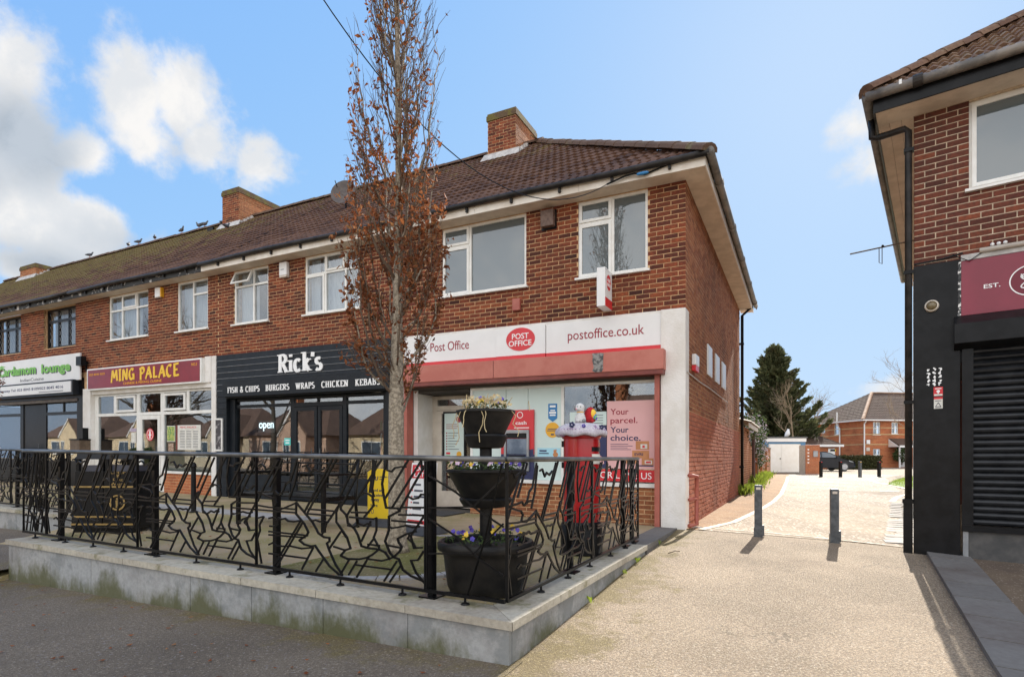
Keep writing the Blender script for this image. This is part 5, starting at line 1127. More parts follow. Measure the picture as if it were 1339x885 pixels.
m = MB(); P = [fR(-.45, -.45, 5.77), fR(9, -.45, 5.77), fR(9, 4.5, zr2(4.5) - .03), fR(4.5, 4.5, zr2(4.5) - .03), fR(-.45, 9.45, 5.77)]; m.add(P, [(0, 1, 2, 3), (0, 3, 4)]); rf = m.build('roof', TILE_R, rb_, recalc=False)
def r_uv(v): dx, dy = v.x - 5.28, v.y - 7.43; return dx * fR.right[0] + dy * fR.right[1], dx * fR.depth[0] + dy * fR.depth[1]
def rclip(v): a, b = r_uv(v); return Vector(fR(b, b, v.z)) if a < b else v
def rclip2(v): a, b = r_uv(v); return Vector(fR(a, a, v.z)) if b < a else v
roof_slope(fR, fR.right, fR.depth, lambda b: (max(-.45, b), 6), zr2, -.50, 4.4, rf, TILE_R, 120, w=.22, gauge=.26, clip=rclip, seed=31, hgt=.034)
roof_slope(fRS, tuple(-c for c in fR.depth), fR.right, lambda b: (max(-.45, b), 9), zr2, -.50, 4.4, rf, TILE_R, 0, w=.22, gauge=.26, clip=rclip2, seed=32, hgt=.034)
ridge_run(fR(-.50, -.50, 5.83), fR(4.4, 4.4, zr2(4.4) + .03), rf, TILE_R, r=.11, ln=.30, name='hip_tile')
# fittings on the right-hand building
t = thing('fascia_sign', 'crimson sign with white ring emblem above the black shutter', 'shop sign', fR(1.5, -.05, 2.87))
CRS = M('crimson sign', (.19, .010, .028), (.23, .014, .036), 1.5, .3); one('panel', CRS, t, fR, .482, 6, -.055, -.012, 2.875, 3.555)
text('EST.', fR, .70, .855, 3.175, 3.225, -.0555, LETW, t, ext=.003, bold=.01); text('2010', fR, 1.42, 1.60, 3.175, 3.225, -.0555, LETW, t, ext=.003, bold=.01)
ring(fR, 1.135, 3.205, .20, .185, .012, -.0555, .004, LETW, t, 'emblem_ring')
disc(fR, 1.135, 3.205, .186, .172, -.0551, .001, M('dark crimson', (.16, .015, .03)), t, 'emblem_field')
mm = MB(); sw = []
for k in range(25): an = k / 24 * 2 * pi; sw.append(fR(1.10 + .065 * sin(an * 2) * .9, -.058, 3.20 + .085 * cos(an)))
mm.ribbon(sw, .012, .004, None, None, fR.depth); mm.ribbon([fR(1.045, -.058, 3.285), fR(1.06, -.058, 3.25), fR(1.10, -.058, 3.27), fR(1.15, -.058, 3.29)], .012, .004, None, None, fR.depth); mm.build('emblem_mark', LETW, t)
torn = MB(); rr = random.Random(2)
for i in range(9): z = 2.88 + i * .075; torn.hexa([fR(.448, -.064, z), fR(.48, -.064, z), fR(.48, -.0615, z), fR(.448, -.0615, z)], [fR(.455 + rr.uniform(0, .015), -.064, z + .07), fR(.48, -.064, z + .07), fR(.48, -.0615, z + .07), fR(.455, -.0615, z + .07)])
torn.build('torn_edge', M('torn edge', (.75, .72, .68), (.05, .05, .05), 22, .8, lo=.42, hi=.5), t)
t = thing('bulkhead_lamp', 'round white rimmed lamp high on the black pilaster', 'wall lamp', fR(.18, -.06, 2.98))
mm = MB(); 
def lathe_on(fr, a, z, b, prof, mat, name, parent, n=24):
    m = MB(); m.v = [fr(a + r * cos(2 * pi * k / n), b - h, z + r * sin(2 * pi * k / n)) for r, h in prof for k in range(n)]; q = len(prof)
    m.f = [(i * n + k, i * n + (k + 1) % n, (i + 1) * n + (k + 1) % n, (i + 1) * n + k) for i in range(q - 1) for k in range(n)] + [tuple(range(n)), tuple(range(q * n - 1, (q - 1) * n - 1, -1))]
    return m.build(name, mat, parent, smooth='auto')
lathe_on(fR, .185, 3.04, -.061, [(.074, 0), (.078, .02), (.070, .045), (.058, .05), (.055, .035)], CREAM, 'rim', t); lathe_on(fR, .185, 3.04, -.061, [(.055, .036), (.045, .058), (.025, .07), (.005, .074)], M('smoked lens', (.16, .12, .06), None, rough=.15), 'lens', t)
t = thing('sticker', 'red warning sticker on the black pilaster', 'sticker', fR(.25, -.06, 1.88)); one('sheet', RED, t, fR, .205, .30, -.063, -.0605, 1.885, 2.0); one('sheet', PAPER, t, fR, .21, .295, -.0655, -.0635, 1.888, 1.91)
disc(fR, .252, 1.945, .018, .018, -.0635, .002, LETW, t, 'mark'); boxes('small_print', LETW, t, fR, [(.22, .285, -.065, -.0632, 1.975, 1.985)]); boxes('mark', LETW, t, fR, [(.247, .257, -.0651, -.0632, 1.915, 1.93)])
t = thing('sticker', 'white triangle notice below the red warning sticker', 'sticker', fR(.25, -.06, 1.72)); one('sheet', PAPER, t, fR, .208, .298, -.063, -.0605, 1.725, 1.87); one('red_strip', RED, t, fR, .208, .298, -.065, -.0632, 1.845, 1.872)
mm = MB(); mm.ribbon([fR(.225, -.064, 1.75), fR(.253, -.064, 1.80), fR(.281, -.064, 1.75), fR(.225, -.064, 1.75)], .007, .002, None, None, fR.depth); mm.build('triangle', DGREY, t); boxes('small_print', DGREY, t, fR, [(.22, .285, -.065, -.0632, 1.82, 1.828), (.22, .285, -.065, -.0632, 1.735, 1.74)])
mm = MB(); rr = random.Random(9)
for c in range(3):
    for r in range(5):
        for q in range(3):
            a0, z0 = .155 + c * .058 + rr.uniform(-.01, .012), 2.04 + r * .048 + rr.uniform(-.012, .012); s = rr.uniform(.006, .016); sz = rr.uniform(.006, .018)
            mm.prism([fR(a0 + s * cos(k * pi / 3 + q), -.0625 - .0004 * (q + r), z0 + sz * sin(k * pi / 3 + q)) for k in range(6)], (fR.depth[0] * .001, fR.depth[1] * .001, 0))
mm.build('sticker_residue', LETW, label='scraped white remains of lettering on the black pilaster', cat='sticker residue')
t = thing('aerial', 'thin rusty aerial arm sticking out beside the right-hand downpipe', 'aerial', fR(-.5, 1.6, 4.4))
mm = MB(); mm.tube([fR(-.02, 1.6, 4.45), fR(-.9, 1.6, 4.42)], .012, 6); mm.build('boom', TWIG, t); mm = MB(); mm.tube([fR(-.5, 1.6, 4.43), fR(-.5, 1.6, 4.2), fR(-.46, 1.6, 4.17), fR(-.46, 1.6, 4.43)], .006, 5); mm.build('dipole', TWIG, t); mm = MB(); mm.tube([fR(-.45, 1.55, 4.44), fR(-.45, 1.66, 4.46)], .018, 6); mm.build('clamp', BLACK, t)
# ------------------------------------------------------------------ lane, kerb slabs, markings
def sheet_uv(name, pts, mat, dz, kind='structure', fine=None, **kw):
    m = MB()
    for (l, r) in pts: pass
    n = len(pts); cols_n = 7
    for (u0, v0), (u1, v1) in pts:
        for k in range(cols_n):
            u, v = u0 + (u1 - u0) * k / (cols_n - 1), v0 + (v1 - v0) * k / (cols_n - 1); x, y, _ = fL(u, v, 0); m.v.append((x, y, ground_uv(u, v) + dz))
    for i in range(n - 1):
        for k in range(cols_n - 1): m.f.append((i * cols_n + k, i * cols_n + k + 1, (i + 1) * cols_n + k + 1, (i + 1) * cols_n + k))
    return m.build(name, mat, kind=kind, **kw)
LN = [(-.22, .05), (-.56, 1.5), (-.85, 4.77), (-1.0, 7), (-1.09, 9.7), (-1.09, 13), (-1.07, 18.5), (-1.0, 24)]
sheet_uv('footpath', [((.0, .02), (-.26, .02))] + [((-.0, v), (u, v)) for u, v in LN] + [((.4, 31), (-1, 31))], TAN, -.004)
sheet_uv('lane', [((-.23, .06), (-3.3, .45))] + [((u - .02, v), (-3.4 - .08 * v, v)) for u, v in LN[1:]] + [((-1, 31), (-7, 31))], ROADM, -.006)
def line_of(pts, w, name='road_marking', dash=None, mat=LINE):
    m = MB()
    for i in range(len(pts) - 1):
        (u0, v0), (u1, v1) = pts[i], pts[i + 1]; l = sqrt((u1 - u0) ** 2 + (v1 - v0) ** 2); n = max(1, int(l / .6))
        nu, nv = -(v1 - v0) / l * w / 2, (u1 - u0) / l * w / 2
        for k in range(n):
            if dash and k % 2: continue
            q = []
            for f_, s in ((k / n, 1), ((k + 1) / n, 1), ((k + 1) / n, -1), (k / n, -1)):
                u, v = u0 + (u1 - u0) * f_ + nu * s, v0 + (v1 - v0) * f_ + nv * s; x, y, _ = fL(u, v, 0); q.append((x, y, ground_uv(u, v) + .002))
            m.add(q, [(0, 1, 2, 3)])
    return m.build(name, mat, kind='structure')
line_of(LN, .11)
line_of([(-.4, .32), (-1.2, .45), (-2.2, .36), (-3.05, .25)], .05)
def gp(px, py, it=6):                                        # ground point seen at a place in the photograph -> u, v
    z = 0.0
    for _ in range(it): d = (EYE - z) * F_PX / (py - 598); x = (px - 669.5) / F_PX * d; z = ground(x, d)
    return uv_of(x, d)
line_of([gp(*p) for p in ((1166, 656), (1170, 652), (1178, 648), (1192, 645))], .14); line_of([gp(*p) for p in ((1192, 640), (1170, 635), (1148, 631), (1137, 627.5), (1141, 624.5), (1152, 623))], .16)
line_of([gp(1085, 641), gp(1185, 643)], .14, dash=True); line_of([gp(1062, 629.5), gp(1118, 631)], .5, dash=True)
st_ = thing('sett_strip', 'two rows of whitened setts along the right side of the lane', 'paving', fL(*gp(1170, 680), 0))
for (p, q, w) in (((1168, 710), (1172, 657), .115), ((1183.5, 710), (1187, 656), .13)):
    (u0, v0), (u1, v1) = gp(*p), gp(*q); n = 20
    for k in range(n):
        u, v = u0 + (u1 - u0) * (k + .5) / n, v0 + (v1 - v0) * (k + .5) / n; x, y, _ = fL(u, v, 0); z = ground_uv(u, v); hl = (v1 - v0) / n * .40
        m = MB()
        if random.random() < .12: continue
        P = [fL(u + a, v + b, 0) for a, b in ((-w, -hl), (w, -hl), (w, hl), (-w, hl))]; h = .006 + random.uniform(-.002, .003)
        m.hexa([(c[0], c[1], z - .02) for c in P], [(c[0], c[1], z + h) for c in P]); m.build('sett', SETT, st_)
# kerb slabs beside the right-hand shop
ks = thing('kerb_slabs', 'row of dark grey kerb slabs from the black pilaster to the street', 'kerb', (4.2, 5.5, -.2))
pl = Vector((5.50, 7.55)); pe = Vector((2.62, 2.75)); dn = (pe - pl).normalized(); sd = Vector((-dn.y, dn.x)); L = (pe - pl).length; n = 9
for k in range(n):
    q = []
    for f_, s in ((k / n, 0), ((k + 1) / n - .004, 0), ((k + 1) / n - .004, .44), (k / n, .44)):
        p = pl + dn * L * f_ + sd * s; q.append((p.x, p.y))
    gz = [ground(*p) for p in q]; m = MB(); m.hexa([(p[0], p[1], z - .08) for p, z in zip(q, gz)], [(p[0], p[1], z + .035) for p, z in zip(q, gz)]); m.build('kerb_slab', SLAB, ks)
m = MB(); q0 = pl + sd * .445; q1 = pe + sd * .445
vs = []; nn = 10
for k in range(nn + 1):
    for s in (0, 1.2, 3, 8): p = q0 + (q1 - q0) * k / nn + sd * s; vs.append((p.x, p.y, ground(p.x, p.y) + .012))
m.add(vs, [(i * 4 + j, i * 4 + j + 1, i * 4 + 4 + j + 1, i * 4 + 4 + j) for i in range(nn) for j in range(3)]); m.build('forecourt', M('brown forecourt', (.16, .115, .075), (.12, .085, .06), 2, .95, .9, 80, speck=(70, (.3, .24, .18), .08)), kind='structure')
# ------------------------------------------------------------------ bollards
def bollard(loc, label, group, mat, rz, h=.735, w=.105, band=None, sleeve=True):
    t = thing('bollard', label, 'bollard', loc, group)
    def f(a, b, z): c, s = cos(rz), sin(rz); return (loc[0] + a * c - b * s, loc[1] + a * s + b * c, loc[2] + z)
    m = MB(); m.box(f, -w / 2, w / 2, -w / 2, w / 2, -.05, h); m.build('post', mat, t, bevel=.004)
    m = MB(); m.hexa([f(-w / 2 - .003, -w / 2 - .003, h - .005), f(w / 2 + .003, -w / 2 - .003, h - .005), f(w / 2 + .003, w / 2 + .003, h - .005), f(-w / 2 - .003, w / 2 + .003, h - .005)], [f(-w / 2 + .01, -w / 2 + .01, h + .012), f(w / 2 - .01, -w / 2 + .01, h + .012), f(w / 2 - .01, w / 2 - .01, h + .012), f(-w / 2 + .01, w / 2 - .01, h + .012)]); m.build('cap', mat, t)
    m = MB(); m.box(f, -.03, .03, -w / 2 - .005, -w / 2 - .0005, h - .055, h - .02); m.build('reflector', band or CREAM, t)
    if sleeve:
        m = MB(); m.box(f, -w / 2 - .008, w / 2 + .008, -w / 2 - .008, w / 2 + .008, -.03, .12); m.build('socket', mat, t); m = MB(); m.box(f, w / 2 + .001, w / 2 + .028, -.03, .03, .0, .16); m.build('lock_lug', mat, t)
    return t
for px, py, lb in ((991.5, 700, 'grey square steel bollard nearer the painted brick side wall'), (1091, 708, 'grey square steel bollard in the middle of the lane entrance')):
    u, v = gp(px, py); x, y, _ = fL(u, v, 0); bollard((x, y, ground(x, y)), lb, 'near bollards across the lane', STEEL, radians(-22))
for px, lb, mt in ((1073.5, 'far dark bollard beside the brick pier', BLACKM), (1099, 'far dark bollard in front of the parked car bonnet', BLACKM), (1124.5, 'far pale bollard with yellow band before the hedge', STEEL), (1149.5, 'far dark bollard at the right end of the far row', BLACKM)):
    d = 29.5; x = (px - 669.5) / F_PX * d; bollard((x, d, ground(x, d)), lb, 'far bollards across the lane', mt, .1, h=.80, w=.125, band=AMBER if mt is STEEL else RED, sleeve=False)
# ------------------------------------------------------------------ street trees
def hornbeam(name, label, base, seed):
    rng = random.Random(seed); t = thing(name, label, 'tree', base); B = Vector(base)
    def trunk_at(z): return B + Vector((.03 * sin(z * .9) + .006 * z, .03 * cos(z * 1.1) - .03, z))
    m = MB(); zs = [0, .06, .2, .6, 1.2, 1.8, 2.2, 2.8, 3.5, 4.3, 5.2, 6.2, 7.3, 8.6]; rs = [.135, .115, .10, .096, .090, .084, .070, .056, .047, .038, .034, .025, .016, .006]
    m.tube([trunk_at(z) for z in zs], rs, 14); m.build('trunk', BARK, t, smooth=True)
    lp = []; fine = MB(); nb = 0
    def env(z): return .57 * min(1, max(.34, (z - 1.6) / .9)) * (1 if z < 3.6 else max(.12, 1 - (z - 3.6) / 6.2))
    for i in range(84):
        z0 = 1.55 + 5.8 * (i / 84) ** 1.05 + rng.uniform(-.1, .1); az = rng.uniform(0, 2 * pi); p = trunk_at(z0); ln = rng.uniform(1.0, 2.3) * (1 if z0 < 5 else .75)
        out = env(z0 + ln * .5) * rng.uniform(.45, 1.05); n = 9; path = []
        for k in range(n + 1):
            f = k / n; r = out * (1 - (1 - f) ** 2.8); w = .03 * f
            path.append(p + Vector((cos(az) * r + rng.gauss(0, w), sin(az) * r + rng.gauss(0, w), ln * (f ** 1.25) + (rng.gauss(0, .02)))))
        r0 = .020 * (1 - z0 / 12) * rng.uniform(.6, 1.2); leafy = rng.choice((.12, .35, .7, 1.0, 1.35))
        m = MB(); m.tube(path, [max(.0025, r0 * (1 - k / n * .85)) for k in range(n + 1)], 6)
        m.build('limb', TWIG if i % 3 else BARK, t, smooth=True)
        for k in range(2, n + 1):
            for q in range(3):
                a2 = az + rng.gauss(0, .9); tl = rng.uniform(.12, .5); s = path[k]
                tp = [s + Vector((cos(a2) * tl * f * .38 + rng.gauss(0, .01), sin(a2) * tl * f * .38 + rng.gauss(0, .01), tl * f * rng.uniform(.65, 1.05))) for f in (0, .35, .7, 1)]
                fine.tube(tp, [.0035, .003, .0024, .0014], 3, cap=False)
                zz = tp[2].z - B.z; dens = 1.0 if zz < 3.9 else max(.14, 1 - (zz - 3.9) / 1.6)
                for _ in range(11 if zz < 3.9 else 7):
                    if rng.random() < dens * .8 * leafy: lp.append(tuple(tp[rng.choice((1, 2, 3))] + Vector((rng.gauss(0, .022), rng.gauss(0, .022), rng.gauss(0, .026) - .018))))
    for k in range(16):                                          # wispy low twigs
        az = rng.uniform(0, 2 * pi); p = trunk_at(1.75 + rng.uniform(0, .4)); ln = rng.uniform(.35, .75)
        tp = [p + Vector((cos(az) * ln * f, sin(az) * ln * f, .18 * sin(f * 3) + .28 * f * f + rng.gauss(0, .015))) for f in (0, .25, .5, .75, 1)]
        fine.tube(tp, [.008, .006, .004, .003, .002], 4, cap=False)
        for q in range(4):
            s = tp[1 + q % 4]; a2 = az + rng.gauss(0, .8); fine.tube([s, s + Vector((cos(a2) * .1, sin(a2) * .1, .06)), s + Vector((cos(a2) * .18, sin(a2) * .18, .16))], [.003, .002, .0012], 3, cap=False)
            if k % 2 == 0: lp += [tuple(s + Vector((rng.gauss(0, .04), rng.gauss(0, .04), rng.gauss(0, .04)))) for _ in range(4)]
    fine.build('twigs', TWIG, t, recalc=False, kind='stuff')
    m = MB(); leaves(m, lp, .033, rng); m.build('leaves', DLEAF, t, recalc=False, kind='stuff')
    return t
tx, ty, tz = fL(2.44, -4.02, 0)
hb = hornbeam('street_tree', 'tall narrow street tree with clinging brown leaves on the terrace', (tx, ty, tz), 21)
hb.rotation_euler = (0, 0, radians(165))
x2, y2 = -14.25, 14.6
c = copy_thing(hb, (x2, y2, .15), radians(140), 'bare brown leaved street tree half cut off by the left edge', (1.15, 1.15, .82))
# ------------------------------------------------------------------ flowers and the tiered planter
def bloom_bed(name, label, c, r0, r1, n, seed, mats, hgt=.07, size=.02, trail=False, cat='flowers', sx=1):
    rng = random.Random(seed); t = thing(name, label, cat, c); fol = MB(); C0 = Vector(c); lp = []
    for _ in range(n * 5):
        a = rng.uniform(0, 2 * pi); r = sqrt(rng.uniform(r0 * r0, r1 * r1)); lp.append(C0 + Vector((r * cos(a), r * sin(a), rng.uniform(0, hgt))))
    leaves(fol, lp, size * 1.1, rng); fol.build('foliage', BUSHL, t, recalc=False, kind='stuff')
    for mi, (mat, share) in enumerate(mats):
        for k in range(int(n * share)):
            a = rng.uniform(0, 2 * pi); r = sqrt(rng.uniform(r0 * r0, r1 * r1)); p = C0 + Vector((r * cos(a), r * sin(a), hgt * rng.uniform(.75, 1.3))); m = MB()
            face = Vector((rng.gauss(0, .6), -1 + rng.gauss(0, .6), .5 + rng.gauss(0, .3))).normalized(); e = face.orthogonal().normalized(); g = face.cross(e)
            for q in range(5):
                an = 2 * pi * q / 5 + rng.uniform(-.2, .2); d = e * cos(an) + g * sin(an); s = e * -sin(an) + g * cos(an); R = size * rng.uniform(.9, 1.3)
                m.add([p, p + d * R * .7 + s * R * .55 + face * R * .15, p + d * R * 1.15, p + d * R * .7 - s * R * .55 + face * R * .15], [(0, 1, 2, 3)])
            m.build('flower', mat, t, recalc=False)
    return t
pc = fL(.70, -5.08, 0)
pl_ = thing('tiered_planter', 'black three tier street planter inside the railing corner', 'planter', pc)
PB_ = M('black planter plastic', (.007, .007, .0075), (.020, .018, .016), 5, .45, .1, 30, spec=.22)
m = MB(); m.lathe(pc, [(.29, 0), (.30, .03), (.315, .06), (.345, .30), (.365, .335), (.385, .345), (.395, .36), (.395, .40), (.385, .415), (.36, .42), (.345, .405), (.34, .36)], 48); m.build('base_pot', PB_, pl_, smooth='auto')
m = MB(); m.lathe(pc, [(.34, .34), (.34, .365)], 32); m.build('soil', SOIL, pl_)
m = MB(); m.lathe(pc, [(.05, .36), (.05, 1.32)], 20); m.build('column', PB_, pl_, smooth='auto')
def bowl(z0, r_saucer, z_s, r_rim, z_rim, rlow):
    m = MB(); m.lathe(pc, [(rlow * .7, z0), (rlow * .92, z0 + .008), (r_saucer, z_s - .03), (r_saucer * 1.03, z_s - .012), (r_saucer * .99, z_s), (rlow, z_s + .004)], 48); m.build('saucer', PB_, pl_, smooth='auto')
    m = MB(); m.lathe(pc, [(rlow, z_s + .005), (rlow * 1.04, z_s + .02), (r_rim * .93, z_rim - .045), (r_rim * .96, z_rim - .03), (r_rim, z_rim - .02), (r_rim, z_rim - .004), (r_rim * .96, z_rim), (r_rim * .92, z_rim - .01), (r_rim * .9, z_rim - .04)], 48); m.build('bowl', PB_, pl_, smooth='auto')
    m = MB(); m.lathe(pc, [(r_rim * .91, z_rim - .04), (r_rim * .91, z_rim - .025)], 32); m.build('soil', SOIL, pl_)
bowl(.685, .212, .765, .325, .995, .20); bowl(1.165, .172, 1.275, .243, 1.475, .155)
bloom_bed('flower_bed', 'yellow and violet pansies in the bottom pot of the tiered planter', (pc[0], pc[1], .37), .08, .33, 40, 1, [(P_YEL, .35), (P_BLU, .4)], .11, .017)
bloom_bed('flower_bed', 'mixed pale and purple pansies in the middle bowl of the planter', (pc[0], pc[1], .97), .06, .31, 60, 2, [(P_WHT, .22), (P_BLU, .3), (P_YEL, .25)], .09, .016)
tb = bloom_bed('flower_bed', 'dried yellow flowers and trailing stalks in the top bowl', (pc[0], pc[1], 1.46), .03, .20, 34, 3, [(DRY, 1.3), (P_YEL, .25), (P_BLU, .16)], .10, .016)
rng = random.Random(12); m = MB()
for a, ln in ((-2.5, .30), (-2.9, .24), (-1.7, .26), (-.5, .22), (-1.55, .2), (-2.2, .12)):
    s = Vector((pc[0] + .235 * cos(a), pc[1] + .235 * sin(a), 1.48)); pts = [Vector((pc[0] + .15 * cos(a), pc[1] + .15 * sin(a), 1.49)), s]
    for k in range(1, 5): pts.append(s + Vector((cos(a) * .012 * k + rng.gauss(0, .014), sin(a) * .008 * k, -ln * k / 4 + rng.gauss(0, .01))))
    m.tube(pts, .0035, 5)
for k in range(40): p = Vector((pc[0] + rng.gauss(0, .1), pc[1] + rng.gauss(0, .1), 1.48)); m.tube([p, p + Vector((rng.gauss(0, .04), rng.gauss(0, .04), rng.uniform(.05, .14)))], .003, 3)
m.build('dry_stalks', DRY, tb, kind='stuff')
# ------------------------------------------------------------------ pillar box with knitted topper
xx = fL(.64, -2.97, 0); qb = thing('pillar_box', 'red pillar box with black base on the terrace', 'post box', xx); R_ = .205
m = MB(); m.lathe(xx, [(R_ + .035, 0), (R_ + .035, .32), (R_ + .025, .345), (R_ + .006, .365)], 40); m.build('base', BLACK, qb, smooth='auto')
m = MB(); m.lathe(xx, [(R_, .366), (R_, 1.30), (R_ + .012, 1.305), (R_ + .022, 1.33), (R_ + .022, 1.35), (R_ + .035, 1.365), (R_ + .04, 1.385), (R_ + .03, 1.40), (.1, 1.45), (.02, 1.46)], 40); m.build('body', CRIM, qb, smooth='auto')
# collection plate, aperture and door on the side turned to the lane
def fpb(a, b, z): an = radians(-35) + a / R_; return (xx[0] + (R_ - b) * cos(an), xx[1] + (R_ - b) * sin(an), xx[2] + z)
def curved(name, mat, a0, a1, z0, z1, th, par):
    m = MB(); n = 6; m.v = [fpb(a0 + (a1 - a0) * k / n, b, z) for b in (-th, .01) for z in (z0, z1) for k in range(n + 1)]; q = n + 1
    for k in range(n): m.f += [(k, k + 1, q + k + 1, q + k), (2 * q + k, 3 * q + k, 3 * q + k + 1, 2 * q + k + 1), (k, 2 * q + k, 2 * q + k + 1, k + 1), (q + k, q + k + 1, 3 * q + k + 1, 3 * q + k)]
    m.f += [(0, q, 3 * q, 2 * q), (n, 2 * q + n, 3 * q + n, q + n)]; return m.build(name, mat, par)
dd = curved('door', CRIM, -.11, .11, .42, 1.0, .008, qb); curved('aperture', BLACK, -.10, .10, 1.16, 1.21, .006, qb); pl2 = curved('notice_plate', PAPER, -.10, .10, 1.02, 1.13, .006, qb)
for k in range(5): curved('side_notice', (KRAFT, PAPER, JAMB, NAVY, KRAFT)[k], .10, .15, .74 + k * .105, .84 + k * .105, .007, qb)
m = MB()
for z in (.98, 1.22): m.box(fW, xx[0] - R_ - .022, xx[0] - R_ + .004, xx[1] - .02, xx[1] + .02, z, z + .07)
m.build('hinge', BLACK, qb)
KNIT = M('white knitting', (.74, .70, .74), (.58, .52, .60), 60, .95, .9, 160)
tp = thing('knitted_topper', 'white and lilac knitted cover on top of the pillar box', 'knitted cover', (xx[0], xx[1], xx[2] + 1.36))
m = MB(); n = 48; prof = [(R_ + .03, 1.345), (R_ + .07, 1.33), (R_ + .085, 1.36), (R_ + .075, 1.40), (R_ + .05, 1.44), (R_ - .02, 1.475), (.08, 1.49), (.01, 1.49)]
for i, (r, z) in enumerate(prof):
    for k in range(n): a = 2 * pi * k / n; w = 1 + (.05 * sin(a * 9) + .03 * sin(a * 4 + 1)) * (1 if i < 4 else .3); m.v.append((xx[0] + r * w * cos(a), xx[1] + r * w * sin(a), xx[2] + z + (.012 * sin(a * 7) if i < 3 else 0)))
m.f = [(i * n + k, i * n + (k + 1) % n, (i + 1) * n + (k + 1) % n, (i + 1) * n + k) for i in range(len(prof) - 1) for k in range(n)] + [tuple(range((len(prof) - 1) * n, len(prof) * n))]
m.build('cover', KNIT, tp, smooth=True, recalc=True)
LIL = M('lilac wool', (.35, .2, .42), (.5, .38, .55), 40, .95, .6, 150); m = MB()
for k in range(46): a = 2 * pi * k / 46; r = R_ + .066 * (1 + .2 * sin(a * 9)); m.ball((xx[0] + r * cos(a), xx[1] + r * sin(a), xx[2] + 1.405 + .006 * sin(a * 5)), .010, 6, 4)
m.build('lilac_stitches', LIL, tp, kind='stuff')
for a, z, s, mt in ((-2.6, 1.36, .03, LIL), (-.7, 1.43, .026, NAVY), (-2.1, 1.455, .03, NAVY), (-1.6, 1.44, .02, P_BLU), (-1.1, 1.43, .018, LIL)):
    m = MB(); c = Vector((xx[0] + (R_ + .06) * cos(a), xx[1] + (R_ + .06) * sin(a), xx[2] + z))
    for q in range(5): m.ball(c + Vector((cos(q * 1.257) * s * .7, -.004, sin(q * 1.257) * s * .7)), s * .5, 6, 4)
    m.build('wool_flower', mt, tp)
WOOLG = M('grey wool', (.2, .2, .21), (.35, .35, .36), 50, .95, .6, 150); WOOLW = M('white wool', (.78, .76, .74), (.66, .64, .62), 60, .95, .7, 150)
def lofted(m, spine, n=14):                                       # (x, y, z, rx, ry): one continuous rounded body
    m.v += []; o = len(m.v)
    for x, y, z, rx, ry in spine:
        for k in range(n): a = 2 * pi * k / n; m.v.append((x + rx * cos(a), y + ry * sin(a), z))
    for i in range(len(spine) - 1):
        for k in range(n): m.f.append((o + i * n + k, o + i * n + (k + 1) % n, o + (i + 1) * n + (k + 1) % n, o + (i + 1) * n + k))
    m.f += [tuple(o + k for k in range(n)), tuple(o + (len(spine) - 1) * n + k for k in range(n))]; return m
dg = Vector((xx[0] - .025, xx[1] - .10, xx[2] + 1.482)); dt = thing('toy_dog', 'small white knitted dog with grey ears sitting on the topper', 'knitted toy', tuple(dg))
m = MB(); lofted(m, [(dg.x, dg.y, dg.z, .03, .03), (dg.x, dg.y, dg.z + .01, .062, .055), (dg.x, dg.y, dg.z + .05, .062, .055), (dg.x, dg.y, dg.z + .09, .05, .045), (dg.x, dg.y, dg.z + .12, .034, .034), (dg.x - .002, dg.y - .005, dg.z + .135, .045, .042), (dg.x - .005, dg.y - .008, dg.z + .165, .056, .05), (dg.x - .005, dg.y - .008, dg.z + .20, .046, .042), (dg.x - .005, dg.y - .006, dg.z + .22, .018, .016)]); m.build('body', WOOLW, dt, smooth=True)
for s, mt in ((1, WOOLG), (-1, WOOLG)):
    m = MB(); m.ball((dg.x - .005 + s * .056, dg.y - .005, dg.z + .172), .03, 8, 6, (.45, .7, 1.15)); m.build('ear', mt, dt, smooth=True); m = MB(); m.ball((dg.x + s * .035, dg.y - .05, dg.z + .022), .024, 8, 6, (1, 1.3, .8)); m.build('paw', WOOLW if s < 0 else WOOLG, dt, smooth=True)
    m = MB(); m.ball((dg.x - .02 + s * .018, dg.y - .055, dg.z + .178), .006, 6, 4); m.build('eye', BLACK, dt)
m = MB(); m.ball((dg.x - .035, dg.y - .05, dg.z + .155), .022, 8, 6); m.build('muzzle', WOOLW, dt, smooth=True); m = MB(); m.ball((dg.x - .052, dg.y - .062, dg.z + .15), .010, 6, 4); m.build('tongue', M('pink wool', (.7, .25, .32)), dt)
m = MB(); m.lathe((dg.x, dg.y, dg.z + .115), [(.037, 0), (.042, .006), (.037, .012)], 14); m.build('collar', AMBER, dt)
pg = Vector((xx[0] + .09, xx[1] - .06, xx[2] + 1.482)); pt = thing('toy_bird', 'small red knitted bird with rainbow wing beside the white dog', 'knitted toy', tuple(pg)); RW_ = M('red wool', (.5, .02, .03), (.4, .015, .02), 40, .95, .6, 150)
m = MB(); lofted(m, [(pg.x, pg.y, pg.z, .025, .02), (pg.x, pg.y, pg.z + .02, .06, .05), (pg.x, pg.y, pg.z + .08, .072, .055), (pg.x + .003, pg.y, pg.z + .13, .064, .05), (pg.x + .004, pg.y, pg.z + .165, .04, .035), (pg.x + .004, pg.y, pg.z + .18, .014, .012)]); m.build('body', RW_, pt, smooth=True)
for i, mt in enumerate((YEL, AMBER, BLUE, GREEN, P_BLU)): m = MB(); m.ball((pg.x + .03 + i * .008, pg.y - .035 - .004 * i, pg.z + .10 - i * .012), .05 - i * .008, 9, 6, (.75, .5, 1.1)); m.build('wing', mt, pt, smooth=True)
m = MB(); m.ball((pg.x + .02, pg.y - .05, pg.z + .022), .02, 8, 5); m.build('foot', RW_, pt)
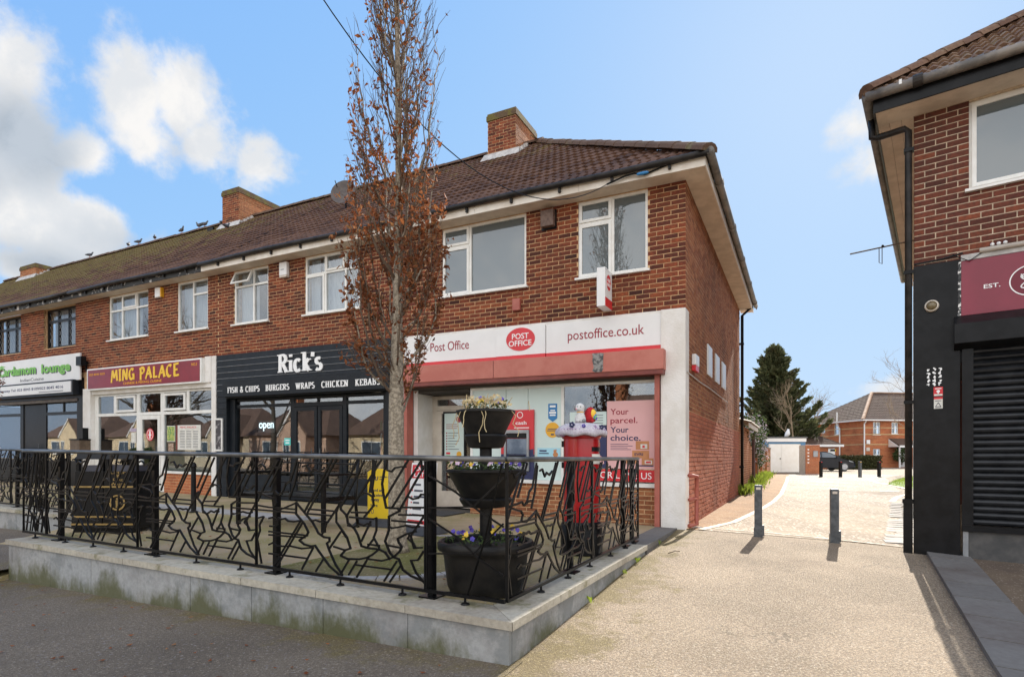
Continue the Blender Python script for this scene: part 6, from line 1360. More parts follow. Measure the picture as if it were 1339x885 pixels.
# ------------------------------------------------------------------ litter bin
b0 = fL(6.85, -4.62, 0); GOLD = M('gold trim', (.42, .28, .10), (.32, .21, .07), 8, .45, metal=.3)
t = thing('litter_bin', 'large black litter bin with gold bands and lettering behind the railing', 'litter bin', b0)
def fb(a, b, z): return (b0[0] + a, b0[1] + b, b0[2] + z)
for k, (a0, a1) in enumerate(((-.39, -.005), (.005, .39))):
    m = MB(); m.hexa([fb(a0 - (.03 if a0 < -.1 else 0), -.27, .05), fb(a1 + (.03 if a1 > .1 else 0), -.27, .05), fb(a1 + (.03 if a1 > .1 else 0), .27, .05), fb(a0 - (.03 if a0 < -.1 else 0), .27, .05)], [fb(a0, -.235, .82), fb(a1, -.235, .82), fb(a1, .235, .82), fb(a0, .235, .82)]); bd = m.build('body', BLACK, t, bevel=.008)
    m = MB(); m.hexa([fb(a0 - .01, -.25, .98), fb(a1 + .01, -.25, .98), fb(a1 + .01, .25, .98), fb(a0 - .01, .25, .98)], [fb(a0 + .05, -.17, 1.10), fb(a1 - .05, -.17, 1.10), fb(a1 - .05, .17, 1.10), fb(a0 + .05, .17, 1.10)]); m.build('hood', BLACK, t, bevel=.008)
    for aa in (a0 + .01, a1 - .05):
        for bb in (-.23, .19): one('hood_post', BLACK, t, fb, aa, aa + .04, bb, bb + .04, .82, .98)
    one('liner', DGREY, t, fb, a0 + .06, a1 - .06, -.17, .17, .80, .90)
one('plinth', BLACK, t, fb, -.40, .40, -.25, .25, 0, .049)
for z, e in ((.60, -.252), (.20, -.268), (.10, -.272)): one('gold_band', GOLD, t, fb, -.415 + (z * .03), .415 - (z * .03), e - .005, e + .02, z, z + .022)
for s, z, w in (('Litter', .785, .10), ('&', .735, .03), ('Dog', .685, .065), ('Waste', .63, .10)): text(s, fb, .20 - w, .20 + w, z, z + .04, -.2462 - (.785 - z) * .045, GOLD, t, ext=.003)
ring(fb, .20, .40, .105, .105, .02, -.264, .006, GOLD, t, 'emblem_ring')
for k in range(5): m = MB(); m.prism([fb(.20 + x, -.266 - .0006 * k, .40 + z) for x, z in (((-.015, .035), (.015, .035), (.015, .065), (-.015, .065)), ((-.02, -.02), (.02, -.02), (.025, .03), (-.025, .03)), ((-.02, -.07), (-.005, -.07), (.0, -.02), (-.018, -.02)), ((.005, -.07), (.02, -.07), (.018, -.02), (.0, -.02)), ((.02, .0), (.06, -.03), (.065, -.015), (.025, .025)))[k]], (0, .004, 0)); m.build('emblem_figure', GOLD, t)
# ------------------------------------------------------------------ bench
bt = thing('bench', 'black metal bench on the terrace in front of the chip shop', 'bench', fL(5.2, -2.95, 0))
A0, A1 = 4.30, 6.06
for a in (A0, A1):
    one('leg', BLACKM, bt, fL, a - .025, a + .025, -3.33, -3.28, 0, .78); m = MB(); m.tube([fL(a, -2.62, 0), fL(a, -2.68, .45), fL(a, -2.60, 1.05)], .025, 8); m.build('leg', BLACKM, bt, smooth=True)
    one('armrest', BLACKM, bt, fL, a - .03, a + .03, -3.36, -2.66, .78, .81); one('side_rail', BLACKM, bt, fL, a - .018, a + .018, -3.28, -2.69, .42, .46)
for k in range(6): one('seat_slat', BLACKM, bt, fL, A0 - .03, A1 + .03, -3.32 + k * .10, -3.32 + k * .10 + .07, .462, .482)
for z in (.62, .78, .94): m = MB(); m.tube([fL(A0, -2.655 + (z - .6) * .1, z), fL(A1, -2.655 + (z - .6) * .1, z)], .014, 8); m.build('back_bar', BLACKM, bt)
m = MB(); m.tube([fL(A0 - .02, -2.60, 1.05), fL(A1 + .02, -2.60, 1.05)], .022, 8); m.build('back_rail', GREYP, bt)
for a in seq(A0 + .15, A1 - .15, .2): m = MB(); m.tube([fL(a, -2.652, .6), fL(a, -2.61, 1.03)], .007, 6); m.build('back_rod', BLACKM, bt)
bt2 = thing('bollard', 'short black post beyond the bench near the takeaway', 'bollard', fL(8.2, -2.6, 0)); 
m = MB(); p = fL(8.2, -2.6, 0); m.lathe(p, [(.05, 0), (.045, .02), (.04, .8), (.055, .82), (.05, .86), (.02, .9)], 14); m.build('post', BLACKM, bt2, smooth='auto'); m = MB(); m.lathe(p, [(.08, 0), (.075, .015)], 14); m.build('base_plate', BLACKM, bt2)
# ------------------------------------------------------------------ pavement boards
RUB = M('black rubber', (.03, .03, .032), (.045, .045, .045), 12, .7, .2, 60); SIGNY = M('yellow board', (.80, .55, .02), (.76, .5, .02), 2, .4)
yb = fL(4.17, -2.30, 0); t = thing('pavement_sign', 'yellow pavement sign on a black rubber base', 'pavement sign', yb)
def fy(a, b, z): c_, s_ = cos(radians(-22)), sin(radians(-22)); return (yb[0] + a * c_ - b * s_, yb[1] + a * s_ + b * c_, yb[2] + z)
m = MB(); pts = [(-.20, .10), (.20, .10)] + [(.20, .82)] + [(.20 * cos(radians(k)) , .80 + .07 * sin(radians(k))) for k in range(15, 166, 15)] + [(-.20, .82)]
m.prism([fy(a, -.012, z) for a, z in pts], (fy(0, .024, 0)[0] - yb[0], fy(0, .024, 0)[1] - yb[1], 0)); m.build('board', SIGNY, t)
m = MB(); m.hexa([fy(-.36, -.22, 0), fy(.36, -.22, 0), fy(.36, .22, 0), fy(-.36, .22, 0)], [fy(-.27, -.12, .11), fy(.27, -.12, .11), fy(.27, .12, .11), fy(-.27, .12, .11)]); m.build('rubber_base', RUB, t, bevel=.015)
text('WU', fy, -.15, .0, .69, .755, -.0125, NAVY, t, ext=.003, bold=.04, slant=.15); text('WESTERN', fy, .02, .16, .735, .755, -.0125, NAVY, t, ext=.003, bold=.01); text('UNION', fy, .02, .10, .70, .72, -.0125, NAVY, t, ext=.003, bold=.01)
for i, s in enumerate(('Send and', 'receive', 'money', 'here')): text(s, fy, -.14, -.14 + len(s) * .031, .52 - i * .078 - (.012 if 'y' in s else 0), .565 - i * .078, -.0125, NAVY, t, ext=.003, bold=.01)
m = MB(); m.ribbon([fy(-.11 + .022 * cos(k * .5), -.014, .215 + .035 * sin(k * .5)) for k in range(14)], .006, .003, None, None, (0, 1, 0)); m.build('mark', NAVY, t)
wb = fL(3.20, -2.62, 0); t = thing('pavement_sign', 'white pavement sign with red heading by the post office doorway', 'pavement sign', wb)
def fw(a, b, z): c_, s_ = cos(radians(-40)), sin(radians(-40)); b = b + z * .13; return (wb[0] + a * c_ - b * s_, wb[1] + a * s_ + b * c_, wb[2] + z)
boxes('board', WHITE, t, fw, [(-.26, .26, -.012, .012, .09, .98)]); boxes('red_heading', RED, t, fw, [(-.235, .235, -.016, -.0125, .76, .95)]); boxes('red_foot', RED, t, fw, [(-.235, .235, -.016, -.0125, .12, .17)])
text('OPEN', fw, -.18, .18, .865, .93, -.0165, LETW, t, ext=.003, bold=.02); text('LATER', fw, -.18, .18, .78, .845, -.0165, LETW, t, ext=.003, bold=.02)
boxes('bullet', RED, t, fw, [(-.20, -.18, -.0155, -.0125, .66 - i * .085, .68 - i * .085) for i in range(6)]); boxes('small_print', DGREY, t, fw, [(-.15, -.02 + .05 * (i % 3), -.0155, -.0125, .655 - i * .085, .682 - i * .085) for i in range(6)])
m = MB(); m.hexa([fw(-.38, -.24, 0), fw(.38, -.24, 0), fw(.38, .24, 0), fw(-.38, .24, 0)], [fw(-.30, -.13, .10), fw(.30, -.13, .10), fw(.30, .13, .10), fw(-.30, .13, .10)]); m.build('rubber_base', RUB, t, bevel=.015)
tag(one('door_mat', RUB, None, fL, 4.0, 5.2, -.75, -.05, .001, .02, bevel=.006), 'dark mat on the terrace outside the recessed post office door', 'mat')
# ------------------------------------------------------------------ wires, dish, connector
t = thing('overhead_wire', 'thin black wire sagging from the street to the post office eaves', 'wire', fL(.8, -.42, 5.45))
P0 = Vector(fL(1.15, -.40, 5.43)); wp = []
for k in range(41): f = 1.6 * k / 40; wp.append((P0.x - 3.41 * f, P0.y - 3.01 * f, P0.z - 3.24 * f + 3.6 * f * f))
m = MB(); m.tube(wp, .007, 5); m.build('wire', BLACK, t)
m = MB(); m.tube([P0, Vector(fL(.85, -.40, 5.50)), Vector(fL(.70, -.42, 5.50)), Vector(fL(.55, -.38, 5.47)), Vector(fL(.2, -.37, 5.55)), Vector(fL(-.1, -.37, 5.56))], .014, 6); m.build('tail', BLACK, t)
m = MB(); a_, b_ = Vector(fL(.66, -.42, 5.475)), Vector(fL(.48, -.42, 5.475)); m.tube([a_, a_.lerp(b_, .15), a_.lerp(b_, .5), a_.lerp(b_, .85), b_], [.014, .022, .026, .022, .012], 10); m.build('connector', BLUE, t, smooth=True)
dc = Vector(fL(9.0, 2.05, 7.85)); t = thing('satellite_dish', 'dark grey satellite dish on the roof behind the street tree', 'satellite dish', tuple(dc))
fn = Vector((-.15, -1, .25)).normalized(); e1_ = fn.orthogonal().normalized(); e2_ = fn.cross(e1_); m = MB(); n = 20
for r, dpt in ((.02, 0), (.18, .02), (.33, .07), (.345, .075)): m.v += [tuple(dc + (e1_ * cos(2 * pi * k / n) + e2_ * sin(2 * pi * k / n)) * r + fn * dpt) for k in range(n)]
m.f = [(i * n + k, i * n + (k + 1) % n, (i + 1) * n + (k + 1) % n, (i + 1) * n + k) for i in range(3) for k in range(n)] + [tuple(range(n))]; m.build('reflector', M('dish grey', (.07, .055, .05), (.10, .08, .07)), t, recalc=False)
m = MB(); m.tube([dc - e2_ * .3, dc + fn * .38 - e2_ * .12], .012, 6); m.build('arm', BLACK, t); m = MB(); m.tube([dc - fn * .02, dc - fn * .1, Vector(fL(9.0, 2.1, 7.40))], .02, 6); m.build('mast', BLACK, t)
# ------------------------------------------------------------------ pigeons along the ridge
def pigeon():
    t = thing('pigeon', 'dark pigeon resting on the roof ridge', 'pigeon', (0, 0, 0)); m = MB()
    m.tube([(-.17, 0, .10), (-.12, 0, .105), (-.06, 0, .115), (0, 0, .12), (.05, 0, .135), (.085, 0, .175), (.10, 0, .21), (.115, 0, .235), (.135, 0, .237), (.155, 0, .228)], [.012, .03, .052, .064, .056, .036, .026, .028, .018, .004], 10)
    m.build('body', M('pigeon grey', (.05, .055, .065), (.10, .105, .12), 20, .6), t, smooth=True)
    for s in (1, -1):
        w = MB(); w.hexa([(.05, s * .052, .15), (-.15, s * .03, .115), (-.14, s * .03, .10), (.02, s * .056, .10)], [(.05, s * .062, .15), (-.15, s * .04, .115), (-.14, s * .04, .10), (.02, s * .066, .10)]); w.build('wing', M('pigeon wing', (.035, .037, .045), (.07, .07, .08), 20, .6), t)
        l = MB(); l.tube([(.0, s * .02, .075), (.005, s * .022, .0)], .006, 5); l.tube([(.0, s * .022, .003), (.035, s * .022, .003)], .005, 4); l.build('leg', JAMB, t)
    return t
pg0 = pigeon(); zt = z_roof(RIDGE_B) + .14
for i, (u, rz, lb, bb) in enumerate(((21.3, 2.2, 'leftmost dark pigeon on the mossy roof ridge', 4.5), (26.0, .4, 'pigeon beside the farthest brick chimney', 4.5), (19.6, -.5, 'pigeon farther from the big chimney than the ridge pair', 4.5), (18.55, 2.8, 'left bird of the pair of pigeons on the ridge', 4.5), (18.25, .3, 'right bird of the pair of pigeons on the ridge', 4.5), (23.1, 1.9, 'hunched pigeon low beside the leftmost pigeons', 4.5), (22.4, .2, 'pigeon standing between the two groups on the mossy ridge', 4.5))):
    z = z_roof(bb) + (.14 if bb > 4.4 else .05); loc = fL(u, bb, z)
    if i == 0: pg0.location = loc; pg0.rotation_euler = (0, 0, rz); pg0['label'] = lb; pg0['group'] = 'pigeons on the roof ridge'
    else: copy_thing(pg0, loc, rz, lb)
for u, b, lb in ((16.75, 4.2, 'pigeon crouching on the tiles just left of the chimney'), (15.5, 3.4, 'pigeon below the white flashing of the chimney')): copy_thing(pg0, fL(u, b, z_roof(b) + .05), 1.2, lb)
tag(one('roof_vent', BLACK, None, fL, 16.9, 17.2, 3.9, 4.1, z_roof(3.9), z_roof(3.9) + .16), 'small black vent on the roof slope left of the chimney', 'roof vent')
# ------------------------------------------------------------------ end of the lane
GZ = .10
def X(px, d): return (px - 669.5) / F_PX * d
# outhouse behind the post office, garden wall, post
oh = thing('outhouse', 'small brick outhouse with corrugated roof behind the post office', 'outhouse', fL(.4, 10, .02))
wall_core(fS, 8.87, 12.6, -.2, 2.05, .02, .25, [], oh, MORTAR); brickwork(fS, 8.87, 12.6, -.1, 2.05, .02, [], oh, BR_SIDE, 0)
one('back_wall', BR_SIDE, oh, fS, 8.87, 12.6, 1.6, 1.8, -.2, 2.4); one('end_wall', BR_SIDE, oh, fS, 12.4, 12.6, .25, 1.6, -.2, 2.1)
m = MB(); n = 40
for k in range(n + 1):
    v = 8.85 + 4.0 * k / n; w = .03 * sin(k * 1.57); m.v += [fS(v, -.32, 2.16 + w), fS(v, 1.9, 2.75 + w)]
m.f = [(2 * k, 2 * k + 2, 2 * k + 3, 2 * k + 1) for k in range(n)]; m.build('roof_sheet', M('pale roof sheet', (.42, .36, .30), (.28, .24, .2), 5, .8), oh, recalc=False); one('fascia', CREAM, oh, fS, 8.87, 12.8, -.26, -.235, 2.0, 2.13)
m = MB(); m.tube([fS(12.66, -.12, -.1), fS(12.66, -.12, 1.95)], .06, 8); tag(m.build('timber_post', M('dark post', (.06, .03, .025), (.1, .05, .04))), 'dark timber post at the corner of the brick outhouse', 'post')
gw = thing('garden_wall', 'weathered brick garden wall along the left side of the lane', 'garden wall', fL(0, 18, .08))
one('wall', MORTAR, gw, fS, 12.75, 29, .03, .24, -.2, 1.62); brickwork(fS, 12.75, 29, -.05, 1.62, .03, [], gw, BR_SIDE, 0); one('coping', HIPT, gw, fS, 12.75, 29, -.0, .27, 1.622, 1.69)
for v in (15.5, 19, 23): one('pier', BR_SIDE, gw, fS, v, v + .35, -.06, .02, -.1, 1.619)
# climbing shrub with white blossom
rng = random.Random(5); sb = fS(15.5, .1, .1); t = thing('climbing_shrub', 'bushy climber with white blossom spilling over the garden wall', 'shrub', sb)
lv, fl_ = [], []
for k in range(150):
    v = rng.gauss(15.2, 1.2); o = max(-.22, rng.gauss(.08, .2)); z = 1.95 + rng.gauss(0, .30) + (.25 if abs(v - 16) < 1 else 0)
    if rng.random() < .3: z = rng.uniform(.85, 1.9); o = rng.uniform(-.22, .0); v = rng.gauss(16.2, .7)
    for q in range(22): p = Vector(fS(v, o, z)) + Vector((rng.gauss(0, .13), rng.gauss(0, .13), rng.gauss(0, .13))); (lv if rng.random() < .60 else fl_).append(p)
m = MB(); leaves(m, lv, .06, rng); m.build('foliage', BUSHL, t, recalc=False, kind='stuff'); m = MB(); leaves(m, fl_, .042, rng); m.build('blossom', PETAL, t, recalc=False, kind='stuff')
m = MB(); m.tube([fS(15.5, -.05, 0), fS(15.6, -.06, .8), fS(15.4, .0, 1.6), fS(15.3, .1, 2.1)], [.04, .035, .03, .02], 6); m.build('stem', TWIG, t)
# weeds along the foot of the wall
for i, (v, r, h, lb) in enumerate(((8.9, .35, .30, 'bright weeds at the foot of the black downpipe'), (11.3, .3, .22, 'low yellow green weeds beside the brick outhouse'), (13.6, .55, .42, 'clump of yellow green weeds at the near end of the garden wall'), (17, .6, .40, 'yellow green weeds below the blossoming climber'), (20.5, .55, .35, 'yellow green weeds at the far end of the garden wall'))):
    c = fS(v, -.12, 0); t = thing('weed_clump', lb, 'weeds', (c[0], c[1], ground(c[0], c[1])), 'weeds along the wall'); m = MB()
    for k in range(int(220 * r / .5)):
        p = Vector(fS(v + rng.gauss(0, r), -.02 - abs(rng.gauss(0, .16)), 0)); p.z = ground(p.x, p.y); a = rng.uniform(0, 6.28); s = rng.uniform(.5, 1.2) * h; d = Vector((cos(a) * .4, sin(a) * .4, 1)); e = Vector((-sin(a), cos(a), 0)) * .022 * (1 + h)
        m.add([p, p + d * s * .5 + e, p + d * s + Vector((cos(a), sin(a), 0)) * s * .2, p + d * s * .5 - e], [(0, 1, 2, 3)])
    m.build('leaves', WEED, t, recalc=False, kind='stuff')
    m = MB(); p = Vector((c[0], c[1], ground(c[0], c[1])))
    for k in range(5): m.tube([p, p + Vector((rng.gauss(0, .08), rng.gauss(0, .08), h * .7))], .008, 4)
    m.build('stems', WEED, t, kind='stuff')
# small weeds along the retaining wall and by the terracotta pipe
for i in (0, 2, 3, 5):
    u, v = .10, (-4.2, -3.7, -3.1, -2.5, -1.9, -1.4, -5.0)[i]; x, y, _ = fL(u, v, 0); z = ground(x, y); m = MB()
    for k in range(14): a = rng.uniform(0, 6.28); p = Vector((x + rng.gauss(0, .012), y + rng.gauss(0, .03), z)); s = rng.uniform(.02, .06); m.add([p, p + Vector((cos(a) * s * .3, sin(a) * s * .3, s)) + Vector((.006, 0, 0)), p + Vector((cos(a) * s * .6, sin(a) * s * .6, s * 1.1))], [(0, 1, 2)])
    tag(m.build('grass_tuft', WEED, recalc=False), 'tiny grass tuft at the foot of the retaining wall beside the lane', 'grass tuft', 'grass tufts along the retaining wall')
# blue clad garage with white doors
d = 37.0; x0, x1 = X(1002.5, d), X(1053, d); g = thing('garage', 'blue grey clad garage with white double doors', 'garage', ((x0 + x1) / 2, d, GZ))
BCL = M('blue grey cladding', (.085, .22, .40), (.11, .26, .45), 3, .6); z0 = GZ - .02; zt_ = 2.30
def fg(a, b, z): return (x0 + a, d + b, z)
wd = x1 - x0; xd = X(1046.5, d) - x0
one('side_wall', BCL, g, fg, 0, .05, .02, 5, z0, zt_); one('side_wall', BCL, g, fg, wd - .05, wd, .02, 5, z0, zt_); one('back_wall', BCL, g, fg, .051, wd - .051, 4.9, 5, z0, zt_)
for k in range(15):
    for a0, a1 in ((xd + .03, wd), (.0, .10)): board(fg, a0, a1, .0, z0 + k * .15, z0 + k * .15 + .145, .02).build('cladding_board', BCL, g)
one('header', BCL, g, fg, .101, xd + .029, -.01, .05, 2.0, zt_)
one('fascia', WHITE, g, fg, -.08, wd + .02, -.10, -.03, 2.13, 2.36); one('roof', M('felt roof', (.05, .055, .06), (.09, .09, .09)), g, fg, -.1, wd + .1, -.12, 5.1, 2.362, 2.46)
WD = M('white garage door', (.84, .83, .79), (.78, .76, .70), 2, .5)
for a0, a1 in ((.12, .12 + (xd - .12) * .39), (.12 + (xd - .12) * .39 + .012, xd)):
    dr = one('door', WD, g, fg, a0, a1, -.03, .02, z0 + .06, 1.98)
    for k in range(9): one('door_plank', WD, dr, fg, a0 + .05, a1 - .05, -.036, -.031, z0 + .10 + k * .20, z0 + .285 + k * .20)
    if a0 < .2: one('handle', BLACK, dr, fg, a1 - .10, a1 - .03, -.075, -.037, 1.0, 1.06)
# brick gate pier
d = 34.5; x0, x1 = X(1053.5, d), X(1072, d); t = thing('brick_pier', 'red brick pier with small house numbers beside the white garage', 'brick pier', ((x0 + x1) / 2, d, GZ))
def fq(a, b, z): return (x0 + a, d + b, z)
fq.yaw = 0; fq.s = 1
one('core', MORTAR_R, t, fq, .005, x1 - x0 - .005, .01, .8, GZ - .1, 1.86); brickwork(fq, 0, x1 - x0, GZ - .05, 1.86, .0, [], t, BR_FAR, 120, name='brick')
m = MB(); rr = random.Random(3)
for k in range(5): z = 1.55 - k * .2; m.hexa([fq(.12, -.012, z), fq(.2, -.012, z), fq(.2, -.009, z), fq(.12, -.009, z)], [fq(.1, -.012, z + .07), fq(.22, -.012, z + .07), fq(.22, -.009, z + .07), fq(.1, -.009, z + .07)])
m.build('painted_mark', LETW, t, kind='stuff'); one('meter_box', GREYP, t, fq, .45, .72, -.05, -.009, 1.15, 1.5)
# small garage block with hipped tile roof
d = 50.0; x0, x1 = X(1050, d), X(1096, d); g2 = thing('garage', 'low brick garage with hipped tile roof beside the house', 'garage', ((x0 + x1) / 2, d, GZ))
def fk(a, b, z): return (x0 + a, d + b, z)
fk.yaw = 0; fk.s = 1; wd = x1 - x0
wall_core(fk, 0, wd, GZ - .1, 2.15, .01, .2, [], g2, MORTAR); brickwork(fk, 0, wd, GZ, 2.15, .0, [], g2, BR_FAR, 0); one('side_wall', BR_FAR, g2, fk, wd - .2, wd - .002, .201, 5, GZ - .1, 2.15)
m = MB(); m.add([fk(-.3, -.3, 2.2), fk(wd + .3, -.3, 2.2), fk(wd + .3, 5.3, 2.2), fk(-.3, 5.3, 2.2), fk(wd - 2.4, 2.5, 3.85), fk(-.3, 2.5, 3.85)], [(0, 1, 4, 5), (1, 2, 4), (2, 3, 5, 4), (0, 3, 2, 1)]); rf = m.build('roof', TILE_FAR, g2)
fk.right = (1, 0, 0); fk.depth = (0, 1, 0)
roof_slope(fk, (1, 0, 0), (0, 1, 0), lambda b: (-.3, wd + .3 - max(0, b + .3)), lambda b: 2.22 + (b + .3) * .589, -.3, 2.5, rf, TILE_FAR, 0, seed=4, clip=lambda v: Vector((min(v.x, x0 + wd + .3 - (v.y - d + .3)), v.y, v.z)))
one('fascia', WHITE, g2, fk, -.3, wd + .32, -.34, -.305, 2.05, 2.24); one('notice', YEL, g2, fk, 2.4, 2.9, -.03, -.009, 1.65, 1.82); one('door', WHITE, g2, fk, wd - .9, wd - .3, -.03, -.009, GZ, 1.9)
# brick house
hs = thing('brick_house', 'orange red brick house with dark hipped roof at the end of the lane', 'house', fH(6, 4, 0))
HW_F = [(1.02, 1.80, 3.35, 4.62), (3.02, 3.75, 3.45, 4.62), (1.02, 1.80, .75, 1.98), (3.95, 4.75, .1, 2.0), (5.6, 6.4, 3.4, 4.62)]
HW_S = [(3.55, 4.25, 3.5, 4.72), (5.7, 6.25, 3.75, 4.55)]
def fHS(a, b, z): return fH(b, a, z)
fHS.yaw = atan2(fH.depth[1], fH.depth[0]); fHS.s = 1; fHS.right = fH.depth; fHS.depth = fH.right
wall_core(fH, 0, 16, 0, 4.75, .01, .25, HW_F, hs, MORTAR); wall_core(fHS, .25, 9.5, 0, 4.75, .01, .25, HW_S, hs, MORTAR)
brickwork(fH, 0, 8, 0, 4.75, 0, HW_F, hs, BR_FAR, 0, L=.45, Hc=.15, J=.014); brickwork(fHS, .05, 9.5, 0, 4.75, 0, HW_S, hs, BR_FAR, 0, L=.45, Hc=.15, J=.014)
BUFF = M('buff band', (.52, .36, .18), (.45, .3, .15), 4, .9)
for z in (2.35, 3.35, 4.0):
    xs = [0] + sorted(v for h in HW_F if h[2] < z < h[3] for v in h[:2]) + [9]
    for i in range(0, len(xs) - 1, 2): one('buff_band', BUFF, hs, fH, xs[i], xs[i + 1], -.02, -.009, z, z + .10)
    xs = [.02] + sorted(v for h in HW_S if h[2] < z < h[3] for v in h[:2]) + [9.5]
    for i in range(0, len(xs) - 1, 2): one('buff_band', BUFF, hs, fHS, xs[i], xs[i + 1], -.02, -.009, z, z + .10)
for h in (HW_F[0], HW_F[1], HW_F[2], HW_F[4]):
    hm = (h[3] - h[2]) / 2; window(hs, fH, *h, [(0, h[1] - h[0], 0, hm, 0), (0, h[1] - h[0], hm, 2 * hm, 0)], trans=[(hm, 0, h[1] - h[0])], mull=[((h[1] - h[0]) / 2, 0, 0)], ft=.07, back=.5)
for h in HW_S: hm = (h[3] - h[2]) / 2; window(hs, fHS, *h, [(0, h[1] - h[0], 0, hm, 0), (0, h[1] - h[0], hm, 2 * hm, 0)], trans=[(hm, 0, h[1] - h[0])], ft=.08, back=.5)
one('door', WHITE, hs, fH, 3.96, 4.74, .03, .1, .1, 1.99); po_ = MB(); po_.hexa([fH(2.75, -.05, 2.9), fH(4.9, -.05, 2.9), fH(4.9, -1.3, 2.2), fH(2.75, -1.3, 2.2)], [fH(2.75, -.05, 3.0), fH(4.9, -.05, 3.0), fH(4.9, -1.3, 2.32), fH(2.75, -1.3, 2.32)]); pr = po_.build('porch_roof', TILE_FAR, hs)
m = MB(); m.prism([fH(2.72, -.02, 2.15), fH(2.72, -1.32, 2.15), fH(2.72, -.02, 2.92)], (-.05, 0, 0)); m.build('porch_side', WHITE, hs); one('porch_fascia', WHITE, pr, fH, 2.75, 4.9, -1.36, -1.31, 2.08, 2.28)
for a in (2.8, 4.8): one('porch_post', WHITE, hs, fH, a, a + .1, -1.25, -1.15, .1, 2.2)
EZ = 4.82
m = MB(); m.add([fH(-.4, -.4, EZ), fH(17, -.4, EZ), fH(17, 4.75, 8.05), fH(4.75, 4.75, 8.05), fH(-.4, 9.9, EZ), fH(17, 9.9, EZ)], [(0, 1, 2, 3), (0, 3, 4), (3, 2, 5, 4)]); rf = m.build('roof', TILE_FAR, hs)
zh = lambda b: EZ + .02 + (b + .4) * (8.05 - EZ) / 5.15
def h_uv(v): dx, dy = v.x - 34.8, v.y - 56; return dx * fH.right[0] + dy * fH.right[1], dx * fH.depth[0] + dy * fH.depth[1]
def hc1(v): a, b = h_uv(v); return Vector(fH(b, b, v.z)) if a < b else v
def hc2(v): a, b = h_uv(v); b2 = min(max(b, a), 9.5 - a); return Vector(fH(a, b2, v.z)) if b2 != b else v
roof_slope(fH, fH.right, fH.depth, lambda b: (max(-.4, b), 9.5), zh, -.42, 4.75, rf, TILE_FAR, 0, w=.6, gauge=.36, clip=hc1, seed=8, hgt=.035); roof_slope(fHS, tuple(-c for c in fH.depth), fH.right, lambda b: (max(-.4, b), min(9.9, 9.5 - b)), zh, -.42, 4.75, rf, TILE_FAR, 0, w=.6, gauge=.36, clip=hc2, seed=9, hgt=.035)
HIPF = M('pale hip tiles', (.33, .19, .11), (.26, .15, .09), 6, .8); ridge_run(fH(-.4, -.4, EZ + .03), fH(4.75, 4.75, 8.1), rf, HIPF, r=.16, ln=.5, name='hip_tile'); ridge_run(fH(4.75, 4.75, 8.1), fH(12, 4.75, 8.1), rf, HIPF, r=.13, ln=.6)
one('gutter', WHITE, hs, fH, -.45, 17, -.50, -.405, EZ - .10, EZ + .02); one('gutter', WHITE, hs, fHS, -.40, 9.9, -.50, -.405, EZ - .10, EZ + .02)
one('soffit', WHITE, hs, fH, -.4, 17, -.40, -.01, EZ - .07, EZ - .03); one('soffit', WHITE, hs, fHS, -.005, 9.9, -.40, -.01, EZ - .071, EZ - .031)
m = MB(); m.tube([fH(-.02, -.40, EZ - .1), fH(-.02, -.12, EZ - .4), fH(-.02, -.12, 0)], .06, 8); m.build('downpipe', WHITE, hs); m = MB(); m.tube([fHS(3.3, -.40, EZ + 1.0), fHS(3.3, -.40, EZ - .3), fHS(3.25, -.12, EZ - .7), fHS(3.25, -.12, 0)], .07, 8); m.build('soil_pipe', WHITE, hs)
tag(one('alarm_box', WHITE, None, fH, .25, .6, -.12, -.025, 2.45, 2.85), 'white alarm box on the front of the far brick house', 'alarm box'); tag(one('house_notice', CREAM, None, fH, .25, .62, -.06, -.025, 1.75, 2.1), 'cream notice plate under the far white alarm box', 'notice')
# hedge and porch shrubs
def bush(name, label, c, rx, ry, rz, n, seed, mat, size=.09, cat='hedge', box=False, stem=True):
    rng = random.Random(seed); t = thing(name, label, cat, (c[0], c[1], c[2])); pts = []
    for _ in range(n):
        if box: p = (rng.uniform(-1, 1), rng.uniform(-1, 1), rng.uniform(0, 1)); k = rng.random(); p = (p[0], -1 + .15 * rng.random(), p[2]) if k < .5 else ((p[0], p[1], 1 - .12 * rng.random()) if k < .8 else p); q = Vector((c[0] + p[0] * rx + rng.gauss(0, .06), c[1] + p[1] * ry + rng.gauss(0, .06), c[2] + p[2] * rz + rng.gauss(0, .05)))
        else: a = rng.uniform(0, 6.28); b = math.asin(rng.uniform(-.9, 1)); r = rng.uniform(.72, 1.05); q = Vector((c[0] + rx * r * cos(a) * cos(b), c[1] + ry * r * sin(a) * cos(b), c[2] + rz * (1 + sin(b) * r)))
        pts.append(q)
    m = MB(); leaves(m, pts, size, rng); m.build('foliage', mat, t, recalc=False, kind='stuff')
    m = MB()
    if box: m.box(fW, c[0] - rx * .93, c[0] + rx * .93, c[1] - ry * .8, c[1] + ry * .8, c[2], c[2] + rz * .9)
    else: m.tube([(c[0], c[1], c[2] - .1), (c[0] + .05, c[1], c[2] + rz * 1.3)], .05, 6)
    m.build('stems' if box else 'stem', HEDGE if box else TWIG, t); return t
dh = 49.0; bush('hedge', 'long clipped dark hedge in front of the far brick house', ((X(1092, dh) + X(1146, dh)) / 2, dh, GZ - .05), (X(1146, dh) - X(1092, dh)) / 2, .7, 1.18, 4200, 5, HEDGE, .09, box=True)
bush('shrub', 'round green shrub climbing beside the white porch door', fH(3.35, -.9, .5), .75, .6, .85, 900, 6, BUSHL, .10, 'shrub'); bush('shrub', 'dark round shrub on the right of the white porch', fH(5.3, -1.4, .1), .75, .6, .8, 900, 7, HEDGE, .09, 'shrub'); bush('shrub', 'low dark shrub nearest the black pilaster in the distance', fH(5.6, -4.5, .1), .55, .5, .62, 700, 8, HEDGE, .09, 'shrub')
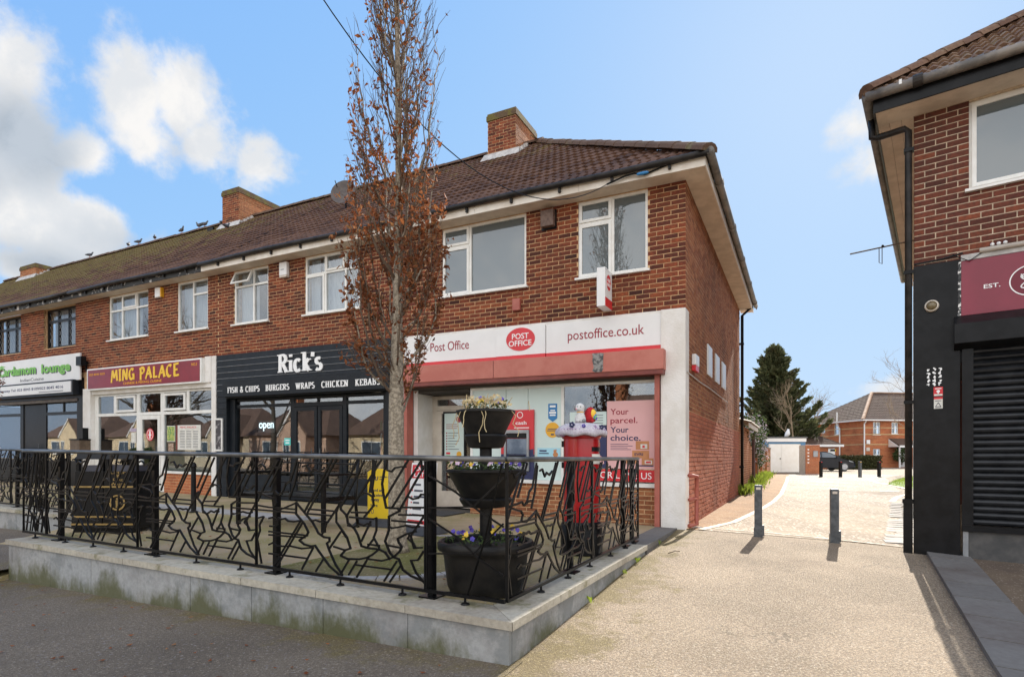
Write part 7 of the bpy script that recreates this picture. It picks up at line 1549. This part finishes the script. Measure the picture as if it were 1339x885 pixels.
# parked car, side on
dcar = 42.5; xf = X(1109.5, dcar); gc = ground(xf, dcar); car = thing('parked_car', 'dark parked hatchback half hidden by the brick pier', 'car', (xf - 2.1, dcar, gc))
def fc(a, b, z): return (xf - a, dcar + b, gc + z)
PAINT = M('black car paint', (.012, .013, .017), (.016, .017, .022), 2, .18, coat=.15, spec=.3)
bodyp = [(.0, .42), (.02, .62), (.10, .74), (.9, .93), (1.05, .97), (3.95, 1.02), (4.15, .95), (4.2, .55), (4.15, .32), (3.75, .26), (.35, .22), (.06, .28)]
m = MB(); n = len(bodyp); rows = [(-.80, .93), (-.86, 1.0), (-.86, 1.0), (.86, 1.0), (.80, .93)]
for b, s in ((-.80, .97), (-.87, 1.0), (.87, 1.0), (.80, .97)): m.v += [fc(2.1 + (a - 2.1) * s, b, .25 + (z - .25) * (1 if s == 1.0 else .97)) for a, z in bodyp]
for r in range(3):
    for k in range(n): m.f.append((r * n + k, r * n + (k + 1) % n, (r + 1) * n + (k + 1) % n, (r + 1) * n + k))
m.f += [tuple(range(n)), tuple(range(4 * n - 1, 3 * n - 1, -1))]; m.build('body', PAINT, car, smooth='auto')
cab = [(1.0, .97), (1.75, 1.36), (2.1, 1.44), (3.2, 1.46), (3.75, 1.36), (4.08, .98)]; m = MB()
for b, s in ((-.82, 0), (-.66, 1), (.66, 1), (.82, 0)): pass
lowv = [fc(a, b, .96) for b in (-.82, .82) for a in (1.0, 4.1)]; m.v = [fc(a, -.82 + .18 * ((z - .96) / .5), z) for a, z in cab] + [fc(a, .82 - .18 * ((z - .96) / .5), z) for a, z in cab]; k6 = len(cab)
m.f = [tuple(range(k6)), tuple(range(2 * k6 - 1, k6 - 1, -1))] + [(k, (k + 1) % k6, k6 + (k + 1) % k6, k6 + k) for k in range(k6)]; m.build('cabin', PAINT, car)
CGL = M('car glass', (.06, .08, .10), None, rough=.04, spec=1.0)
for pts in (((1.22, 1.0), (1.82, 1.33), (2.42, 1.40), (2.42, 1.02)), ((2.50, 1.02), (2.50, 1.40), (3.2, 1.40), (3.22, 1.02)), ((3.30, 1.02), (3.28, 1.39), (3.66, 1.30), (3.86, 1.04))):
    m = MB(); m.add([fc(a, -.828 + .18 * ((z - .96) / .5), z) for a, z in pts], [(0, 1, 2, 3)]); m.build('side_window', CGL, car, recalc=False)
m = MB(); m.add([fc(1.04, -.72, 1.0), fc(1.73, -.6, 1.35), fc(1.73, .6, 1.35), fc(1.04, .72, 1.0)], [(0, 1, 2, 3)]); wsc = m.build('windscreen', CGL, car, recalc=False); wsc.data.transform(Matrix.Translation((.012, 0, .012)))
for a in (.82, 3.35):
    for b in (-.80, .80):
        m = MB(); c = fc(a, b, .32); m.v = [(c[0] + r * cos(2 * pi * k / 24), c[1] + y, c[2] + r * sin(2 * pi * k / 24)) for r, y in ((.22, -.11), (.31, -.10), (.325, -.07), (.325, .07), (.31, .1)) for k in range(24)]; m.f = [(i * 24 + k, i * 24 + (k + 1) % 24, (i + 1) * 24 + (k + 1) % 24, (i + 1) * 24 + k) for i in range(4) for k in range(24)] + [tuple(range(96, 120))]; w = m.build('wheel', RUB, car)
        r_ = MB(); r_.v = [(c[0] + .22 * cos(2 * pi * k / 24), c[1] - .112 * (1 if b < 0 else -1), c[2] + .22 * sin(2 * pi * k / 24)) for k in range(24)]; r_.f = [tuple(range(24))]; r_.build('rim', M('alloy', (.45, .45, .46), (.35, .35, .36), 9, .3, metal=.6), w)
m = MB(); m.hexa([fc(.02, -.80, .62), fc(.42, -.86, .70), fc(.42, -.83, .70), fc(.02, -.7, .62)], [fc(.05, -.78, .70), fc(.5, -.86, .80), fc(.5, -.83, .80), fc(.05, -.7, .70)]); m.build('headlight', GREYP, car); one('bumper_trim', DGREY, car, fc, -.02, .3, -.78, .78, .28, .40); one('wing_mirror', PAINT, car, fc, 1.25, 1.45, -1.02, -.86, .96, 1.1)
# second vehicle glimpse, verge, far trees
m = MB(); nn = 14; pv = [gp(px, py) for px, py in ((1160, 633), (1176, 626.5), (1200, 622), (1235, 622), (1260, 630), (1215, 642), (1192, 639))]; cu = sum(p[0] for p in pv) / 7; cv = sum(p[1] for p in pv) / 7
m.v = [(*fL(cu, cv, 0)[:2], ground(*fL(cu, cv, 0)[:2]) + .1)] + [(*fL(u, v, 0)[:2], ground(*fL(u, v, 0)[:2]) + .012) for u, v in pv]; m.f = [(0, k + 1, (k + 1) % 7 + 1) for k in range(7)]; m.build('grass_verge', GRASSM, kind='structure', recalc=True)
m = MB(); rng = random.Random(44)
for k in range(2600):
    a, b = rng.random(), rng.random(); i = rng.randrange(7); p1, p2 = pv[i], pv[(i + 1) % 7]; s = sqrt(a); u, v = cu + s * ((1 - b) * (p1[0] - cu) + b * (p2[0] - cu)), cv + s * ((1 - b) * (p1[1] - cv) + b * (p2[1] - cv)); x, y, _ = fL(u, v, 0); z = ground(x, y) + .1 * (1 - s); an = rng.uniform(0, 6.28); h = rng.uniform(.05, .13)
    m.add([(x, y, z), (x + .02 * cos(an), y + .02 * sin(an), z), (x + .03 * cos(an + 1), y + .03 * sin(an), z + h)], [(0, 1, 2)])
m.build('grass', WEED, recalc=False, kind='stuff')
# big dark conifer behind the garage
rng = random.Random(77); dk = 52.0; cx_ = X(1016, dk); t = thing('conifer', 'large dark feathery conifer behind the white doored garage', 'tree', (cx_, dk, GZ)); m = MB(); fo = []; lm = MB()
m.tube([(cx_, dk, GZ), (cx_ + .1, dk, 4), (cx_ - .2, dk, 8), (cx_ - .25, dk, 11.6)], [.35, .28, .16, .03], 10); m.build('trunk', BARK, t, smooth=True)
def cone_r(z): return 3.55 * max(.03, 1 - max(0, (z - 2.2) / 10.2)) ** .82 * (1 if z > 1.5 else .8)
nbr = 330
for i in range(nbr):
    z0 = .6 + 10.6 * (i / nbr) ** .92; az = rng.uniform(0, 2 * pi); L_ = cone_r(z0 + 1.0) * rng.choice((.5, .72, .9, 1.05, 1.22)) * rng.uniform(.92, 1.06); rise = rng.uniform(.35, .95)
    s0 = Vector((cx_ - .02 * z0, dk, z0)); dr0 = Vector((cos(az), sin(az), rise)).normalized(); n = 5; path = [s0 + Vector((cos(az) * L_ * f, sin(az) * L_ * f, rise * L_ * f * (.55 + .45 * f))) for f in (0, .25, .5, .75, 1)]
    lm.tube(path, [.05, .04, .03, .02, .008], 4)
    nl = int(60 + 46 * L_)
    for k in range(nl):
        f = 1 - .78 * rng.random() ** 1.6; j = min(3, int(f * 4)); s = path[j].lerp(path[j + 1], f * 4 - j); w = .30 * (1.12 - f) + .05
        fo.append((s + Vector((rng.gauss(0, w), rng.gauss(0, w), rng.gauss(0, w * .7) - .10)), dr0))
m = MB()
for p, dr_ in fo:
    s = rng.uniform(.10, .24); d2_ = (dr_ + Vector((rng.gauss(0, .35), rng.gauss(0, .35), rng.gauss(0, .3)))).normalized(); e = d2_.cross(Vector((rng.gauss(0, 1), rng.gauss(0, 1), rng.gauss(0, 1)))).normalized()
    m.add([p - d2_ * s, p + e * s * .42, p + d2_ * s * 1.2, p - e * s * .42], [(0, 1, 2, 3)])
m.build('crown', CONIF, t, recalc=False, kind='stuff'); lm.build('limbs', BARK, t, kind='stuff')
# bare trees
def bare_tree(label, base, h, spread, seed, mat, r0=.1, lean=0.0, n1=9):
    rng = random.Random(seed); t = thing('bare_tree', label, 'tree', base); B = Vector(base); tw = MB(); m = MB(); m.tube([B + Vector((lean * f * h + .1 * sin(f * 5), 0, h * f * .8)) for f in (0, .2, .4, .6, .8, 1)], [r0 * (1 - f * .9) for f in (0, .2, .4, .6, .8, 1)], 8); m.build('trunk', mat, t, smooth=True)
    def grow(p, d, l, r, dep):
        path = [p]; 
        for k in range(4): d = (d + Vector((rng.gauss(0, .16), rng.gauss(0, .16), rng.gauss(0, .1) + .06))).normalized(); path.append(path[-1] + d * l / 4)
        tw.tube(path, [r * (1 - .16 * k) for k in range(5)], 4 if dep < 2 else 3, cap=False)
        if dep < 3:
            for k in range(4): j = rng.randint(1, 4); grow(path[j], (d + Vector((rng.gauss(0, .6), rng.gauss(0, .6), rng.gauss(0, .35)))).normalized(), l * rng.uniform(.45, .7), r * .5, dep + 1)
    for k in range(n1): f = rng.uniform(.25, .98); a = rng.uniform(0, 6.28); grow(B + Vector((lean * f * h, 0, h * .8 * f)), Vector((cos(a) * spread, sin(a) * spread, rng.uniform(.5, 1.1))).normalized(), h * .42 * (1.1 - f * .5), r0 * .35, 0)
    tw.build('twigs', mat, t, recalc=False, kind='stuff'); return t
PALE = M('pale bark', (.34, .26, .17), (.22, .16, .10), 6, .9)
bare_tree('bare pale tree in front of the dark conifer', (X(1036, 47), 47, GZ), 6.6, .5, 3, PALE, .11, n1=5)
bare_tree('bare straggly tree in front of the brick house beside the pilaster', (X(1200, 36), 36, GZ), 7.0, .8, 5, PALE, .09, n1=8); bare_tree('bare tree between the conifer and the far house roof', (X(1066, 60), 60, GZ), 7.5, .7, 9, PALE, .12)
one_w = thing('dove', 'white bird standing on the flat garage roof', 'bird', (X(1030, 38), 38, 2.46)); m = MB(); c = base_of(one_w); m.tube([(c[0] - .2, c[1], .05 + c[2]), (c[0] - .1, c[1], c[2] + .12), (c[0], c[1], c[2] + .24), (c[0] + .03, c[1], c[2] + .42), (c[0] + .05, c[1], c[2] + .52), (c[0] + .12, c[1], c[2] + .52)], [.03, .11, .16, .10, .07, .015], 10); m.build('body', WHITE, one_w, smooth=True)
m = MB(); m.tube([(c[0] - .02, c[1], c[2]), (c[0] - .02, c[1], c[2] + .14)], .015, 5); m.build('leg', JAMB, one_w)
# fallen leaves and stones on the pavements
rng = random.Random(31); m = MB()
for k in range(420):
    if k < 60: p0 = fL(rng.uniform(6.8, 9.5), rng.uniform(-6.6, -4.5), 0)
    elif k < 200: p0 = fL(rng.uniform(.5, 7), rng.uniform(-8.3, -5.85), 0)
    else: p0 = fL(rng.uniform(.6, 7), rng.uniform(-5.3, -.3), .005)
    x, y = p0[:2]; z = (ground(x, y) + .006) if k < 200 else p0[2] + .004; a = rng.uniform(0, 6.28); s = rng.uniform(.012, .03); m.add([(x + s * cos(a), y + s * sin(a), z + rng.uniform(0, .01)), (x - s * .6 * sin(a), y + s * .6 * cos(a), z), (x - s * cos(a), y - s * sin(a), z + rng.uniform(0, .01)), (x + s * .6 * sin(a), y - s * .6 * cos(a), z)], [(0, 1, 2, 3)])
m.build('fallen_leaves', DLEAF, recalc=False, kind='stuff')
tg = MB(); q = Vector((*fL(-.12, -1.9, 0)[:2], 0)); q.z = ground(q.x, q.y) + .01; tg.tube([q, q + Vector((.06, .02, .012)), q + Vector((.10, .07, .02)), q + Vector((.17, .08, .012))], .006, 5); tag(tg.build('twig', TWIG), 'short curved twig lying on the sunlit lane', 'twig')
# ------------------------------------------------------------------ houses across the street (seen in the shop glass)
CREAMW = M('cream rendered wall', (.62, .50, .33), (.55, .44, .29), 2, .85, .1); RFB = M('brown tiled roof', (.10, .06, .045), (.14, .085, .06), 3, .8)
def bungalow(label, u, v, w, mat):
    t = thing('bungalow', label, 'house', fL(u, v, -.4)); 
    one('wall', mat, t, fL, u, u + w, v - 7, v, -.6, 2.5)
    m = MB(); P = [fL(u - .3, v + .35, 2.5), fL(u + w + .3, v + .35, 2.5), fL(u + w + .3, v - 7.3, 2.5), fL(u - .3, v - 7.3, 2.5), fL(u + 2.6, v - 3.5, 5.6), fL(u + w - 2.6, v - 3.5, 5.6)]; m.add(P, [(0, 1, 5, 4), (1, 2, 5), (2, 3, 4, 5), (3, 0, 4), (0, 3, 2, 1)]); m.build('roof', RFB, t)
    g0, g1 = u + w * .12, u + w * .45; m = MB(); m.prism([fL(g0, v + 1.2, -.6), fL(g1, v + 1.2, -.6), fL(g1, v + 1.2, 2.5), fL((g0 + g1) / 2, v + 1.2, 4.3), fL(g0, v + 1.2, 2.5)], tuple(-c * 2.5 for c in fL.depth[:2]) + (0,)); m.build('gable', mat, t)
    for s in (0, 1): m = MB(); a, b = ((g0 - .25, 2.3), ((g0 + g1) / 2, 4.55)) if s == 0 else ((g1 + .25, 2.3), ((g0 + g1) / 2, 4.55)); m.hexa([fL(a[0], v + 1.25, a[1]), fL(b[0], v + 1.25, b[1]), fL(b[0], v + 1.25, b[1] + .2), fL(a[0], v + 1.25, a[1] + .2)], [fL(a[0], v - 2.5, a[1]), fL(b[0], v - 2.5, b[1]), fL(b[0], v - 2.5, b[1] + .2), fL(a[0], v - 2.5, a[1] + .2)]); m.build('gable_roof', WHITE if s else RFB, t)
    for a, b_, vv in ((g0 + .6, g0 + 1.2, v + 1.2), (g1 - 1.2, g1 - .6, v + 1.2), (u + w * .62, u + w * .8, v)):
        f = one('window', UPVC, t, fL, a - .08, b_ + .08, vv + .002, vv + .05, .4, 2.0); one('pane', CGL, f, fL, a, (a + b_) / 2 - .03, vv + .051, vv + .055, .5, 1.9); one('pane', CGL, f, fL, (a + b_) / 2 + .03, b_, vv + .051, vv + .055, .5, 1.9)
    one('chimney', BR_SIDE, t, fL, u + w * .7, u + w * .78, v - 3.8, v - 3.0, 4.5, 6.5)
for u, v, w, lb, mt in ((3, -29, 10, 'cream gabled bungalow across the street facing the post office', CREAMW), (22, -26, 10, 'cream bungalow with white barge boards across from the chip shop', CREAMW), (34, -26, 9.5, 'second bungalow of pinkish render along the street opposite', M('pinkish rendered wall', (.52, .36, .27), (.45, .30, .22), 2, .85, .1)),
                     (46, -28, 10, 'beige bungalow opposite the takeaway', M('beige rendered wall', (.5, .42, .30), (.44, .36, .26), 2, .85, .1)), (59, -28, 11, 'long low cream bungalow farther along the street opposite', CREAMW), (73, -28, 12, 'farthest cream bungalow along the street opposite', CREAMW)): bungalow(lb, u, v, w, mt)
bush('hedge', 'green garden hedge across the street', fL(57, -24, -.5), 9, .6, 1.6, 2500, 15, BUSHL, .14, box=True)
DBK = M('dark bark', (.05, .04, .03), (.08, .065, .05), 8, .9)
bare_tree('large dark bare tree across the street facing the takeaway', fL(42, -17, -.5), 11, .8, 19, DBK, .38, n1=14); bare_tree('dark bare tree across the street facing the chip shop', fL(28.5, -16, -.5), 9, .7, 29, DBK, .24, n1=10)
